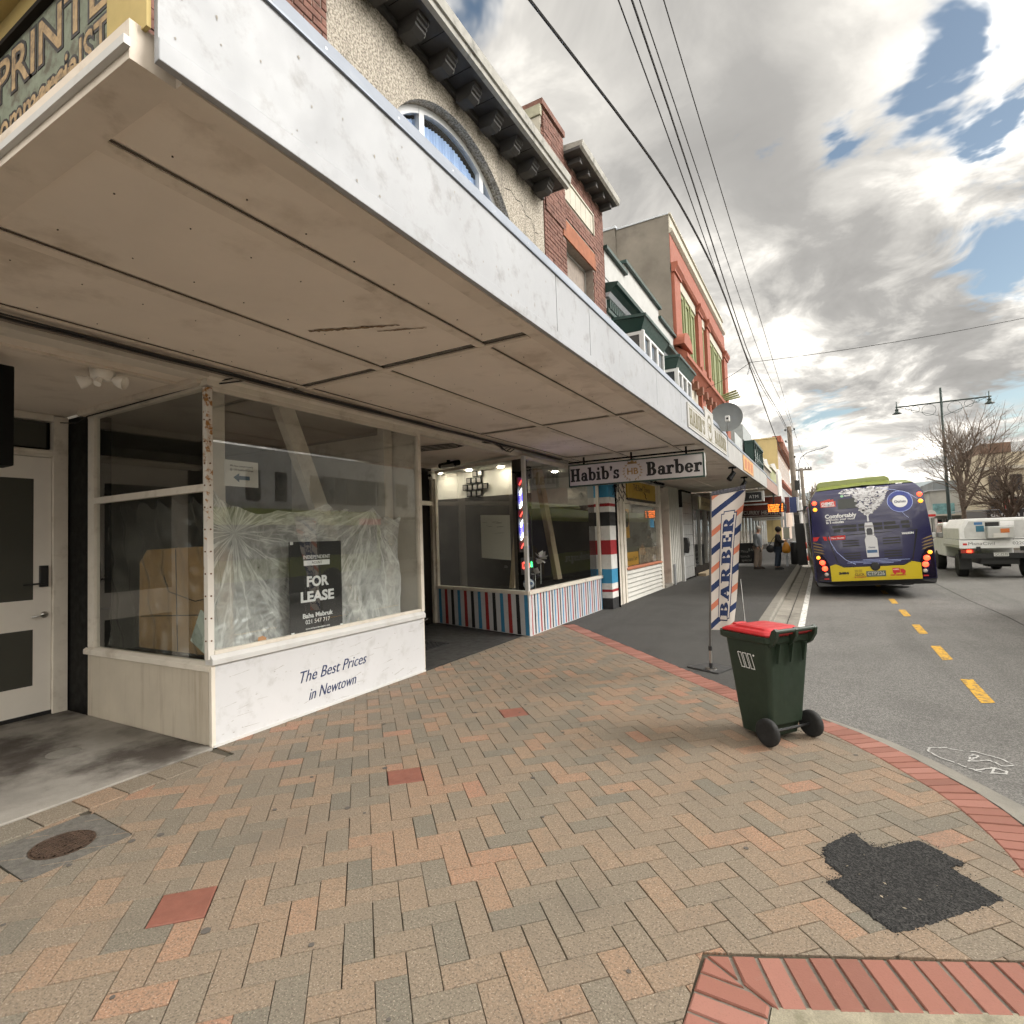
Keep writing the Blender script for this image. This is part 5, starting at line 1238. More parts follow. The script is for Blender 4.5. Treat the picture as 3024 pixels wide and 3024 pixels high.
box('panel', mat('yellow_sign_face', (.46, .30, .035), .5, .08, 4), ysn, -4.088, -4.05, 12.95, 15.5, 2.47, 2.90)
box('lower_band', flat('sign_dark_band', (.03, .03, .03), .5), ysn, -4.088, -4.048, 12.95, 15.5, 2.40, 2.469)
text('THE Bowl Thieves', .22, TXTB, ysn, rel(ysn, frame((-4.049, 14.2, 2.74), (0, 1, 0), (0, 0, 1))), width=1.5, depth=.0006)
MB().tube([(-4.048, 14.35, 2.66), (-4.048, 14.5, 2.6), (-4.048, 14.45, 2.54), (-4.048, 14.6, 2.5)], .012, 5).build('drawn_tree', TXTB, ysn)
sp1 = thing('sign_spotlight', 'small black spotlight arm over the yellow sign', 'light', (-3.95, 15.1, 2.95))
MB().tube([(-4.05, 15.1, 3.0), (-3.8, 14.7, 2.93)], .018, 8).build('arm', BLACK, sp1); MB().tube([(-3.86, 14.8, 2.95), (-3.70, 15.1, 2.90)], .035, 8).build('head', BLACK, sp1)
# red door, battened wall, tiled strip, further shop windows
ra = thing('side_entry', 'narrow red door in a cream frame beside the weatherboard shop', 'entry', (-4.1, 16.6, 0))
d_ = box('door', mat('red_door', (.22, .03, .018), .5, .1, 4), ra, -4.42, -4.37, 16.1, 16.95, .08, 2.12); box('letter_slot', STEEL, d_, -4.37, -4.36, 16.4, 16.65, 1.0, 1.05)
box('fanlight', WINGLASS, ra, -4.42, -4.39, 16.1, 16.95, 2.25, 2.9); box('transom', CREAM, ra, -4.44, -4.34, 16.0, 17.0, 2.12, 2.25); box('jamb', CREAM, ra, -4.44, -4.05, 16.0, 16.08, 0, 2.95); box('jamb', CREAM, ra, -4.44, -4.05, 16.96, 17.05, 0, 2.95); box('step', CONC, ra, -4.42, -4.02, 16.08, 16.96, 0, .08)
bw = thing('battened_wall', 'grey wall of narrow vertical boards beside the red door', 'wall', (-4.1, 18, 0))
for k in range(11): box('board', GB, bw, -4.2, -4.05+(.015 if k % 2 else 0), 17.06+k*.118, 17.06+k*.118+.112, .02, 3.0)
box('meter_pipe', GALV, bw, -4.03, -3.98, 17.2, 17.28, 0, .62); box('post', WHITE, bw, -4.1, -3.96, 18.37, 18.52, 0, 2.4)
mbx = thing('letter_box', 'black letter box fixed to the post by the tiled wall', 'letter box', (-3.9, 18.5, 1.1))
MB().slab([(-3.96, .92), (-3.84, .90), (-3.80, 1.22), (-3.84, 1.40), (-3.96, 1.42)], 1, 18.40, 18.62).build('case', BLKPL, mbx, bevel=.01); box('flap', STEEL, mbx, -3.80, -3.795, 18.45, 18.57, .98, 1.12)
tw = thing('tiled_wall', 'strip of grey wall tiles beside the letter box', 'wall', (-4.0, 19.4, 0))
TILE = mat('grey_tile', (.34, .34, .33), .35, .12, 4)
for i in range(4):
    for j in range(8): box('tile', TILE, tw, -4.1, -4.0, 18.72+i*.36, 18.72+i*.36+.35, .06+j*.36, .06+j*.36+.35)
MB().box(-4.12, -4.015, 18.7, 20.2, .02, 3.0).build('grout', DARK, tw)
GLD2 = mat('green_metal_shopfront', (.10, .12, .09), .6, .1, 3)
def shopfront(name, label, y0, y1, x=-4.0, frame_m=CREAM, riser_m=DARK, n=3, sign=None):
    t_ = thing(name, label, 'shop', (x, (y0+y1)/2, 0))
    box('riser', riser_m, t_, x-.1, x, y0, y1, 0, .35); box('head', frame_m, t_, x-.1, x+.02, y0, y1, 2.4, 2.95); box('back_wall', BRD, t_, x-2.5, x-2.4, y0, y1, 0, 3)
    st = (y1-y0)/n
    for k in range(n+1): box('mullion', frame_m, t_, x-.1, x+.01, y0+k*st-.04, y0+k*st+.04, .35, 2.4)
    for k in range(n): MB().add([(x-.05, y0+k*st+.04, .35), (x-.05, y0+(k+1)*st-.04, .35), (x-.05, y0+(k+1)*st-.04, 2.4), (x-.05, y0+k*st+.04, 2.4)], [(0, 1, 2, 3)]).build('pane', GLASS2, t_)
    return t_
f1 = shopfront('corner_store', 'shop with dark glass front and pale sign behind the barber flag', 20.25, 24.0, frame_m=mat('shop_grey', (.25, .24, .22), .6), n=3)
box('sign_panel', mat('pale_yellow_sign', (.55, .50, .33), .5), f1, -3.98, -3.94, 21.2, 23.9, 2.42, 2.88); text('EYE & OPTICIAN', .2, TXTB, f1, rel(f1, frame((-3.938, 22.6, 2.64), (0, 1, 0), (0, 0, 1))), width=1.9, depth=.0006)
box('step', WOODP, f1, -3.98, -3.7, 20.6, 24, 0, .10)
shopfront('far_shop', 'white framed shop front behind the two people', 24.1, 30, x=-4.2, frame_m=WHITE, n=5)
shopfront('far_shop', 'dark shop front past the curry house sign', 30.1, 38, x=-4.2, frame_m=CREAM, n=5)
shopfront('far_shop', 'most distant shop front near the white columns', 38.1, 52, x=-4.2, frame_m=WHITE, n=7)
# ------------------------------------------------------------------ further canopies
def canopy(label, y0, y1, fm, zf=(3.05, 3.5), x=CXF, joints=()):
    t_ = thing('far_canopy', label, 'canopy', (x, y0, 3.05))
    js = [y0]+list(joints)+[y1]
    for a, b in zip(js, js[1:]): box('fascia_panel', fm[len(t_.children) % len(fm)] if isinstance(fm, list) else fm, t_, x-.03, x, a+.005, b-.005, *zf)
    ny = max(1, int((y1-y0)/3))
    for k in range(ny):
        for x0_, x1_ in ((-4.3, -3.1), (-3.1, x-.04)):
            box('soffit_panel', SOFFIT, t_, x0_+.006, x1_-.006, y0+(y1-y0)*k/ny+.006, y0+(y1-y0)*(k+1)/ny-.006, zf[0]+.012, zf[0]+.03)
    box('roof_edge', FLASH, t_, x-.2, x+.01, y0, y1, zf[1]+.001, zf[1]+.06)
    return t_
canopy('grey streaked canopy just past the barber sign plates', 12.32, 21.6, FASCIAG, joints=(14.75, 17.1))
canopy('brownish canopy over the shops by the curry house', 21.64, 27.0, mat('brown_fascia', (.30, .20, .17), .7, .1, 2), zf=(3.03, 3.45))
canopy('distant pale canopy beyond the white sign panel', 30, 46, FASCIAG, zf=(3.0, 3.6), x=-1.75)
og_ = thing('orange_fascia_sign', 'faded orange sign on the grey canopy fascia', 'sign', (CXF, 16, 3.1)); FO = mat('faded_orange', (.50, .27, .11), .7, .15, 5, dirt=(.55, .42, .25), dscale=6, damt=.7)
box('panel', FO, og_, CXF+.002, CXF+.015, 14.8, 17.05, 3.09, 3.47)
for k in range(3): box('faded_print', mat('faded_red', (.42, .16, .08), .7), og_, CXF+.0152, CXF+.017, 15.1+.65*k, 15.5+.65*k, 3.16, 3.4)
wp = thing('white_sign_panel', 'tall blank white rounded panel standing on the far canopy edge', 'sign', (-1.65, 28.5, 3.0))
MB().slab([(27.2, 3.0), (29.7, 3.0), (29.7, 4.0), (29.5, 4.22), (29.1, 4.3), (27.9, 4.3), (27.4, 4.2), (27.2, 4.0)], 0, -1.70, -1.62).build('panel', WHITE, wp)
for (x, y, lab) in ((-1.75, 13.6, 'nearer black spotlight under the grey canopy edge'), (-1.82, 16.4, 'farther black spotlight under the grey canopy edge')):
    s_ = thing('canopy_spotlight', lab, 'light', (x, y, 3.0), group='spotlights under the canopy edge')
    MB().tube([(x, y, 3.05), (x, y, 2.96), (x-.02, y-.03, 2.90)], .018, 8).build('stem', BLACK, s_); MB().lathe((x, y, 3.02), [(.09, 0), (.09, .03)], 14).build('mount', BLACK, s_)
    MB().tube([(x+.03, y+.02, 2.93), (x-.07, y-.10, 2.76)], [.05, .06], 12).build('lamp_head', BLACK, s_)
# hanging signs beyond
at = thing('atm_sign', 'dark ATM sign hanging below the far canopy', 'sign', (-2.3, 21, 2.6))
box('panel', flat('atm_dark', (.03, .033, .038), .4), at, -3.3, -1.80, 21.0, 21.1, 2.60, 2.90); MB().box(-3.34, -1.76, 20.98, 21.12, 2.57, 2.60).box(-1.80, -1.72, 20.98, 21.12, 2.57, 2.93).box(-3.34, -1.80, 20.98, 21.12, 2.90, 2.93).build('frame', WHITE, at)
text('ATM', .16, TXTW, at, rel(at, frame((-2.05, 20.995, 2.74), (1, 0, 0), (0, 0, 1))), width=.30, depth=.001); box('hanger', WHITE, at, -1.9, -1.86, 21.03, 21.07, 2.93, 3.05)
ch_ = thing('curry_house_sign', 'dark red awning sign reading Curry Heaven across the footpath', 'sign', (-2.4, 25.5, 2.2))
CRED = mat('dark_red_sign', (.16, .03, .015), .6, .1, 4)
box('panel', CRED, ch_, -4.0, -1.45, 25.6, 25.7, 2.42, 2.95); box('lower_panel', flat('dark_maroon', (.045, .012, .01), .6), ch_, -4.0, -1.48, 25.58, 25.72, 2.10, 2.419)
text('CURRY HEAVEN', .22, flat('dim_white_letter', (.32, .29, .26), .6), ch_, rel(ch_, frame((-2.22, 25.57, 2.29), (1, 0, -.03), (0, 0, 1))), bold=.006, width=1.45)
box('subtitle_line', flat('dim_white_letter', (.32, .29, .26), .6), ch_, -3.0, -1.52, 25.572, 25.579, 2.14, 2.165)
box('light_strip', TXTW, ch_, -3.2, -1.95, 25.4, 25.45, 2.62, 2.68)
ll = thing('lit_shop_sign', 'pale strip sign below the curry house lettering', 'sign', (-2.1, 27, 2.0)); box('panel', flat('pale_strip', (.5, .49, .44), .5), ll, -2.7, -1.4, 27.0, 27.06, 1.98, 2.14); text('Newtown Snack', .09, TXTB, ll, rel(ll, frame((-1.85, 26.995, 2.06), (1, 0, 0), (0, 0, 1))), width=.55, depth=.001); box('hanger', BLACK, ll, -2.06, -2.02, 27.02, 27.04, 2.14, 2.5)
# far end wall of the shops behind the people
for k, (x, wd, mm) in enumerate(((-4.1, .35, CREAM), (-3.5, .08, WHITE), (-2.9, .25, GALV), (-2.3, .12, WHITE), (-1.9, .2, CREAM))): pass
# ------------------------------------------------------------------ buildings above the canopies
def solid_wall(mb, x, y0, y1, z0, z1, holes, th=.3):
    """wall facing +x with rectangular holes (y0,y1,z0,z1)"""
    ysn_ = sorted({y0, y1, *[h[0] for h in holes], *[h[1] for h in holes]}); zsn = sorted({z0, z1, *[h[2] for h in holes], *[h[3] for h in holes]})
    for a, b in zip(ysn_, ysn_[1:]):
        for c, d in zip(zsn, zsn[1:]):
            if any(h[0] <= a and b <= h[1] and h[2] <= c and d <= h[3] for h in holes): continue
            mb.box(x-th, x, a, b, c, d)
    return mb
def sash(parent, x, y0, y1, z0, z1, fm=WINW, fw=.06, glass_m=WINGLASS, bars=1):
    w_ = MB().box(x-.08, x, y0, y0+fw, z0, z1).box(x-.08, x, y1-fw, y1, z0, z1).box(x-.08, x, y0+fw, y1-fw, z0, z0+fw).box(x-.08, x, y0+fw, y1-fw, z1-fw, z1)
    for k in range(bars): zz = z0+(z1-z0)*(k+1)/(bars+1); w_.box(x-.07, x-.01, y0+fw, y1-fw, zz-.025, zz+.025)
    f = w_.build('window', fm, parent); box('window_pane', glass_m, f, x-.06, x-.045, y0+fw, y1-fw, z0+fw, z1-fw); return f
bb_ = thing('brick_building', 'red brick building with pale panel and dark bracketed eaves', 'building', (-4.4, 11.3, 0))
hole = (10.62, 12.20, 5.2, 7.86); pan = (10.62, 12.26, 8.74, 9.18); lin = (10.45, 12.35, 7.862, 8.26)
MB().box(-4.9, -4.62, 9.56, 13.0, 3.3, 10.1).build('mortar_core', MORTAR, bb_)
solid_wall(MB(), -4.42, 9.56, 13.0, 3.3, 9.7, [hole], .2).build('mortar', MORTAR, bb_)
bricks_wall(bb_, -4.40, 9.56, 13.0, 3.638, 9.68, [hole, pan, lin], limit=300)
MB().slab([(10.45, 7.87), (12.35, 7.87), (12.30, 8.25), (10.50, 8.25)], 0, -4.6, -4.385).build('lintel', TERRA, bb_)
pn = box('panel', CREAMB, bb_, -4.43, -4.395, 10.62, 12.26, 8.74, 9.18)
for yy in (10.9, 11.2, 11.5, 11.8, 12.1): box('panel_joint', GREYC, pn, -4.394, -4.3925, yy, yy+.008, 8.76, 9.16)
MB().box(-4.395, -4.37, 10.58, 12.30, 9.18, 9.22).box(-4.395, -4.37, 12.26, 12.30, 8.70, 9.18).build('panel_moulding', CREAMB, bb_)
sash(bb_, -4.60, 10.62, 12.20, 5.2, 7.86, mat('weathered_sash', (.30, .29, .27), .7), bars=1)
cr2 = MB().box(-4.5, -4.02, 10.62, 13.05, 9.70, 9.76).build('eaves', CORN, bb_); MB().slab([(-4.02, 9.70), (-3.97, 9.74), (-3.95, 9.86), (-4.5, 9.90), (-4.5, 9.762), (-4.02, 9.762)], 1, 10.62, 13.08).build('gutter_edge', CORNE, cr2)
for k in range(5): box('bracket', CORN, cr2, -4.4, -4.12, 10.85+k*.48, 10.98+k*.48, 9.58, 9.70)
MB().box(-5.6, -4.42, 9.57, 10.60, 8.3, 10.1).build('chimney_core', MORTAR, bb_)
bricks_wall(bb_, -4.38, 9.62, 10.60, 8.0, 10.05, limit=0)
MB().box(-5.65, -4.36, 9.56, 10.66, 10.08, 10.20).build('parapet_cap', BRICKW, bb_)
box('rendered_side', CREAMB, bb_, -5.6, -4.42, 9.552, 9.568, 8.45, 9.85); box('rendered_cap', mat('mossy_cap', (.33, .32, .24), .9, .2, 5), bb_, -5.66, -4.40, 9.52, 9.60, 9.86, 10.07)
# white building with green trim and two bays
wb = thing('white_bay_building', 'white two storey building with dark green cornice and bay windows', 'building', (-4.4, 16.8, 0))
WB = mat('white_board', (.60, .60, .58), .6, .05, 5, .05, 30, dirt=(.42, .42, .4), dscale=4, damt=.4)
MB().box(-9, -4.45, 13.02, 20.48, 3.3, 7.0).box(-9, -4.42, 13.02, 20.48, 7.0, 8.6).build('wall', WHITEB, wb)
for k in range(28):
    z = 3.5+k*.125
    MB().slab([(-4.45, z), (-4.405, z+.003), (-4.435, z+.123), (-4.45, z+.123)], 1, 13.02, 20.48).build('weatherboard', WB, wb)
for (y0, y1, z) in ((13.02, 14.62, 8.78), (14.62, 18.30, 9.10), (18.30, 20.40, 8.78)):
    box('parapet', WHITEB, wb, -4.62, -4.40, y0+.002, y1-.002, 8.0, z-.09); box('parapet_cap', DGREEN, wb, -4.68, -4.30, y0-.05, y1+.05, z-.09, z)
MB().slab([(-4.42, 7.60), (-4.30, 7.62), (-4.18, 7.72), (-4.10, 7.74), (-4.08, 7.82), (-4.42, 7.86)], 1, 13.02, 20.45).build('cornice', DGREEN, wb)
MB().slab([(-4.42, 7.50), (-4.34, 7.50), (-4.28, 7.60), (-4.42, 7.60)], 1, 13.02, 20.45).build('cornice_bed', GALV, wb)
for k in range(46):
    y = 13.12+k*.16; box('dentil', DGREEN, wb, -4.42, -4.33, y, y+.085, 7.22, 7.46)
box('frieze_rail', DGREEN, wb, -4.43, -4.35, 13.02, 20.45, 7.12, 7.215)
for ya in (13.55, 17.35):
    yb = ya+2.45
    MB().prism([(-4.44, ya), (-3.68, ya+.12), (-3.68, yb-.12), (-4.44, yb)], 3.5, 5.75).build('bay_base', WB, wb)
    MB().loft([[(-4.44, ya-.10, 7.02), (-3.60, ya+.0, 7.0), (-3.60, yb, 7.0), (-4.44, yb+.10, 7.02)], [(-4.44, ya+.05, 6.72), (-3.74, ya+.14, 6.72), (-3.74, yb-.14, 6.72), (-4.44, yb-.05, 6.72)]]).build('bay_roof', DGREEN, wb)
    MB().loft([[(-4.44, ya-.14, 7.10), (-3.56, ya-.04, 7.08), (-3.56, yb+.04, 7.08), (-4.44, yb+.14, 7.10)], [(-4.44, ya-.14, 7.025), (-3.56, ya-.04, 7.005), (-3.56, yb+.04, 7.005), (-4.44, yb+.14, 7.025)]]).build('bay_gutter', DGREEN, wb)
    MB().box(-4.44, -3.76, ya+.14, yb-.14, 5.75, 6.715).build('bay_core', DARK, wb)
    for k in range(3): sash(wb, -3.70, ya+.16+k*.71, ya+.16+k*.71+.69, 5.76, 6.70, bars=0)
    sw = MB().box(-4.43, -4.36, ya+.10, ya+.13, 5.76, 6.70).box(-3.79, -3.72, ya+.10, ya+.13, 5.76, 6.70).box(-4.36, -3.79, ya+.10, ya+.13, 5.76, 5.84).box(-4.36, -3.79, ya+.10, ya+.13, 6.62, 6.70).box(-3.72, -3.66, ya+.07, ya+.155, 5.76, 6.71).build('side_window', WINW, wb)
    box('window_pane', WINGLASS, sw, -4.36, -3.79, ya+.112, ya+.12, 5.84, 6.62)
# orange victorian building
ob = thing('orange_victorian_building', 'tall orange victorian building with sage green pilasters and cream cornice', 'building', (-4.4, 27, 0))
MB().box(-16, -4.55, 20.6, 33.5, 3.3, 13.2).build('core', GREYC, ob)
MB().box(-6.42, -4.42, 20.52, 20.7, 3.3, 13.40).build('side_wall', GREYC, ob)
MB().box(-12, -6.42, 20.50, 20.7, 3.3, 13.15).box(-9, -6.44, 20.46, 20.7, 12.0, 13.46).build('side_wall_rear', GREYC, ob)
box('side_capping', GALV, ob, -6.40, -4.40, 20.48, 20.75, 13.40, 13.46); box('chimney_cap', GALV, ob, -7.0, -6.40, 20.42, 20.75, 13.46, 13.55)
UXO = -4.38
box('parapet', CREAMB, ob, -4.6, UXO, 20.53, 33.0, 12.70, 13.38); MB().slab([(UXO, 12.70), (UXO+.10, 12.78), (UXO+.10, 12.84), (UXO, 12.9)], 1, 20.53, 33.3).build('parapet_moulding', CREAMB, ob); box('parapet_capping', CREAMB, ob, -4.7, UXO+.06, 20.50, 33.05, 13.38, 13.44)
box('frieze', ORANGE, ob, -4.6, UXO-.02, 20.55, 33.6, 11.55, 12.70)
pil = [(20.56, 21.55), (25.0, 25.9), (27.1, 27.9), (32.4, 33.55)]
for a, b in pil:
    box('pilaster', ORANGE, ob, -4.55, UXO+.08, a, b, 8.4, 11.2); MB().slab([(UXO, 11.2), (UXO+.14, 11.2), (UXO+.14, 11.28), (UXO+.24, 11.42), (UXO+.24, 11.55), (UXO, 11.55)], 1, a-.08, b+.08).build('capital', ORANGE, ob); box('pilaster_base', ORANGE, ob, UXO, UXO+.17, a-.06, b+.06, 8.4, 8.75)
    box('lower_pilaster', ORANGE, ob, -4.55, UXO+.08, a, b, 3.4, 7.6)
MB().slab([(UXO, 11.45), (UXO+.10, 11.47), (UXO+.16, 11.56), (UXO+.16, 11.68), (UXO, 11.75)], 1, 21.6, 32.4).build('string_course', ORANGE, ob)
bays = [(21.63, 24.92), (25.98, 27.02), (27.98, 32.32)]
for a, b in bays:
    box('wall_infill', CREAMB, ob, -4.6, -4.50, a-.08, b+.08, 8.4, 11.55); n = 3 if b-a > 2 else 1; st = (b-a)/n
    box('lintel_band', CREAMB, ob, -4.5, UXO, a, b, 11.05, 11.44)
    for k in range(n):
        sash(ob, -4.42, a+k*st+.18, a+(k+1)*st-.12, 8.6, 11.0, SAGE, .16, bars=0, glass_m=mat('sage_blind', (.17, .19, .085), .6))
        box('mullion_column', SAGE, ob, -4.45, UXO-.01, a+k*st, a+k*st+.16, 8.42, 11.05)
    box('lower_infill', CREAMB, ob, -4.6, -4.46, a-.08, b+.08, 3.4, 7.6)
    for k in range(n): sash(ob, -4.42, a+k*st+.2, a+(k+1)*st-.15, 4.2, 6.8, mat('cream_sash', (.5, .47, .33), .6), .14, bars=1)
MB().slab([(UXO, 7.6), (UXO+.12, 7.65), (UXO+.35, 7.95), (UXO+.42, 7.97), (UXO+.42, 8.12), (UXO+.05, 8.4), (UXO-.1, 8.4), (UXO-.1, 7.6)], 1, 20.53, 33.7).build('storey_cornice', ORANGE, ob)
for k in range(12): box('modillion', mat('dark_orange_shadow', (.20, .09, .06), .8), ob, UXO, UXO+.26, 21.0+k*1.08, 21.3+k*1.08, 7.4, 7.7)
m = MB().slab([(a*1.0+21.05, 8.40+.55*math.sin(math.pi*k/12)) for k, a in enumerate([.75*math.cos(math.pi*(1-k/12)) for k in range(13)])], 0, UXO-.05, UXO+.38); m.build('curved_pediment', ORANGE, ob)
fe = thing('wall_bracket_arms', 'row of rusty green metal arms on the orange building corner', 'bracket', (-3.9, 30, 8))
for k in range(4): MB().tube([(-4.35, 29.0+.3*k, 8.2+.0*k), (-3.35, 29.0+.5*k, 8.45)], .05, 6).build('arm', SAGE, fe)
pbird = None
# ochre building and smaller parapets beyond
def block(name, label, x0, x1, y0, y1, h, wm, wins=(), cap=None, z0=3.3, win_m=WINW):
    t_ = thing(name, label, 'building', (x1, (y0+y1)/2, 0)); box('wall', wm, t_, x0, x1, y0, y1, z0, h)
    if cap: box('parapet_cap', cap, t_, x0-.1, x1+.15, y0-.1, y1+.1, h, h+.25)
    for (a, b, c, d) in wins: sash(t_, x1+.085, a, b, c, d, win_m, .08, bars=1)
    return t_
hb = block('grey_gabled_building', 'grey building with dark green glazed balcony above the far canopy', -10, -4.4, 36, 45, 7.6, mat('grey_blue_wall', (.36, .38, .38), .7, .1, 2), [(38, 40, 4.5, 6.5), (41, 43, 4.5, 6.5)])
MB().slab([(-5.6, 7.6), (-4.3, 7.6), (-4.3, 8.6), (-4.6, 8.7), (-5.6, 8.0)], 1, 39.5, 44.8).build('gable_parapet', mat('grey_trim', (.3, .32, .32), .7), hb)
bal = MB().box(-4.3, -3.7, 39.9, 40.0, 5.4, 7.5).box(-4.35, -3.65, 39.85, 46, 7.4, 7.55).box(-4.3, -3.7, 45.8, 45.9, 5.4, 7.5)
for k in range(5): bal.box(-3.75, -3.68, 39.9+k*1.45, 40.0+k*1.45, 5.4, 7.5)
bal.box(-3.74, -3.69, 39.9, 45.9, 6.4, 6.5).box(-3.74, -3.69, 39.9, 45.9, 5.6, 5.7); bal.build('balcony_frame', DGREEN, hb); box('balcony_glass', flat('pale_glass', (.35, .38, .37), .1), hb, -3.90, -3.88, 39.95, 45.85, 5.4, 7.4)
yb_ = thing('ochre_building', 'tall stained ochre building with orange bracketed parapet far along', 'building', (-4.4, 80, 0))
box('side_wall', OCHRE, yb_, -22, -4.4, 75, 75.4, 0, 12.7); box('front_wall', mat('pinkish_front', (.42, .33, .27), .8, .15, 1), yb_, -4.8, -4.38, 75.42, 104, 0, 12.2); box('parapet', ORANGE, yb_, -4.9, -3.9, 75.2, 104, 12.25, 13.0); box('side_cap', OCHRE, yb_, -22, -4.4, 74.9, 75.5, 12.705, 12.85)
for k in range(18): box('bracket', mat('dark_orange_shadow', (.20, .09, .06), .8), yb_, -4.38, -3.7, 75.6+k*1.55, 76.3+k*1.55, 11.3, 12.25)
for k in range(9):
    for z in (4.5, 8.2): sash(yb_, -4.34, 76.6+k*3.0, 78+k*3.0, z, z+2.4, WINW, .15, bars=1)
MB().slab([(-4.4, 6.9), (-3.9, 7.2), (-3.9, 7.5), (-4.4, 7.7)], 1, 75.4, 104).build('string_course', ORANGE, yb_)
for (y0, y1, h, lab, mm) in ((46.2, 54, 7.6, 'small white gabled parapet building before the ochre one', WHITEB), (54.2, 62, 7.3, 'low grey parapet building with pale trim', GREYC), (62.2, 74.5, 7.9, 'mossy green low building beside the ochre one', mat('mossy_wall', (.26, .27, .15), .9, .2, .5))):
    t_ = block('low_parapet_building', lab, -12, -4.4, y0, y1, h, mm, [(y0+1.5+k*2.6, y0+2.9+k*2.6, 4.4, 6.4) for k in range(int((y1-y0-2)/2.6))], CREAMB)
    MB().slab([(y0+.5, h+.26), (y1-.5, h+.26), ((y0+y1)/2, h+1.0)], 0, -4.6, -4.35).build('gable', WHITEB, t_)
block('far_terrace', 'row of distant buildings at the end of the left side', -14, -4.4, 105, 170, 9, mat('distant_wall', (.36, .33, .30), .9, .2, .2), [(108+k*5, 110+k*5, 5, 7) for k in range(11)], CREAMB, z0=0)
# white columns of the far veranda
for k, (y, lab) in enumerate(((31.5, 'nearest white veranda column by the traffic cone'), (36, 'second white veranda column along the kerb'), (41, 'farthest white veranda column along the kerb'))):
    vc = thing('veranda_column', lab, 'column', (-1.0, y, 0), group='white veranda columns along the kerb')
    MB().lathe((-.98-.12*k, y, 0), [(.12, 0), (.12, .15), (.075, .2), (.07, 2.7), (.13, 2.8), (.13, 3.0)], 14).build('shaft', WHITE, vc, smooth=True)
vs = thing('blade_sign', 'blue and maroon blade sign hanging at the far canopy edge', 'sign', (-1.1, 30, 2.4)); box('panel', flat('sign_navy', (.02, .035, .12), .5), vs, -1.35, -1.05, 30.0, 30.1, 2.35, 3.1); box('maroon_edge', flat('sign_maroon', (.12, .02, .02), .5), vs, -1.55, -1.36, 30.0, 30.1, 2.35, 3.12); box('pale_face', GALV, vs, -1.04, -.98, 30.0, 31.2, 2.4, 3.1)
# satellite dish on the canopy
sd_ = thing('satellite_dish', 'grey satellite dish standing on the canopy roof edge', 'satellite dish', (-1.62, 11.5, 3.56))
DG = mat('dish_grey', (.17, .18, .18), .6, .08, 6)
d = Vector((.18, -1, .12)).normalized(); q = d.to_track_quat('Z', 'Y').to_matrix().to_4x4(); q.translation = Vector((-1.52, 11.4, 3.80))
MB().lathe((0, 0, 0), [(1e-6, -.07), (.12, -.06), (.22, -.03), (.288, 0), (.292, .004), (.285, -.008), (.2, -.045), (1e-6, -.082)], 36).xform(q).build('reflector', DG, sd_, smooth=True)
arm_end = Vector((-1.52, 11.4, 3.80))+d*.30+Vector((0, 0, -.16))
MB().tube([Vector((-1.52, 11.4, 3.80))+Vector((0, -.02, -.28)), arm_end], .014, 8).build('arm', GALV, sd_); MB().box(arm_end.x-.04, arm_end.x+.04, arm_end.y-.04, arm_end.y+.04, arm_end.z-.02, arm_end.z+.09).build('receiver', WHITE, sd_, bevel=.008); MB().cyl((arm_end.x, arm_end.y-.045, arm_end.z+.035), .022, .006, ax=1).build('receiver_lens', BLKPL, sd_)
MB().tube([(-1.55, 11.5, 3.75), (-1.60, 11.52, 3.56)], .022, 8).build('mast', GALV, sd_)
# hills
hm = MB(); rows = []
random.seed(8)
for j in range(7):
    row = []
    for i in range(60):
        x = -420+i*14; y = 700+j*60; e = math.sin(i*.21)*9+math.sin(i*.47+1)*5+random.uniform(-1.2, 1.2)
        row.append((x, y, -1+(58+e)*math.sin(min(1, j/5)*math.pi/2)*(1-.35*abs(x-40)/420)))
    rows.append(row)
HILL = mat('hill_bush', (.16, .19, .20), .95, .25, .02, dirt=(.12, .14, .14), dscale=.03, damt=.8)  # distance haze is put into the blue-grey colour
struct(tag(hm.sheet(rows).build('hills', HILL, smooth=True), 'blue grey hills at the end of the street', 'hill'))
# buildings on the right, beyond the trees
vb = thing('cream_victorian_building', 'cream victorian building with dark framed windows behind the bare trees', 'building', (15, 58, 0))
VC = mat('victorian_cream', (.50, .44, .33), .8, .12, 1, dirt=(.3, .25, .18), dscale=1.5, damt=.6)
box('wall', VC, vb, 11.4, 24, 58, 70, 0, 7.1); box('roof_block', mat('brown_roof', (.16, .10, .07), .8, .2, 2), vb, 11.5, 13.4, 57.8, 66, 7.1, 7.9)
box('cornice', CREAMB, vb, 11.3, 24, 57.7, 58, 5.75, 6.0); box('storey_band', CREAMB, vb, 11.3, 24, 57.8, 58, 3.5, 3.7)
for k in range(6):
    for z in (2.35, 4.0):
        x = 11.9+k*1.35; w_ = MB().box(x, x+.1, 57.9, 58, z, z+1.3).box(x+.6, x+.7, 57.9, 58, z, z+1.3).box(x+.1, x+.6, 57.9, 58, z+1.2, z+1.3).box(x+.1, x+.6, 57.9, 58, z, z+.1).box(x+.32, x+.38, 57.92, 58, z+.1, z+1.2).build('window', mat('dark_frame', (.07, .06, .05), .7), vb); box('window_pane', WINGLASS, w_, x+.1, x+.6, 57.96, 57.99, z+.1, z+1.2)
for k in range(4): box('red_door_panel', mat('red_panel', (.28, .06, .05), .7), vb, 12.75+k*.2, 12.87+k*.2, 57.88, 57.95, 2.5, 3.3)
gb_ = thing('grey_hall', 'pale grey building with dark windows at the right edge', 'building', (17, 62, 0)); box('wall', mat('pale_grey_wall', (.42, .44, .47), .8), gb_, 14.6, 26, 71, 80, 0, 9.3)
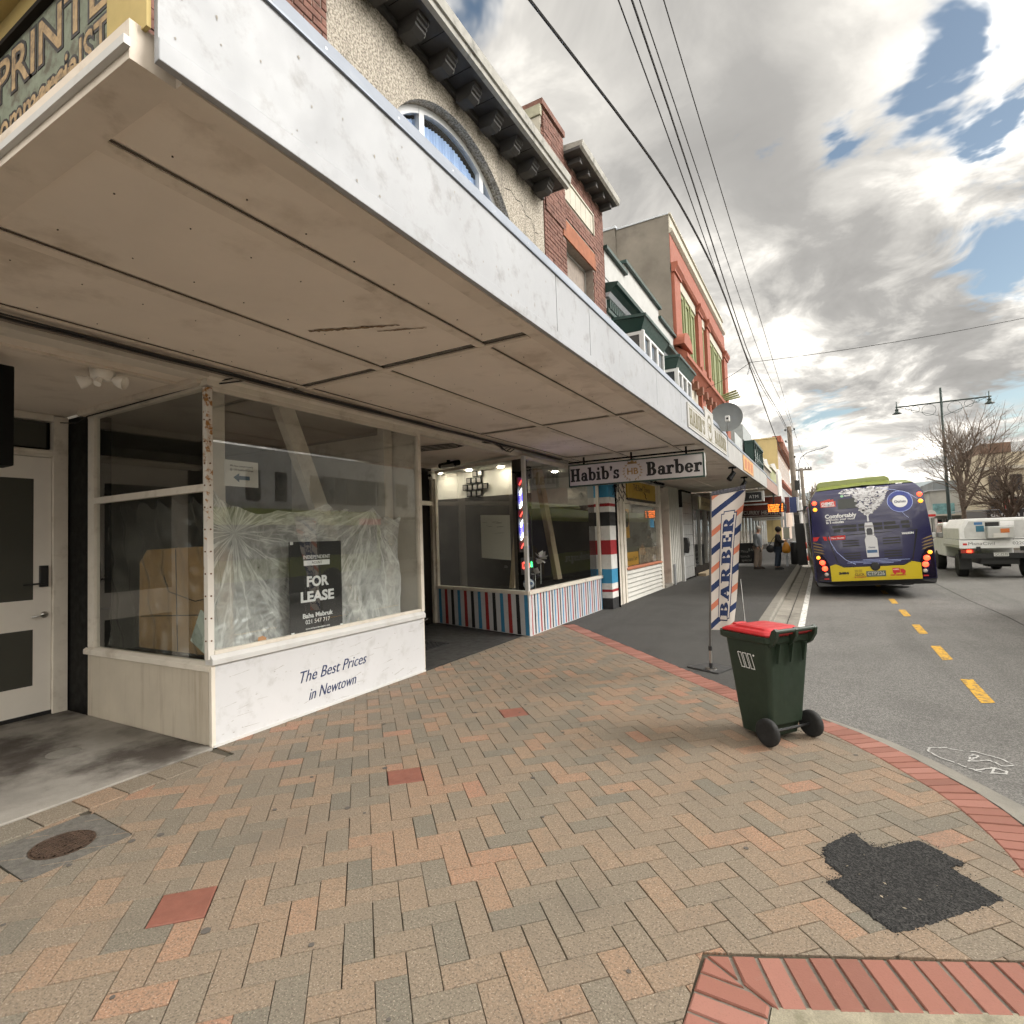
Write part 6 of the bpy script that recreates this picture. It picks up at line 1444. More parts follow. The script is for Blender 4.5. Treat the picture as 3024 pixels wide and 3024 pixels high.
aw = thing('cafe_awning', 'dark awning with pale lettering across the street', 'awning', (12, 56, 2)); box('fascia', flat('awning_dark', (.03, .03, .032), .6), aw, 11.1, 20, 55.2, 55.4, 1.75, 2.45); box('grey_fascia', flat('awning_grey', (.16, .16, .16), .6), aw, 9.6, 11.08, 55.2, 55.4, 1.75, 2.4); box('roof', GALV, aw, 9.4, 20, 55.2, 58, 2.46, 2.52)
text('duncan nola', .5, flat('awning_letter', (.5, .5, .5), .6), aw, rel(aw, frame((12.75, 55.18, 2.1), (1, 0, 0), (0, 0, 1))), width=2.9, bold=.01)
for x in (9.7, 12, 15, 18): box('post', BLKPL, aw, x, x+.1, 55.4, 55.5, 0, 2.46)
sb = thing('low_shop_row', 'low grey and white shops between the bus and the bare tree', 'building', (9, 66, 0))
box('wall', mat('light_shop_wall', (.40, .40, .38), .8, .2, .5), sb, 8.9, 11.3, 64, 74, 0, 4.6); box('upper_wall', mat('slate_wall', (.22, .24, .25), .8, .2, .5), sb, 9.4, 11.2, 66, 74, 4.6, 5.6); box('roof', GALV, sb, 8.7, 11.3, 63.8, 74, 4.6, 4.7); box('mural_panel', mat('teal_mural', (.15, .30, .32), .7, .5, 2), sb, 9.0, 10.6, 63.93, 63.99, 2.4, 3.4)
box('veranda', mat('pale_veranda', (.45, .42, .38), .8), sb, 8.8, 11.3, 61.5, 64, 2.25, 2.4)
for k in range(3): f_ = box('window', WINW, sb, 9.1+k*.75, 9.65+k*.75, 63.92, 63.995, .9, 2.0); box('window_pane', WINGLASS, f_, 9.15+k*.75, 9.6+k*.75, 63.905, 63.918, .95, 1.95)
rs_ = thing('round_shop_sign', 'round red and white sign beside the bus', 'sign', (6.9, 55, 0)); MB().cyl((7.62, 55, 2.35), .32, .06, ax=1, n=24).build('disc', flat('sign_white_disc', (.6, .58, .55), .5), rs_); box('red_band', REDP, rs_, 7.36, 7.88, 54.98, 54.999, 2.15, 2.33); MB().tube([(7.62, 55.08, -.1), (7.62, 55.08, 2.4)], .03, 6).build('post', BLKPL, rs_)
rv = thing('red_board_sign', 'square red hoarding beside the white utility truck', 'sign', (8.2, 55, 0)); box('board', flat('hoarding_red', (.5, .1, .08), .6), rv, 8.0, 8.5, 54.9, 54.96, 1.15, 1.65); box('post', BLKPL, rv, 8.22, 8.28, 54.97, 55.02, -.1, 1.2); box('white_board', flat('hoarding_white', (.6, .55, .53), .6), rv, 7.78, 7.95, 54.9, 54.96, 1.2, 2.0)
# facing side of the street, seen in the shop windows
fb = thing('opposite_white_building', 'white two storey building across the street mirrored in the shop window', 'building', (13, 18, 0))
box('wall', WHITEB, fb, 13.2, 22, 8, 30, 0, 6.0)
for (y0, y1) in ((15.4, 16.1), (16.9, 17.5), (18.9, 20.4), (20.5, 21.2), (21.3, 23.4), (23.6, 24.3), (25.2, 26.2), (11, 12.2), (13, 13.8)):
    f_ = MB().box(13.14, 13.2, y0, y1, 3.65, 5.0).build('window', flat('dark_sash', (.08, .075, .07), .6), fb); box('window_pane', WINGLASS, f_, 13.12, 13.138, y0+.07, y1-.07, 3.72, 4.93)
box('veranda', FASCIAG, fb, 10.7, 13.15, 8, 30, 2.9, 3.3); box('shop_glass', WINGLASS, fb, 13.12, 13.19, 8.5, 29.5, .5, 2.8)
block('opposite_brick_building', 'brown brick building across the street mirrored in the shop windows', 13.2, 24, 30.5, 50, 7.5, BRICKW, (), CREAMB, z0=0)
block('opposite_grey_building', 'grey building across the street nearest the camera', 13.2, 24, -16, 7.6, 6.5, GREYC, (), CREAMB, z0=0)
# ------------------------------------------------------------------ barber flag
fg = thing('barber_flag', 'tall striped feather flag reading BARBER on a flat black base', 'flag', (-1.2, 6.70, 0))
PX, PY = -1.2, 6.70
PLG = mat('flag_base_metal', (.05, .05, .05), .6, .2, 10, .1, 60)
MB().prism([(-1.484, 6.751), (-1.10, 6.545), (-.986, 6.873), (-1.30, 7.06)], .004, .016).build('base_plate', PLG, fg)
MB().cyl((PX, PY, .016), .06, .012, n=20).build('base_flange', STEEL, fg)
MB().cyl((PX, PY, .028), .02, .06).cyl((PX, PY, .23), .022, .05).build('collar', BLKPL, fg)
MB().tube([(PX, PY, .05), (PX, PY, .24)], .014, 10).build('spigot', STEEL, fg)
top = Vector((PX+.095, PY, 2.03))
MB().tube([(PX, PY, .24), (PX+.01, PY, .46), (PX+.05, PY, 1.3), tuple(top)], [.014, .013, .012, .010], 10).build('pole', mat('flag_pole_grey', (.09, .085, .08), .5), fg)
MB().tube([tuple(top+Vector((-.01, 0, .01))), tuple(top+Vector((.18, -.01, .035))), tuple(top+Vector((.36, -.03, .055)))], .007, 8).build('top_arm', STEEL, fg)
ST = {'w': mat('flag_white', (.62, .57, .53), .8, .04, 5, .05, 40), 'n': mat('flag_navy', (.022, .04, .12), .8, .06, 5), 'o': mat('flag_coral', (.60, .20, .12), .8, .06, 5)}
H0, H1 = .47, 2.0
def flag_pt(u, v):       # u 0..1 across, v 0..1 up
    z = H0+(H1-H0)*v; xl = PX+.012+.095*((z-.24)/1.8); wd = .23+.155*min(1, v*1.05)**1.3; fold = .04*math.sin(v*5+.6)*u*u
    x = xl+wd*u+fold*.4; y = PY-.02-.12*u*u*v+.035*math.sin(u*6+v*4)*u+.03*math.sin(v*7)*u
    return Vector((x, y, z+.045*u*v-.0*u))
NU, NV = 24, 110
def cell_col(u, v):
    t = (v*7.2-u*1.15) % 2.0          # diagonal stripes
    if t < .36: return 'n'
    if .98 < t < 1.34: return 'o'
    return 'w'
# stripes built as exact bands so that their edges stay clean
bands = {}
def P_(u, v): return flag_pt(u, min(1, max(0, v+u*1.15/7.2)))
for j in range(NV*2):
    va, vb = j/(NV*2)*1.17-.165, (j+1)/(NV*2)*1.17-.165; vc = (va+vb)/2; t_ = (vc*7.2) % 2.0; key = 'n' if t_ < .36 else 'o' if .98 < t_ < 1.34 else 'w'
    idx = 0 if key == 'w' else int(vc*7.2//2.0); mb = bands.setdefault((key, idx), MB())
    for i in range(NU):
        u0, u1 = i/NU, (i+1)/NU; q = [P_(u0, va), P_(u1, va), P_(u1, vb), P_(u0, vb)]
        if (q[0]-q[3]).length+(q[1]-q[2]).length < 1e-5: continue
        mb.add(q, [(0, 1, 2, 3)])
for (key, idx), mb in bands.items():
    if mb.v: mb.build({'w': 'flag_cloth', 'n': 'navy_stripe', 'o': 'coral_stripe'}[key], ST[key], fg, fix=False, smooth=True)
def flag_patch(poly_uv, off, mat_, name, sub=10):
    m = MB(); n = Vector((0, -1, 0))
    for q in poly_uv:
        m.add([flag_pt(u, v)+n*off for u, v in q], [tuple(range(len(q)))])
    return m.build(name, mat_, fg, fix=False)
# white panel with navy outline (notched corners)
def panel(u0, u1, v0_, v1_, nu, nv, ins):
    out = []
    for j in range(48):
        a, b = v0_+(v1_-v0_)*j/48, v0_+(v1_-v0_)*(j+1)/48; c = (a+b)/2
        e = nu if (c < v0_+nv or c > v1_-nv) else 0
        for i in range(8): out.append([(u0+e+(u1-u0-2*e)*i/8, a), (u0+e+(u1-u0-2*e)*(i+1)/8, a), (u0+e+(u1-u0-2*e)*(i+1)/8, b), (u0+e+(u1-u0-2*e)*i/8, b)])
    return out
flag_patch(panel(.30, .80, .07, .87, .075, .022, 0), .003, ST['n'], 'panel_outline')
flag_patch(panel(.325, .775, .0775, .8625, .075, .022, 0), .005, ST['w'], 'white_panel')
# vertical lettering reading upwards
polys = []; xx = 0
for ch in 'BARBER':
    g_, w_ = glyph(ch); polys += [[(px_+xx, py_) for px_, py_ in q] for q in g_]; xx += w_+.07
xx -= .07; lay = []
for q in polys:
    n_ = 4
    if len(q) == 4:
        (a, b, c, d) = q
        for i in range(n_):
            t0, t1 = i/n_, (i+1)/n_
            def L(p, r_, t): return (p[0]+(r_[0]-p[0])*t, p[1]+(r_[1]-p[1])*t)
            lay.append([L(a, d, t0), L(b, c, t0), L(b, c, t1), L(a, d, t1)])
    else: lay.append(q)
def lp(p): return (.72-p[1]*.34, .10+.735*p[0]/xx)
m = MB()
for k, q in enumerate(lay):
    m.add([flag_pt(*lp(p))+Vector((0, -(.007+.00015*(k % 7)), 0)) for p in q], [tuple(range(len(q)))])
m.build('lettering', ST['n'], fg, fix=False)
# dark crimped hem at the top
hem = MB(); rows = []
for j in range(4):
    rows.append([flag_pt(i/30, 1)+Vector((0, .012*math.sin(i*2.1)*(1 if j else 0), .004+.016*j)) for i in range(31)])
hem.sheet(rows).build('top_hem', mat('flag_hem', (.10, .10, .12), .8), fg, smooth=True)
MB().tube([(-.83, 6.66, 1.05), (-.81, 6.68, .6), (-.80, 6.70, .05)], .0025, 5).build('guy_cord', TXTW, fg)
# ------------------------------------------------------------------ wheelie bin
ax = Vector((.62, .785, 0)); rearv = Vector((.785, -.62, 0))      # axle direction, rear direction
bcen = Vector((-.425, 4.80, 0))
wbn = thing('wheelie_bin', 'dark green wheelie bin with red lid on the pavers by the kerb', 'bin', bcen)
wbn.rotation_euler = (0, 0, math.atan2(-.785, -.62))
# local frame: x along the axle, y towards the wheels and handle
def rrect(hx, y0, y1, z, r_, n=4):
    out = []
    for cx, cy, a0 in ((hx-r_, y1-r_, 0), (-hx+r_, y1-r_, 90), (-hx+r_, y0+r_, 180), (hx-r_, y0+r_, 270)):
        for k in range(n+1): a = R(a0+90*k/n); out.append((cx+r_*math.cos(a), cy+r_*math.sin(a), z))
    return out
MB().loft([rrect(.155, -.16, .11, .035, .03), rrect(.165, -.165, .125, .13, .03), rrect(.165, -.166, .150, .131, .03), rrect(.172, -.175, .155, .20, .03), rrect(.215, -.235, .205, .76, .035)]).build('body', BINGREEN, wbn, local=True)
MB().loft([rrect(.228, -.262, .215, .745, .04), rrect(.235, -.275, .222, .755, .04), rrect(.237, -.278, .224, .795, .04), rrect(.222, -.25, .21, .797, .04)]).build('rim', BINGREEN, wbn, local=True)
MB().box(-.20, .20, -.30, -.262, .742, .80).build('front_lip', BINGREEN, wbn, local=True, bevel=.008)
for k in (-.13, 0, .13): MB().slab([(.20, .60), (.215, .60), (.245, .745), (.205, .745)], 0, k-.006, k+.006).build('rib', BINGREEN, wbn, local=True)
MB().loft([rrect(.222, -.268, .215, .7985, .04), rrect(.226, -.272, .219, .812, .045), rrect(.205, -.245, .20, .828, .05), rrect(.17, -.19, .16, .833, .04), rrect(.155, -.17, .14, .847, .035), rrect(.12, -.13, .10, .851, .03)]).build('lid', BINRED, wbn, local=True, bevel=.003)
MB().box(-.06, .06, -.302, -.262, .803, .835).build('lid_grip', BINRED, wbn, local=True, bevel=.006)
MB().tube([(-.205, .262, .845), (.205, .262, .845)], .017, 12).build('handle', BINGREEN, wbn, local=True)
for sx in (-1, 0, 1):
    MB().slab([(.205, .72), (.235, .74), (.275, .80), (.282, .85), (.262, .868), (.235, .85), (.215, .80)], 0, sx*.195-.014, sx*.195+.014).build('hinge_bracket', BINGREEN, wbn, local=True)
for sx in (-1, 1): MB().tube([(sx*.10-.075, .245, .835), (sx*.10+.075, .245, .835)], .021, 12).build('lid_hinge', BINRED, wbn, local=True)
MB().tube([(-.245, .165, .098), (.245, .165, .098)], .011, 8).build('axle', BLKPL, wbn, local=True)
for sx in (-1, 1):
    wh = MB().lathe((0, 0, 0), [(.062, -.022), (.085, -.026), (.098, -.018), (.1, 0), (.098, .018), (.085, .026), (.062, .022)], 28, ax=0).xform(Matrix.Translation((sx*.222, .165, .100))).build('wheel', RUBBER, wbn, local=True, smooth=True)
    MB().lathe((0, 0, 0), [(1e-6, -.012), (.02, -.022), (.028, -.012), (.063, -.010), (.063, .010), (.028, .012), (.02, .022), (1e-6, .012)], 24, ax=0).xform(Matrix.Translation((sx*.222, .165, .100))).build('hub', BLKPL, wh, local=True)
# printed W mark on the near side (local +x face)
def bin_side(y, z): 
    hx = .172+(.215-.172)*(z-.20)/.56; return Vector((hx+.0018, y, z))
m = MB()
def stroke(pts, w_):
    for a, b in zip(pts, pts[1:]):
        a, b = Vector(a), Vector(b); t_ = (b-a).normalized(); n_ = Vector((-t_.y, t_.x))*w_; a = a-t_*w_*.7; b = b+t_*w_*.7
        m.add([bin_side(*(a-n_)), bin_side(*(b-n_)), bin_side(*(b+n_)), bin_side(*(a+n_))], [(0, 1, 2, 3)])
for k in range(3):
    y = -.105+k*.048; stroke([(y, .645), (y+.033, .645), (y+.062, .535), (y+.029, .535), (y, .645)], .0028)
m.add([bin_side(.052+.008*math.cos(q*.6283), .640+.008*math.sin(q*.6283)) for q in range(10)], [tuple(range(10))])
m.build('printed_mark', TXTW, wbn, local=True, fix=False)
# ------------------------------------------------------------------ bus
bus = thing('city_bus', 'city bus seen from behind in a navy advertising wrap with lit tail lights', 'bus', (1.03, 15.6, RZ)); bus.rotation_euler = (0, R(-2.6), R(2.0))
def yr(z):        # rear face profile
    pts = [(.30, .10), (.42, .02), (.9, .0), (1.6, .02), (2.1, .07), (2.45, .16), (2.60, .26), (2.68, .42), (2.70, .6)]
    for (a, ya), (b, yb) in zip(pts, pts[1:]):
        if a <= z <= b: return ya+(yb-ya)*(z-a)/(b-a)
    return pts[-1][1] if z > 2.7 else pts[0][1]
def hw(z): return 1.215-.0*z if z < 1.3 else 1.215-(z-1.3)*.055 if z < 2.45 else 1.15-(z-2.45)*.7
zz = [.40, .55, .8, 1.1, 1.4, 1.7, 2.0, 2.25, 2.42, 2.52, 2.60, 2.65]
def rear_sheet(zlist, umul=1, off=0, x0=None, x1=None, n=12):
    g_ = []
    for z in zlist:
        a, b = (-hw(z) if x0 is None else x0(z) if callable(x0) else x0), (hw(z) if x1 is None else x1(z) if callable(x1) else x1)
        g_.append([(a+(b-a)*k/n, yr(z)+.10*abs((a+(b-a)*k/n)/1.2)**5-off, z) for k in range(n+1)])
    return g_
MB().sheet(rear_sheet(zz)).build('rear_panel', NAVY, bus, local=True, smooth=True, fix=False)
LB = 11.8
sidez = [.40, .8, 1.2, 1.6, 2.0, 2.3, 2.45, 2.55, 2.65, 2.72]
for s_ in (-1, 1):
    MB().sheet([[(s_*hw(z), yr(z)+.10, z), (s_*(hw(z)+.012), yr(z)+.4, z), (s_*(hw(z)+.015), 3, z), (s_*(hw(z)+.015), LB, z)] for z in sidez]).build('side_panel', LIME, bus, local=True, smooth=True)
    MB().box(min(s_*1.19, s_*1.235), max(s_*1.19, s_*1.235), .9, LB-.3, 1.15, 2.28).build('window_band', DARKGLASS, bus, local=True)
    text('metlink.org.nz', .42, flat('bus_side_white', (.6, .6, .6), .5), bus, frame((s_*1.238, 4.0, .95), (0, s_, 0), (0, 0, 1)), width=2.6) if s_ < 0 else None
MB().sheet([[(-hw(2.65), yr(2.65), 2.65), (0, yr(2.65), 2.69), (hw(2.65), yr(2.65), 2.65)], [(-.9, .7, 2.75), (0, .7, 2.78), (.9, .7, 2.75)], [(-.9, LB, 2.75), (0, LB, 2.78), (.9, LB, 2.75)]]).build('roof', LIME, bus, local=True, smooth=True)
MB().loft([[(-.98, yb, 2.66), (.62, yb, 2.66), (.60, yb+.02, 2.84), (.52, yb+.05, 2.90), (-.88, yb+.05, 2.90), (-.96, yb+.02, 2.84)] for yb in (.75, 4.6)]).build('roof_pod', LIME, bus, local=True, bevel=.02)
MB().box(-1.19, 1.19, LB-.05, LB, .4, 2.7).box(-1.16, 1.16, .15, LB-.1, .28, .40).build('underbody', BLKPL, bus, local=True)
MB().sheet([[(x*1.0, .05+.10*abs(x/1.2)**5, .40) for x in (-1.21, -.8, 0, .8, 1.21)], [(x, .12, .30) for x in (-1.18, -.8, 0, .8, 1.18)], [(x, .3, .27) for x in (-1.16, -.8, 0, .8, 1.16)]]).build('lower_valance', BLKPL, bus, local=True)
def on_rear(poly, off=.004, n=1):
    """polygon given as (x,z) on the rear face; densified so that it follows the curve"""
    return [(x, yr(z)+.10*abs(x/1.2)**5-off, z) for x, z in poly]
def rear_poly(name, poly, mat_, off=.004, parent=bus, depth=.0):
    q = on_rear(poly, off); m_ = MB().add(q, [tuple(range(len(q)))]); 
    return m_.build(name, mat_, parent, local=True, fix=False)
def rear_band(name, fx0, fx1, z0_, z1_, mat_, off=.006, n=10, nz=6):
    return MB().sheet(rear_sheet([z0_+(z1_-z0_)*k/nz for k in range(nz+1)], 1, off, fx0, fx1, n)).build(name, mat_, bus, local=True, smooth=True, fix=False)
# yellow bumper with raised outer ends
def ytop(x): ax_ = abs(x); return .735 if ax_ < .60 else .735+(ax_-.60)*.55 if ax_ < .76 else .823-(ax_-.76)*.28
m = MB(); xs = [-.89+1.81*k/44 for k in range(45)]
m.sheet([[(x, yr(z_)+.10*abs(x/1.2)**5-.028, z_) for x in xs for z_ in [.41+(ytop(x)-.41)*t_]] for t_ in (0, .25, .5, .75, 1)])
m.build('bumper', YELLOW, bus, local=True, smooth=True, fix=False)
m = MB(); m.sheet([[(x, yr(ytop(x))+.10*abs(x/1.2)**5-.028+d_, ytop(x)+.001) for x in xs] for d_ in (0, .04)]); m.build('bumper_edge', YELLOW, bus, local=True)
# engine hatch outline
hatch = [(-.88, 1.50), (.93, 1.54), (.78, .86), (.62, .76), (-.60, .755), (-.72, .85)]
for a, b in zip(hatch, hatch[1:]+hatch[:1]):
    MB().tube([on_rear([a], .002)[0], on_rear([((a[0]+b[0])/2, (a[1]+b[1])/2)], .002)[0], on_rear([b], .002)[0]], .009, 5).build('hatch_seam', BLKPL, bus, local=True)
rear_poly('hatch_strut_cover', [(.90, 1.52), (.94, 1.53), (.80, .92), (.77, .90)], BLKPL, .006)
# tail-lamp clusters
for s_ in (-1, 1):
    poly = [(s_*1.19, 1.14), (s_*1.06, 1.10), (s_*.96, .95), (s_*.90, .78), (s_*.87, .42), (s_*1.195, .42)]
    if s_ > 0: poly.reverse()
    cl_ = rear_poly('lamp_cluster', poly, flat('cluster_dark', (.012, .01, .022), .15, coat=.5), .012)
    for (x, z, r_, mm, nm) in ((1.12, 1.0, .045, LAMPO, 'indicator_lamp'), (1.045, .875, .062, LAMPR, 'tail_lamp'), (1.005, .73, .062, LAMPR, 'tail_lamp'), (.985, .585, .045, LAMPW, 'reversing_lamp')):
        p = on_rear([(s_*x, z)], .014)[0]; MB().lathe(p, [(r_, 0), (r_*.96, -.018), (r_*.7, -.03), (1e-6, -.034)], 20, ax=1).build(nm, mm, bus, local=True, smooth=True)
    rear_poly('reflector', [(s_*.99-.05, .46), (s_*.99+.05, .46), (s_*.99+.05, .49), (s_*.99-.05, .49)], REDP, .016)
    for (z, mm, nm, r_) in ((2.345, LAMPR, 'high_tail_lamp', .052), (2.185, LAMPO, 'high_indicator_lamp', .048)):
        p = on_rear([(s_*1.075, z)], .006)[0]; MB().lathe(p, [(r_, 0), (r_*.96, -.018), (r_*.7, -.03), (1e-6, -.034)], 18, ax=1).build(nm, mm, bus, local=True, smooth=True)
    FEA = flat('feather_gold', (.22, .15, .06), .5)
    for k in range(4):
        z = 1.38-.075*k; rear_poly('gold_feather', [(s_*1.20, z-.03)[0:2], (s_*1.20, z+.005), (s_*(1.08-.02*k), z-.035), (s_*(.98-.005*k), z-.085), (s_*1.07, z-.065)], FEA, .004)
# grille openings
for (a, b, z0_, z1_) in ((-.75, -.25, 1.695, 1.745), (-.21, -.09, 1.70, 1.75), (.09, .27, 1.70, 1.75), (.30, .80, 1.70, 1.755), (-.73, -.59, 1.60, 1.655), (-.53, -.25, 1.60, 1.655), (-.21, -.09, 1.60, 1.655), (.09, .27, 1.60, 1.655), (.30, .60, 1.60, 1.655), (.65, .80, 1.60, 1.655)):
    rear_poly('grille_opening', [(a, z0_-.008), (b, z0_-.008), (b, z1_+.008), (a, z1_+.008)], BLKPL, .004)
rear_poly('grille_surround', [(-.80, 1.565), (.85, 1.585), (.85, 1.79), (-.80, 1.775)], flat('grille_navy', (.03, .028, .07), .4), .0015)
for (xa, zb) in ((-.58, 1.37), (.24, 1.38), (-.58, 1.07), (.24, 1.08)):
    for k in range(3): rear_poly('vent_slot', [(xa, zb-.062*k-.016), (xa+.345, zb-.062*k-.013), (xa+.345, zb-.062*k+.016), (xa, zb-.062*k+.013)], BLKPL, .003)
# printed advertisement on the wrap
AD = {'ring': flat('ad_mid_blue', (.035, .055, .28), .4), 'line': flat('ad_pale_blue', (.35, .42, .75), .4), 'white': flat('ad_white', (.60, .60, .62), .45), 'grey': flat('ad_grey', (.34, .33, .34), .45), 'dk': flat('ad_bottle_dark', (.05, .05, .06), .4)}
def circ(cx, cz, rx, rz, n=36): return [(cx+rx*math.cos(2*math.pi*k/n), cz+rz*math.sin(2*math.pi*k/n)) for k in range(n)]
rear_poly('printed_ring', circ(.675, 2.215, .25, .25), AD['ring'], .003)
m = MB(); q1, q2 = circ(.675, 2.215, .252, .252), circ(.675, 2.215, .241, .241)
for k in range(36): m.add(on_rear([q1[k], q1[(k+1) % 36], q2[(k+1) % 36], q2[k]], .0045), [(0, 1, 2, 3)])
m.build('printed_ring_line', AD['line'], bus, local=True, fix=False)
rear_poly('printed_disc', circ(.675, 2.215, .148, .142), TXTW, .006)
def bus_text(s_, x, z, size, width, mat_=TXTW, bold=.003, off=.010, tilt=0):
    sl_ = (yr(z+.04)-yr(z-.04))/.08
    return text(s_, size, mat_, bus, frame((x, yr(z)+.10*abs(x/1.2)**5-off, z), (1, 0, tilt), (0, sl_, 1)), width=width, bold=bold, depth=.001)
bus_text('Otrivin', .675, 2.21, .09, .225, TXTN, .001, .016)
def pline(pts, w_, mm, nm):
    m_ = MB(); m_.tube([on_rear([p], .003)[0] for p in pts], w_, 4); return m_.build(nm, mm, bus, local=True)
pline([(.35, 2.56), (.60, 2.50), (.85, 2.40), (1.02, 2.24)], .007, AD['line'], 'printed_arc')
pline([(-.83, 1.52), (-.82, 1.35), (-.72, 1.12), (-.55, .92), (-.35, .80)], .007, AD['line'], 'printed_arc')
pline([(.69, 1.96), (.74, 1.88), (.80, 1.82)], .005, AD['line'], 'printed_arc')
bus_text('Comfortably', -.555, 1.985, .135, .66, bold=.004); bus_text('unblocks your nose', -.57, 1.905, .082, .60, bold=.001); bus_text('in 5 minutes', -.685, 1.838, .082, .37, bold=.002)
rear_poly('printed_house_badge', [(-.95, 2.22), (-.63, 2.22), (-.62, 2.36), (-.66, 2.36), (-.66, 2.41), (-.72, 2.395), (-.74, 2.42), (-.95, 2.37)], flat('badge_red', (.62, .06, .04), .5), .004)
bus_text('CHEMIST', -.79, 2.305, .095, .28, bold=.004); bus_text('WAREHOUSE', -.79, 2.248, .05, .29, bold=.002)
rear_poly('rear_window', [(-.58, 2.15), (-.18, 2.15), (-.17, 2.39), (-.57, 2.39)], flat('dark_matrix_display', (.02, .024, .02), .3), .004)
rear_poly('printed_green_dot', circ(-.47, 2.46, .035, .03, 16), flat('ad_green', (.30, .55, .35), .5), .004); bus_text('Metlink', -.36, 2.462, .05, .13, bold=.001)
rear_poly('printed_red_strip', [(-1.19, 1.41), (-.89, 1.41), (-.90, 1.505), (-1.185, 1.505)], REDP, .003); rear_poly('printed_red_tab', [(-.86, 1.41), (-.51, 1.41), (-.50, 1.51), (-.87, 1.51)], REDP, .0035); bus_text('New Nozzle', -.665, 1.452, .055, .26, bold=.001)
# burst of white petals above the bottle
random.seed(12); mw, mg = MB(), MB(); cone = [(-.50, 2.61), (-.51, 2.53), (-.25, 2.48), (-.19, 2.15), (-.06, 1.97), (.07, 1.97), (.32, 2.23), (.50, 2.58), (.2, 2.64)]
n_ = 0; placed = 0
while placed < 420 and n_ < 9000:
    n_ += 1; x, z = random.uniform(-.52, .52), random.uniform(1.96, 2.64)
    if not inside((x, z), cone): continue
    r_ = random.uniform(.016, .034); a = random.random()*6.28; (mw if random.random() < .68 else mg).add(on_rear([(x+r_*1.4*math.cos(a+t_)*(1 if k % 2 else .7), z+r_*math.sin(a+t_)*(1 if k % 2 else .7)) for k, t_ in enumerate((0, 1.05, 2.1, 3.14, 4.2, 5.25))], .0045+.00001*placed), [(0, 1, 2, 3, 4, 5)]); placed += 1
mw.build('printed_petals', AD['white'], bus, local=True, fix=False); mg.build('printed_petal_shadows', AD['grey'], bus, local=True, fix=False)
rear_poly('printed_dark_eye', circ(-.075, 2.07, .028, .024, 14), BLKPL, .011)
rear_poly('printed_nozzle', [(-.02, 1.80), (.02, 1.80), (.012, 1.92), (.03, 1.95), (0, 1.99), (-.03, 1.95), (-.012, 1.92)], AD['white'], .012)
rear_poly('printed_bottle_cap', [(-.085, 1.46), (.085, 1.46), (.09, 1.70), (.07, 1.775), (-.07, 1.775), (-.09, 1.70)], AD['white'], .008); rear_poly('printed_bottle_window', [(-.055, 1.48), (.055, 1.48), (.06, 1.60), (.035, 1.64), (-.035, 1.64), (-.06, 1.60)], AD['dk'], .010); rear_poly('printed_cap_band', [(-.09, 1.665), (.09, 1.665), (.087, 1.71), (-.087, 1.71)], AD['grey'], .0095)
rear_poly('printed_bottle', [(-.105, .955), (.13, .955), (.135, 1.38), (.09, 1.455), (-.08, 1.455), (-.115, 1.38)], AD['white'], .007); rear_poly('printed_bottle_label', [(-.095, 1.055), (.11, 1.055), (.11, 1.125), (-.095, 1.125)], flat('label_blue', (.05, .12, .24), .4), .009); bus_text('Otrivin', .01, 1.185, .055, .13, TXTN, .0005)
for k, (x0_, x1_) in enumerate(((-.2, .3), (-.45, .72), (-.53, .55), (-.2, .4))): rear_poly('fine_print_line', [(x0_, .895-.03*k), (x1_, .895-.03*k), (x1_, .905-.03*k), (x0_, .905-.03*k)], AD['line'], .003)
bus_text('HALSON', .74, 1.465, .06, .22, bold=.003)
# bumper details
def bump_text(s_, x, z, size, width, mat_=TXTB, bold=.002): return bus_text(s_, x, z, size, width, mat_, bold, .034)
pl8 = rear_poly('number_plate', [(-.165, .495), (.225, .50), (.225, .635), (-.165, .63)], flat('plate_dark_green', (.10, .12, .10), .5), .034); bump_text('CTP226', .03, .565, .12, .34, flat('plate_letter', (.45, .45, .42), .5), .002)
bump_text('2484', -.62, .60, .065, .21, TXTB, .006); bump_text('CLICK', -.30, .555, .075, .20, flat('bumper_ink', (.16, .07, .02), .6)); bump_text('& COLLECT', -.29, .495, .05, .24, flat('bumper_red_ink', (.4, .08, .02), .6))
for x in (-.36, -.28): rear_poly('printed_box_outline', [(x-.035, .61), (x+.035, .61), (x+.035, .675), (x-.035, .675)], flat('bumper_box', (.45, .33, .02), .6), .033)
rear_poly('printed_van_box', [(.36, .565), (.50, .565), (.50, .68), (.36, .68)], REDP, .033); rear_poly('printed_van_cab', [(.51, .565), (.61, .565), (.61, .61), (.57, .655), (.51, .655)], REDP, .033); bump_text('CHEMIST', .43, .645, .035, .11, TXTW, .001); bump_text('FAST DELIVERY', .46, .515, .04, .30, REDP, .002)
for x in (.40, .57): p = on_rear([(x, .56)], .034)[0]; MB().lathe(p, [(.024, 0), (.024, -.004), (1e-6, -.004)], 12, ax=1).build('printed_van_wheel', REDP, bus, local=True)
MB().lathe(on_rear([(.03, .735)], .03)[0], [(.10, 0), (.08, -.01), (1e-6, -.012)], 20, ax=1).build('tow_cover', BLKPL, bus, local=True)
for s_ in (-1, 1):
    for yw in (2.9, 9.2):
        wh = MB().lathe((s_*1.0, yw, .48), [(.30, -.15), (.44, -.16), (.48, -.12), (.48, .12), (.44, .16), (.30, .15)], 24, ax=0).build('wheel', RUBBER, bus, local=True, smooth=True); MB().lathe((s_*1.0, yw, .48), [(.30, -.10), (.30, .10)], 20, ax=0).build('rim', GALV, wh, local=True)
MB().box(-1.62, -1.27, 10.4, 10.46, .22, 1.95).build('open_door_leaf', BLKPL, bus, local=True, bevel=.01)
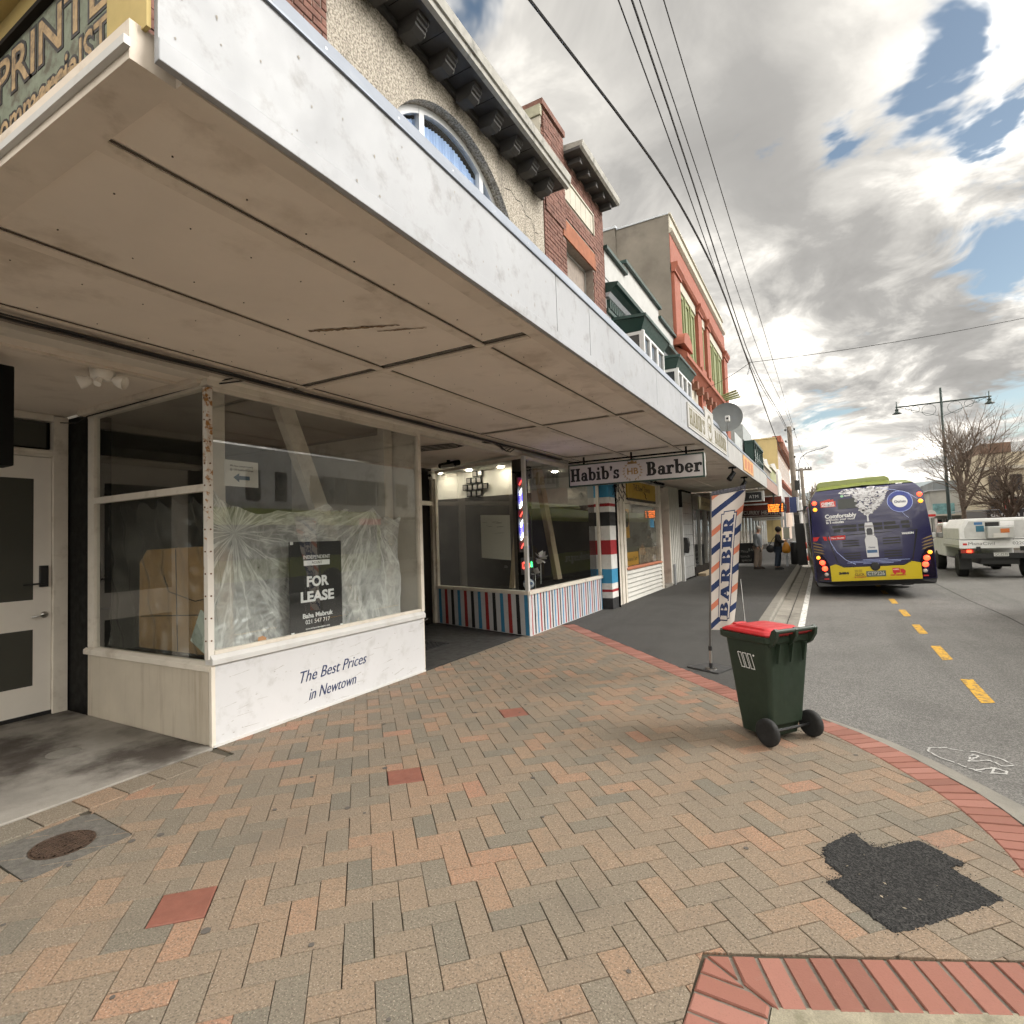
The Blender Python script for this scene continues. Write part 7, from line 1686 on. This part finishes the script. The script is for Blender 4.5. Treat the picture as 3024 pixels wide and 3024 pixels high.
MB().box(-1.58, -1.40, 11.6, 11.75, 1.75, 2.35).build('door_mirror', BLKPL, bus, local=True, bevel=.02); MB().tube([(-1.2, 11.7, 2.5), (-1.45, 11.75, 2.5), (-1.48, 11.7, 2.3)], .03, 8).build('mirror_arm', BLKPL, bus, local=True)
for k in range(5): MB().box(-1.2385, -1.2365, .35+.16*k, .45+.16*k, .9-.1*k, 1.5-.12*k).build('side_feather', flat('feather_gold', (.22, .15, .06), .5), bus, local=True)
MB().box(-1.2365, -1.215, .16, 1.6, .42, 2.3).build('side_wrap', NAVY, bus, local=True)
# second bus across the street
b2 = thing('passing_lime_bus', 'lime and charcoal bus across the street mirrored in the shop window', 'bus', (5.9, 9, RZ))
MB().loft([[(4.75, y, z_+RZ) for z_ in (.3,)]+[(4.72, y, RZ+2.3), (4.95, y, RZ+2.75), (6.9, y, RZ+2.75), (7.15, y, RZ+2.3), (7.1, y, RZ+.3)] for y in (3.0, 14.6)]).build('body', LIME, b2)
box('window_band', DARKGLASS, b2, 4.705, 4.73, 3.2, 14.4, RZ+1.35, RZ+2.28); box('skirt', flat('bus_charcoal', (.05, .05, .055), .4), b2, 4.715, 4.745, 3.0, 14.6, RZ+.3, RZ+.78); box('red_panel', REDP, b2, 4.70, 4.72, 13.6, 14.6, RZ+2.3, RZ+2.5)
for yw in (5.2, 12.4): MB().lathe((4.95, yw, RZ+.48), [(.28, -.24), (.48, -.22), (.48, .15), (.28, .15)], 22, ax=0).build('wheel', RUBBER, b2, smooth=True)
# ------------------------------------------------------------------ white utility truck
ut = thing('utility_truck', 'white utility truck with canopy tray waiting beside the bus', 'truck', (4.55, 21.5, RZ))
UW = mat('truck_white', (.82, .82, .82), .35, .05, 4, 0, 0, dirt=(.42, .40, .37), dscale=3, damt=.35)
ALU = mat('aluminium_tray', (.50, .50, .49), .4, .06, 5, metal=.3)
def ub(name, mm, x0, x1, y0, y1, z0, z1, bevel=0, par=ut): return MB().box(x0, x1, y0, y1, z0, z1).build(name, mm, par, local=True, bevel=bevel)
# local: x right, y forward, z up
ub('tray_floor', ALU, -.95, .95, .0, 2.5, .92, 1.0); ub('tailgate', UW, -.95, .95, -.04, .0, .90, 1.15, .008)
for s_ in (-1, 1): ub('side_board', UW, min(s_*.95, s_*.91), max(s_*.95, s_*.91), .0, 2.5, 1.0, 1.16, .006)
MB().slab([(-.93, 1.17), (.93, 1.17), (.93, 1.52), (.76, 1.80), (-.76, 1.80), (-.93, 1.52)], 1, .0, 2.45).build('canopy', UW, ut, local=True, bevel=.02)
MB().slab([(-.80, 1.22), (.80, 1.22), (.80, 1.50), (.68, 1.72), (-.68, 1.72), (-.80, 1.50)], 1, -.012, -.002).build('rear_panel', mat('truck_panel', (.55, .55, .54), .4), ut, local=True)
ub('equipment_box', ALU, -.30, .32, -.25, -.014, 1.20, 1.55, .02); ub('equipment_grille', BLKPL, -.30, .02, -.03, -.013, 1.56, 1.68); ub('white_locker', UW, .05, .36, -.05, -.013, 1.56, 1.70)
ub('blue_sticker', flat('sticker_teal', (.03, .14, .22), .5), -.52, -.33, -.018, -.0125, 1.40, 1.58); ub('blue_sticker', flat('sticker_blue2', (.05, .16, .35), .5), -.56, -.36, -.018, -.0125, 1.61, 1.69); ub('orange_sticker', flat('sticker_orange', (.55, .16, .04), .5), .0, .20, -.262, -.251, 1.36, 1.48); ub('white_sticker', flat('sticker_white', (.6, .58, .55), .5), -.17, .15, -.262, -.251, 1.22, 1.35)
text('ManaCivil', .13, flat('truck_letter', (.22, .22, .23), .5), ut, frame((-.42, -.042, 1.04), (1, 0, 0), (0, 0, 1)), width=.62); text('02207812', .12, flat('truck_letter', (.22, .22, .23), .5), ut, frame((.58, -.042, 1.04), (1, 0, 0), (0, 0, 1)), width=.56)
ub('logo_flag', REDP, -.86, -.76, -.045, -.041, 1.0, 1.06)
for s_ in (-1, 1):
    ub('tail_light', flat('truck_tail', (.35, .03, .02), .3), min(s_*.92, s_*.60), max(s_*.92, s_*.60), -.04, -.005, .76, .87); ub('tail_lamp', LAMPR, s_*.72-.06, s_*.72+.06, -.05, -.0405, .775, .855); ub('latch', BLKPL, s_*.5-.05, s_*.5+.05, -.07, -.042, .82, .95)
ub('number_plate', flat('plate_white', (.6, .6, .57), .5), -.15, .19, -.06, -.042, .66, .77); text('QCZ535', .10, TXTB, ut, frame((.02, -.062, .715), (1, 0, 0), (0, 0, 1)), width=.30)
ub('rear_bar', BLKPL, -.9, .9, -.03, .05, .60, .755); ub('chassis', BLKPL, -.45, .45, .05, 5.0, .42, .62); ub('spare_wheel', RUBBER, -.2, .35, .5, 1.1, .32, .42)
MB().slab([(2.55, .55), (5.2, .55), (5.2, 1.10), (4.3, 1.18), (3.9, 1.70), (2.75, 1.72), (2.55, 1.2)], 0, -.90, .90).build('cab', UW, ut, local=True, bevel=.05)
for s_ in (-1, 1):
    MB().slab([(2.80, 1.18), (4.15, 1.18), (3.85, 1.60), (2.85, 1.62)], 0, min(s_*.903, s_*.91), max(s_*.903, s_*.91)).build('side_window', DARKGLASS, ut, local=True); ub('door_mirror', UW, min(s_*1.12, s_*.92), max(s_*1.12, s_*.92), 3.95, 4.1, 1.18, 1.36, .03)
    ub('mudguard', BLKPL, min(s_*.93, s_*.62), max(s_*.93, s_*.62), .25, .30, .25, .85)
    for yw in (.75, 4.3): 
        wh = MB().lathe((s_*.78, yw, .36), [(.20, -.12), (.34, -.125), (.36, -.09), (.36, .09), (.34, .125), (.20, .12)], 22, ax=0).build('wheel', RUBBER, ut, local=True, smooth=True); MB().lathe((s_*.78, yw, .36), [(.20, -.09), (.20, .09)], 16, ax=0).build('rim', GALV, wh, local=True)
ub('cab_rear_window', DARKGLASS, -.7, .7, 2.53, 2.548, 1.2, 1.62)
# ------------------------------------------------------------------ people
def skin_body(name, joints, edges, mat_, parent, subs=2, root=0):
    me = bpy.data.meshes.new(name); me.from_pydata([j[:3] for j in joints], edges, []); me.update(); me.materials.append(mat_)
    o = bpy.data.objects.new(name, me); COL.objects.link(o); o.parent = parent
    sk = o.modifiers.new('skin', 'SKIN'); sk.use_smooth_shade = True
    for v, j in zip(me.skin_vertices[0].data, joints): v.radius = (j[3], j[4] if len(j) > 4 else j[3])
    me.skin_vertices[0].data[root].use_root = True
    sb_ = o.modifiers.new('sub', 'SUBSURF'); sb_.levels = subs; sb_.render_levels = subs
    return o
def ball(name, c, r3, mat_, parent, n=14, mm=10):
    m_ = MB().lathe((0, 0, 0), [(max(1e-6, math.sin(math.pi*k/mm)), -math.cos(math.pi*k/mm)) for k in range(mm+1)], n); m_.xform(Matrix.Translation(c) @ Matrix.Diagonal((*r3, 1))); return m_.build(name, mat_, parent, local=True, smooth=True)
# local frame: person faces +x
def person(label, loc, rotz, jacket, trousers, hair, shoe, h=1.68, hood=False, arms='pocket'):
    p = thing('person', label, 'person', loc, rotz); s_ = h/1.7
    # continuous body: pelvis, spine, neck, head, arms to hands, legs to feet
    J = [(0, 0, .93, .13, .15), (.01, 0, 1.12, .12, .14), (.0, 0, 1.34, .13, .17), (.03, 0, 1.47, .055), (.05, 0, 1.53, .055), (.065, 0, 1.60, .085, .078), (.07, 0, 1.66, .075, .07),
         (0, .10, .86, .085), (.03, .10, .50, .062), (-.02, .11, .10, .042), (.12, .12, .04, .035), (0, -.10, .86, .085), (-.04, -.10, .50, .062), (-.10, -.11, .10, .042), (.04, -.12, .04, .035)]
    E_ = [(0, 1), (1, 2), (2, 3), (3, 4), (4, 5), (5, 6), (0, 7), (7, 8), (8, 9), (9, 10), (0, 11), (11, 12), (12, 13), (13, 14)]
    if arms == 'phone': A = [[(.0, .19, 1.37, .06), (.02, .24, 1.12, .045), (.24, .12, 1.16, .036), (.33, .07, 1.20, .034)], [(.0, -.19, 1.37, .06), (.02, -.24, 1.12, .045), (.24, -.12, 1.16, .036), (.33, -.06, 1.19, .034)]]
    else: A = [[(.0, .19, 1.37, .06), (-.02, .25, 1.10, .046), (.08, .23, .88, .036), (.11, .21, .80, .034)], [(.0, -.19, 1.37, .06), (-.03, -.25, 1.10, .046), (.05, -.23, .88, .036), (.08, -.21, .80, .034)]]
    for a in A:
        b = len(J); J += a; E_ += [(2, b)]+[(b+k, b+k+1) for k in range(3)]
    J = [tuple(c*s_ for c in j[:3])+tuple(r*s_ for r in j[3:]) for j in J]
    skin_body('body', J, E_, SKIN, p)
    def sc(rows): return [tuple(c*s_ for c in j[:3])+tuple(r*s_ for r in j[3:]) for j in rows]
    jk = [(0, 0, .80, .165, .19), (0, 0, .95, .165, .185), (.01, 0, 1.12, .155, .18), (0, 0, 1.34, .16, .20), (.025, 0, 1.45, .085)]; je = [(0, 1), (1, 2), (2, 3), (3, 4)]
    for a in A:
        b = len(jk); jk += [(x, y, z, r+.026) for x, y, z, r in a[:3]]; je += [(3, b), (b, b+1), (b+1, b+2)]
    skin_body('jacket', sc(jk), je, jacket, p)
    tr_ = [(0, 0, .92, .15, .165)]+[(x, y, z, r+.028) for x, y, z, *r_ in J and [(0, .10, .84, .085), (.03, .10, .50, .066), (-.015, .11, .11, .058)] for r in r_[:1]]
    b = len(tr_); tr_ += [(0, -.10, .84, .113), (-.04, -.10, .50, .094), (-.095, -.11, .11, .086)]
    skin_body('trousers', sc(tr_), [(0, 1), (1, 2), (2, 3), (0, b), (b, b+1), (b+1, b+2)], trousers, p)
    for x, y in ((.05, .115), (-.03, -.115)):
        m_ = MB().loft([[(x*s_+px_*s_, y*s_+py_*s_, z_*s_) for px_, py_ in ((-.12, -.04), (.05, -.05), (.15, -.03), (.15, .03), (.05, .05), (-.12, .04))] for z_ in (.0, .05)]+[[(x*s_+px_*s_, y*s_+py_*s_, .10*s_) for px_, py_ in ((-.11, -.035), (-.02, -.04), (.05, -.025), (.05, .025), (-.02, .04), (-.11, .035))]]); m_.build('shoe', shoe, p, local=True)
    hd = Vector((.07, 0, 1.635))*s_
    ball('hair', hd+Vector((-.022, 0, .03))*s_, (.098*s_, .092*s_, .098*s_), hair, p)
    ball('nose', hd+Vector((.095, 0, -.015))*s_, (.018*s_, .012*s_, .02*s_), SKIN, p)
    for y in (.03, -.03): ball('eye', hd+Vector((.082, y, .01))*s_, (.008, .010, .007), TXTB, p, 8, 6)
    for y in (.083, -.083): ball('ear', hd+Vector((.0, y, -.01))*s_, (.018, .01, .028), SKIN, p, 8, 6)
    if hood: ball('hood', hd+Vector((-.03, 0, .02))*s_, (.118*s_, .118*s_, .128*s_), jacket, p)
    return p
p1 = person('person with grey hair in a grey jacket and beige trousers waiting', (-2.33, 24.4, 0), R(-12), mat('grey_jacket', (.15, .16, .17), .85, .15, 8, .1, 50), mat('beige_trousers', (.30, .235, .19), .85, .1, 8), flat('grey_hair', (.40, .37, .33), .8), mat('brown_shoe', (.04, .03, .025), .6))
p2 = person('person in a dark hooded jacket and jeans looking at a phone', (-1.58, 24.1, 0), R(5), mat('black_jacket', (.022, .019, .018), .8, .2, 8), mat('blue_jeans', (.035, .05, .075), .85, .2, 20), flat('dark_hair', (.03, .025, .02), .7), mat('black_shoe', (.012, .012, .012), .6), h=1.62, hood=True, arms='phone')
ph = thing('phone', 'pale phone held in front of the hooded person', 'phone', (-1.24, 24.1, 1.14)); MB().box(-1.275, -1.195, 24.05, 24.12, 1.155, 1.172).build('case', flat('phone_white', (.55, .55, .52), .4), ph)
ob_ = thing('orange_bag', 'orange carrier bag hanging from the hand of the hooded person', 'bag', (-1.28, 24.0, .7))
MB().loft([[(-1.28+a*.13*k, 24.0+b*.06*k, z) for a, b in ((-1, -1), (1, -1), (1.1, 0), (1, 1), (-1, 1), (-1.1, 0))] for z, k in ((.64, .75), (.72, 1.05), (.85, 1.0), (.98, .7), (1.06, .35))]).build('sack', mat('orange_plastic', (.50, .21, .02), .5, .15, 10), ob_, smooth=True); MB().tube([(-1.30, 24.0, 1.05), (-1.27, 24.05, 1.13), (-1.25, 24.0, 1.06)], .01, 6).build('handle', mat('orange_plastic', (.5, .21, .02)), ob_)
bk = thing('black_handbag', 'black round handbag hanging behind the hooded person', 'bag', (-1.84, 24.0, .7)); MB().lathe((-1.84, 24.0, .82), [(1e-6, -.05), (.13, -.05), (.155, -.03), (.155, .03), (.13, .05), (1e-6, .05)], 20, ax=1).build('pouch', mat('black_leather', (.012, .012, .013), .4), bk, smooth=True); MB().tube([(-1.88, 24.0, .95), (-1.74, 24.0, 1.2), (-1.62, 24.0, 1.34)], .012, 6).build('strap', mat('black_leather', (.012, .012, .013)), bk)
# ------------------------------------------------------------------ footpath furniture
ab = thing('blackboard_sign', 'black chalkboard standing on the footpath beside the waiting people', 'sign', (-2.95, 26, 0))
box('board', flat('chalk_black', (.014, .014, .015), .7), ab, -3.4, -2.62, 25.97, 26.03, .14, 1.0); MB().box(-3.42, -3.36, 25.95, 26.05, 0, 1.02).box(-2.66, -2.60, 25.95, 26.05, 0, 1.02).box(-3.36, -2.66, 25.95, 26.05, .98, 1.02).build('frame', BLKPL, ab)
CH = flat('chalk', (.30, .30, .28), .9)
for s_, x, z, w_ in (('$6', -2.78, .72, .2), ('Mince', -3.02, .66, .3), ('Lunch', -3.0, .45, .36), ('special', -2.95, .28, .4)): text(s_, .16, CH, ab, rel(ab, frame((x, 25.965, z), (1, 0, 0), (0, 0, 1))), width=w_)
sp_ = thing('bus_stop_post', 'grey bus stop post with timetable case near the kerb', 'bus stop', (-1.38, 26.2, 0))
box('post', GALV, sp_, -1.42, -1.34, 26.16, 26.24, 0, 2.35); box('timetable_case', flat('timetable', (.45, .45, .36), .4), sp_, -1.47, -1.24, 26.08, 26.15, 1.18, 1.62); MB().box(-1.49, -1.22, 26.075, 26.155, 1.62, 1.65).box(-1.49, -1.22, 26.075, 26.155, 1.15, 1.18).build('case_frame', GALV, sp_); box('white_sign', WHITE, sp_, -1.55, -1.46, 26.14, 26.2, 1.66, 2.3); box('top_sign', flat('stop_navy', (.03, .05, .07), .5), sp_, -1.60, -1.30, 26.15, 26.19, 2.30, 2.62)
text('BAY', .1, TXTW, sp_, rel(sp_, frame((-1.45, 26.145, 2.5), (1, 0, 0), (0, 0, 1))), width=.2)
ls = thing('arrivals_display', 'orange lit arrivals display hanging under the far canopy', 'display', (-1.6, 24.6, 2.4))
box('case', BLKPL, ls, -1.93, -1.30, 24.5, 24.62, 2.25, 2.62, bevel=.01); box('hanger', BLKPL, ls, -1.7, -1.64, 24.54, 24.58, 2.62, 3.04)
for k, row in enumerate(('1 Island Bay   5', '3 Lyall Bay    8', '23 Houghton   11', '32x Express   14')): text(row, .082, LED, ls, rel(ls, frame((-1.615, 24.495, 2.555-.082*k), (1, 0, 0), (0, 0, 1))), width=.54, bold=.003)
cn = thing('traffic_cone', 'orange traffic cone with white bands by the far kerb', 'cone', (-.62, 30.6, 0))
CO = mat('cone_orange', (.62, .06, .025), .5, .05, 6); MB().lathe((-.75, 30.6, .04), [(.19, 0), (.16, .12), (.148, .18)], 18).build('lower_cone', CO, cn, smooth=True); MB().lathe((-.75, 30.6, .22), [(.147, 0), (.09, .36)], 18).build('reflective_band', TXTW, cn, smooth=True); MB().lathe((-.75, 30.6, .58), [(.089, 0), (.05, .3), (.03, .31)], 18).build('cone_top', CO, cn, smooth=True); box('base', CO, cn, -.98, -.52, 30.37, 30.83, .0, .04, bevel=.008)
cbx = thing('street_cabinet', 'pale street cabinet with black panel behind the cone', 'cabinet', (-1.3, 33, 0)); box('case', mat('pale_cabinet', (.45, .44, .42), .6), cbx, -1.45, -.95, 33, 33.5, 0, 1.7, bevel=.01); box('black_panel', BLKPL, cbx, -1.20, -1.02, 32.97, 32.998, 1.2, 1.62)
for z in (1.32, 1.5): MB().cyl((-1.11, 32.96, z), .06, .008, ax=1).build('white_disc', TXTW, cbx)
lb = thing('low_black_bin', 'black litter bin with white edge by the bus stop post', 'bin', (-1.1, 27.5, 0)); MB().lathe((-1.12, 27.5, 0), [(.16, 0), (.19, .05), (.19, .9), (.16, .95)], 16).build('body', BLKPL, lb, smooth=True); MB().lathe((-1.12, 27.5, .95), [(.2, 0), (.2, .04), (.05, .06)], 16).build('lid', GALV, lb)
# ------------------------------------------------------------------ poles, lamps and wires
POLE = mat('timber_pole', (.17, .145, .12), .9, .2, 3, .2, 30)
up = thing('power_pole', 'nearer timber power pole with wires rising above the far shops', 'power pole', (-1.5, 38, 0))
MB().tube([(-1.28, 38, 0), (-1.5, 38, 7.85)], [.20, .13], 12).build('shaft', POLE, up, smooth=True)
for k, (dx, z) in enumerate(((-.25, 7.6), (.25, 7.6), (-.25, 6.9), (.2, 5.9))): MB().lathe((-1.47+dx, 38, z), [(.03, 0), (.05, .04), (.05, .10), (.02, .13)], 10).build('insulator', BLKPL, up); MB().tube([(-1.47, 38, z), (-1.47+dx, 38, z)], .02, 6).build('spike', GALV, up)
MB().box(-1.36, -1.10, 37.8, 38.0, 3.9, 4.5).build('junction_box', BLKPL, up)
for k in range(5): MB().cyl((-1.36, 37.86, 3.3+.22*k), .045, .02, ax=1, n=10).build('white_tag', TXTW, up)
up2 = thing('power_pole', 'farther power pole with a cross arm beyond the bus', 'power pole', (-1.45, 56, 0))
MB().tube([(-1.25, 56, 0), (-1.42, 56, 6.95)], [.19, .14], 12).build('shaft', POLE, up2, smooth=True); MB().box(-2.0, -.6, 55.93, 56.07, 6.72, 6.86).build('cross_arm', POLE, up2)
for x in (-1.9, -1.1, -.85, -.66): MB().lathe((x, 56, 6.86), [(.03, 0), (.05, .04), (.05, .12), (.02, .16)], 8).build('insulator', BLKPL, up2)
stl = thing('street_light', 'curved galvanised street light reaching over the road behind the bus', 'street light', (-1.7, 56.5, 0))
MB().tube([(-1.65, 56.5, 0), (-1.65, 56.5, 6.6), (-1.62, 56.5, 7.4), (-1.4, 56.5, 8.0), (-.9, 56.5, 8.35), (-.2, 56.5, 8.55), (.2, 56.5, 8.62)], [.08, .07, .06, .055, .05, .05, .05], 10).build('mast', GALV, stl, smooth=True); MB().tube([(.05, 56.5, 8.58), (.75, 56.5, 8.76)], [.07, .05], 10).build('lantern', GALV, stl)
def catenary(a, b, sag_, n=26):
    a, b = Vector(a), Vector(b); return [a+(b-a)*t_-Vector((0, 0, sag_*4*t_*(1-t_))) for t_ in [k/n for k in range(n+1)]]
def wire(label, pts, r_=.011): return tag(MB().tube(pts, r_, 5).build('overhead_wire', WIRE), label, 'wire', 'overhead wires')
def spline(pts, n=8):
    P = [Vector(p) for p in pts]; out = []
    for i in range(len(P)-1):
        p0, p1, p2, p3 = P[max(0, i-1)], P[i], P[i+1], P[min(len(P)-1, i+2)]
        for k in range(n):
            t_ = k/n; out.append(.5*((2*p1)+(-p0+p2)*t_+(2*p0-5*p1+4*p2-p3)*t_*t_+(-p0+3*p1-3*p2+p3)*t_**3))
    return out+[P[-1]]
wire('thickest lowest wire passing close to the parapets', spline([(-4.4, -6, 7.6), (-2.21, 4.65, 6.8), (-1.55, 9.6, 6.47), (-1.52, 16.5, 6.05), (-1.6, 27, 5.6), (-1.63, 37.9, 5.36)]), .016)
wire('leftmost of the bundled wires overhead', spline([(-1.9, -8, 8.6), (-1.74, 6.05, 7.75), (-1.83, 19.7, 7.1), (-1.55, 30, 7.05), (-1.47, 38, 7.2)]), .009)
wire('middle thick wire of the bundle overhead', spline([(-1.72, -8, 8.5), (-1.60, 6.1, 7.73), (-1.80, 20.2, 7.26), (-1.5, 30, 7.1), (-1.45, 38, 7.25)]), .013)
wire('thin wire just right of the bundle overhead', spline([(-1.66, -8, 8.7), (-1.54, 6.1, 7.8), (-1.55, 20, 7.5), (-1.35, 30, 7.5), (-1.3, 38, 7.7)]), .008)
wire('rightmost separate wire high over the kerb', spline([(-1.5, -8, 9.0), (-1.34, 6.56, 8.0), (-1.28, 20, 7.75), (-1.25, 38, 7.72)]), .008)
wire('single cross wire spanning the street to the right', catenary((-1.84, 20, 7.2), (10.6, 25.5, 9.0), .25), .010)
wire('short stay wire from the cross wire to the orange building', catenary((-1.84, 20, 7.2), (-4.35, 25.5, 7.9), .1), .009)
wire('wire between the two power poles', catenary((-1.25, 38, 7.7), (-.66, 56, 7.0), .5), .012)
wire('lower wire between the two power poles', catenary((-1.3, 38, 5.9), (-1.42, 56, 5.2), .6), .014)
tag(MB().tube([(-1.85, 20.02, 7.20), (-1.9, 20.1, 6.98), (-1.95, 20.1, 6.82)], .018, 6).build('wire_clamp', GALV), 'small metal clamp hanging where the cross wire meets the bundle', 'clamp')
# heritage lamp standard
lm = thing('lamp_standard', 'tall dark green lamp standard with two arms and bell lanterns', 'lamp standard', (7.95, 50, 0))
LG = mat('lamp_dark_green', (.02, .035, .032), .5)
MB().tube([(7.95, 50, -.1), (7.95, 50, 1.2), (7.95, 50, 11.4)], [.14, .12, .08], 12).build('post', LG, lm, smooth=True)
MB().tube([(5.2, 50, 10.35), (10.75, 50, 10.35)], .05, 8).build('cross_arm', LG, lm)
for s_ in (-1, 1):
    x = 7.95+s_*2.68
    MB().lathe((x, 50, 10.0), [(.30, -.15), (.28, -.12), (.12, .0), (.10, .12), (.14, .16), (.05, .24), (.03, .75)], 16).build('bell_lantern', LG, lm, smooth=True)
    for (cx, r_) in ((.75, .42), (1.55, .26), (2.0, .14)):
        MB().tube([(7.95+s_*(cx+r_*math.cos(q*.5236)), 50, 10.30-r_+r_*math.sin(q*.5236)) for q in range(13)], .014, 5).build('scroll', LG, lm)
    MB().tube([(7.95, 50, 9.3), (7.95+s_*1.4, 50, 9.85), (7.95+s_*2.5, 50, 10.3)], .016, 5).build('stay', LG, lm)
# bare winter trees
def tree(label, base, h, spread, seed, lean=0, levels=5, trunk=.22):
    t_ = thing('bare_tree', label, 'tree', base); rnd = random.Random(seed); tr_, cr_ = MB(), MB()
    def grow(p, d, L, r_, lev):
        pts = [p]; n = 4
        for k in range(n):
            d = (d+Vector((rnd.uniform(-.12, .12), rnd.uniform(-.12, .12), rnd.uniform(-.02, .10)))).normalized(); pts.append(pts[-1]+d*L/n)
        (tr_ if lev == 0 else cr_).tube(pts, [r_*(1-.45*k/n) for k in range(n+1)], 7 if lev < 2 else 3 if lev > 3 else 4, cap=False)
        if lev >= levels: return
        nb = (5, 4, 4, 3, 3)[min(lev, 4)]
        for k in range(nb):
            f = .35+.65*(k+rnd.random())/nb if lev else .55+.45*(k+rnd.random())/nb; i = min(n-1, int(f*n)); q = pts[i].lerp(pts[i+1], f*n-i)
            a = rnd.random()*6.283; tilt = rnd.uniform(.45, .95) if lev else rnd.uniform(.3, .8); u = d.cross(Vector((math.cos(a), math.sin(a), .3))).normalized()
            nd = (d*math.cos(tilt)+u*math.sin(tilt)); nd.x *= spread; nd = (nd+Vector((0, 0, .12))).normalized()
            grow(q, nd, L*rnd.uniform(.55, .80), r_*rnd.uniform(.42, .58), lev+1)
        grow(pts[-1], d, L*.7, r_*.55, lev+1)
    b = Vector(base); grow(b, Vector((lean, 0, 1)).normalized(), h*.34, trunk, 0)
    tr_.build('trunk', BARK, t_, smooth=True, fix=False); cr_.build('crown', BARK, t_, fix=False)
tree('wide bare tree with upright trunk behind the lamp standard', (8.45, 48.5, 0), 10.5, 1.1, 6, levels=5, trunk=.19)
tree('leaning bare tree above the white utility truck', (11.2, 48.0, 0), 6.8, 1.2, 9, lean=-.35, levels=4, trunk=.25)
tree('small distant bare tree just over the bus roof', (4.6, 75, 0), 7.5, 1.1, 14, levels=4, trunk=.2)
tree('scrubby bare tree between the power pole and the bus', (-.4, 90, 0), 9.5, .9, 17, levels=4, trunk=.2)
struct(tag(MB().prism([(7.1, 42), (12.5, 42), (12.5, 62), (7.3, 62)], -.2, .02).build('traffic_island', CONC), 'concrete island under the lamp standard and trees', 'island'))
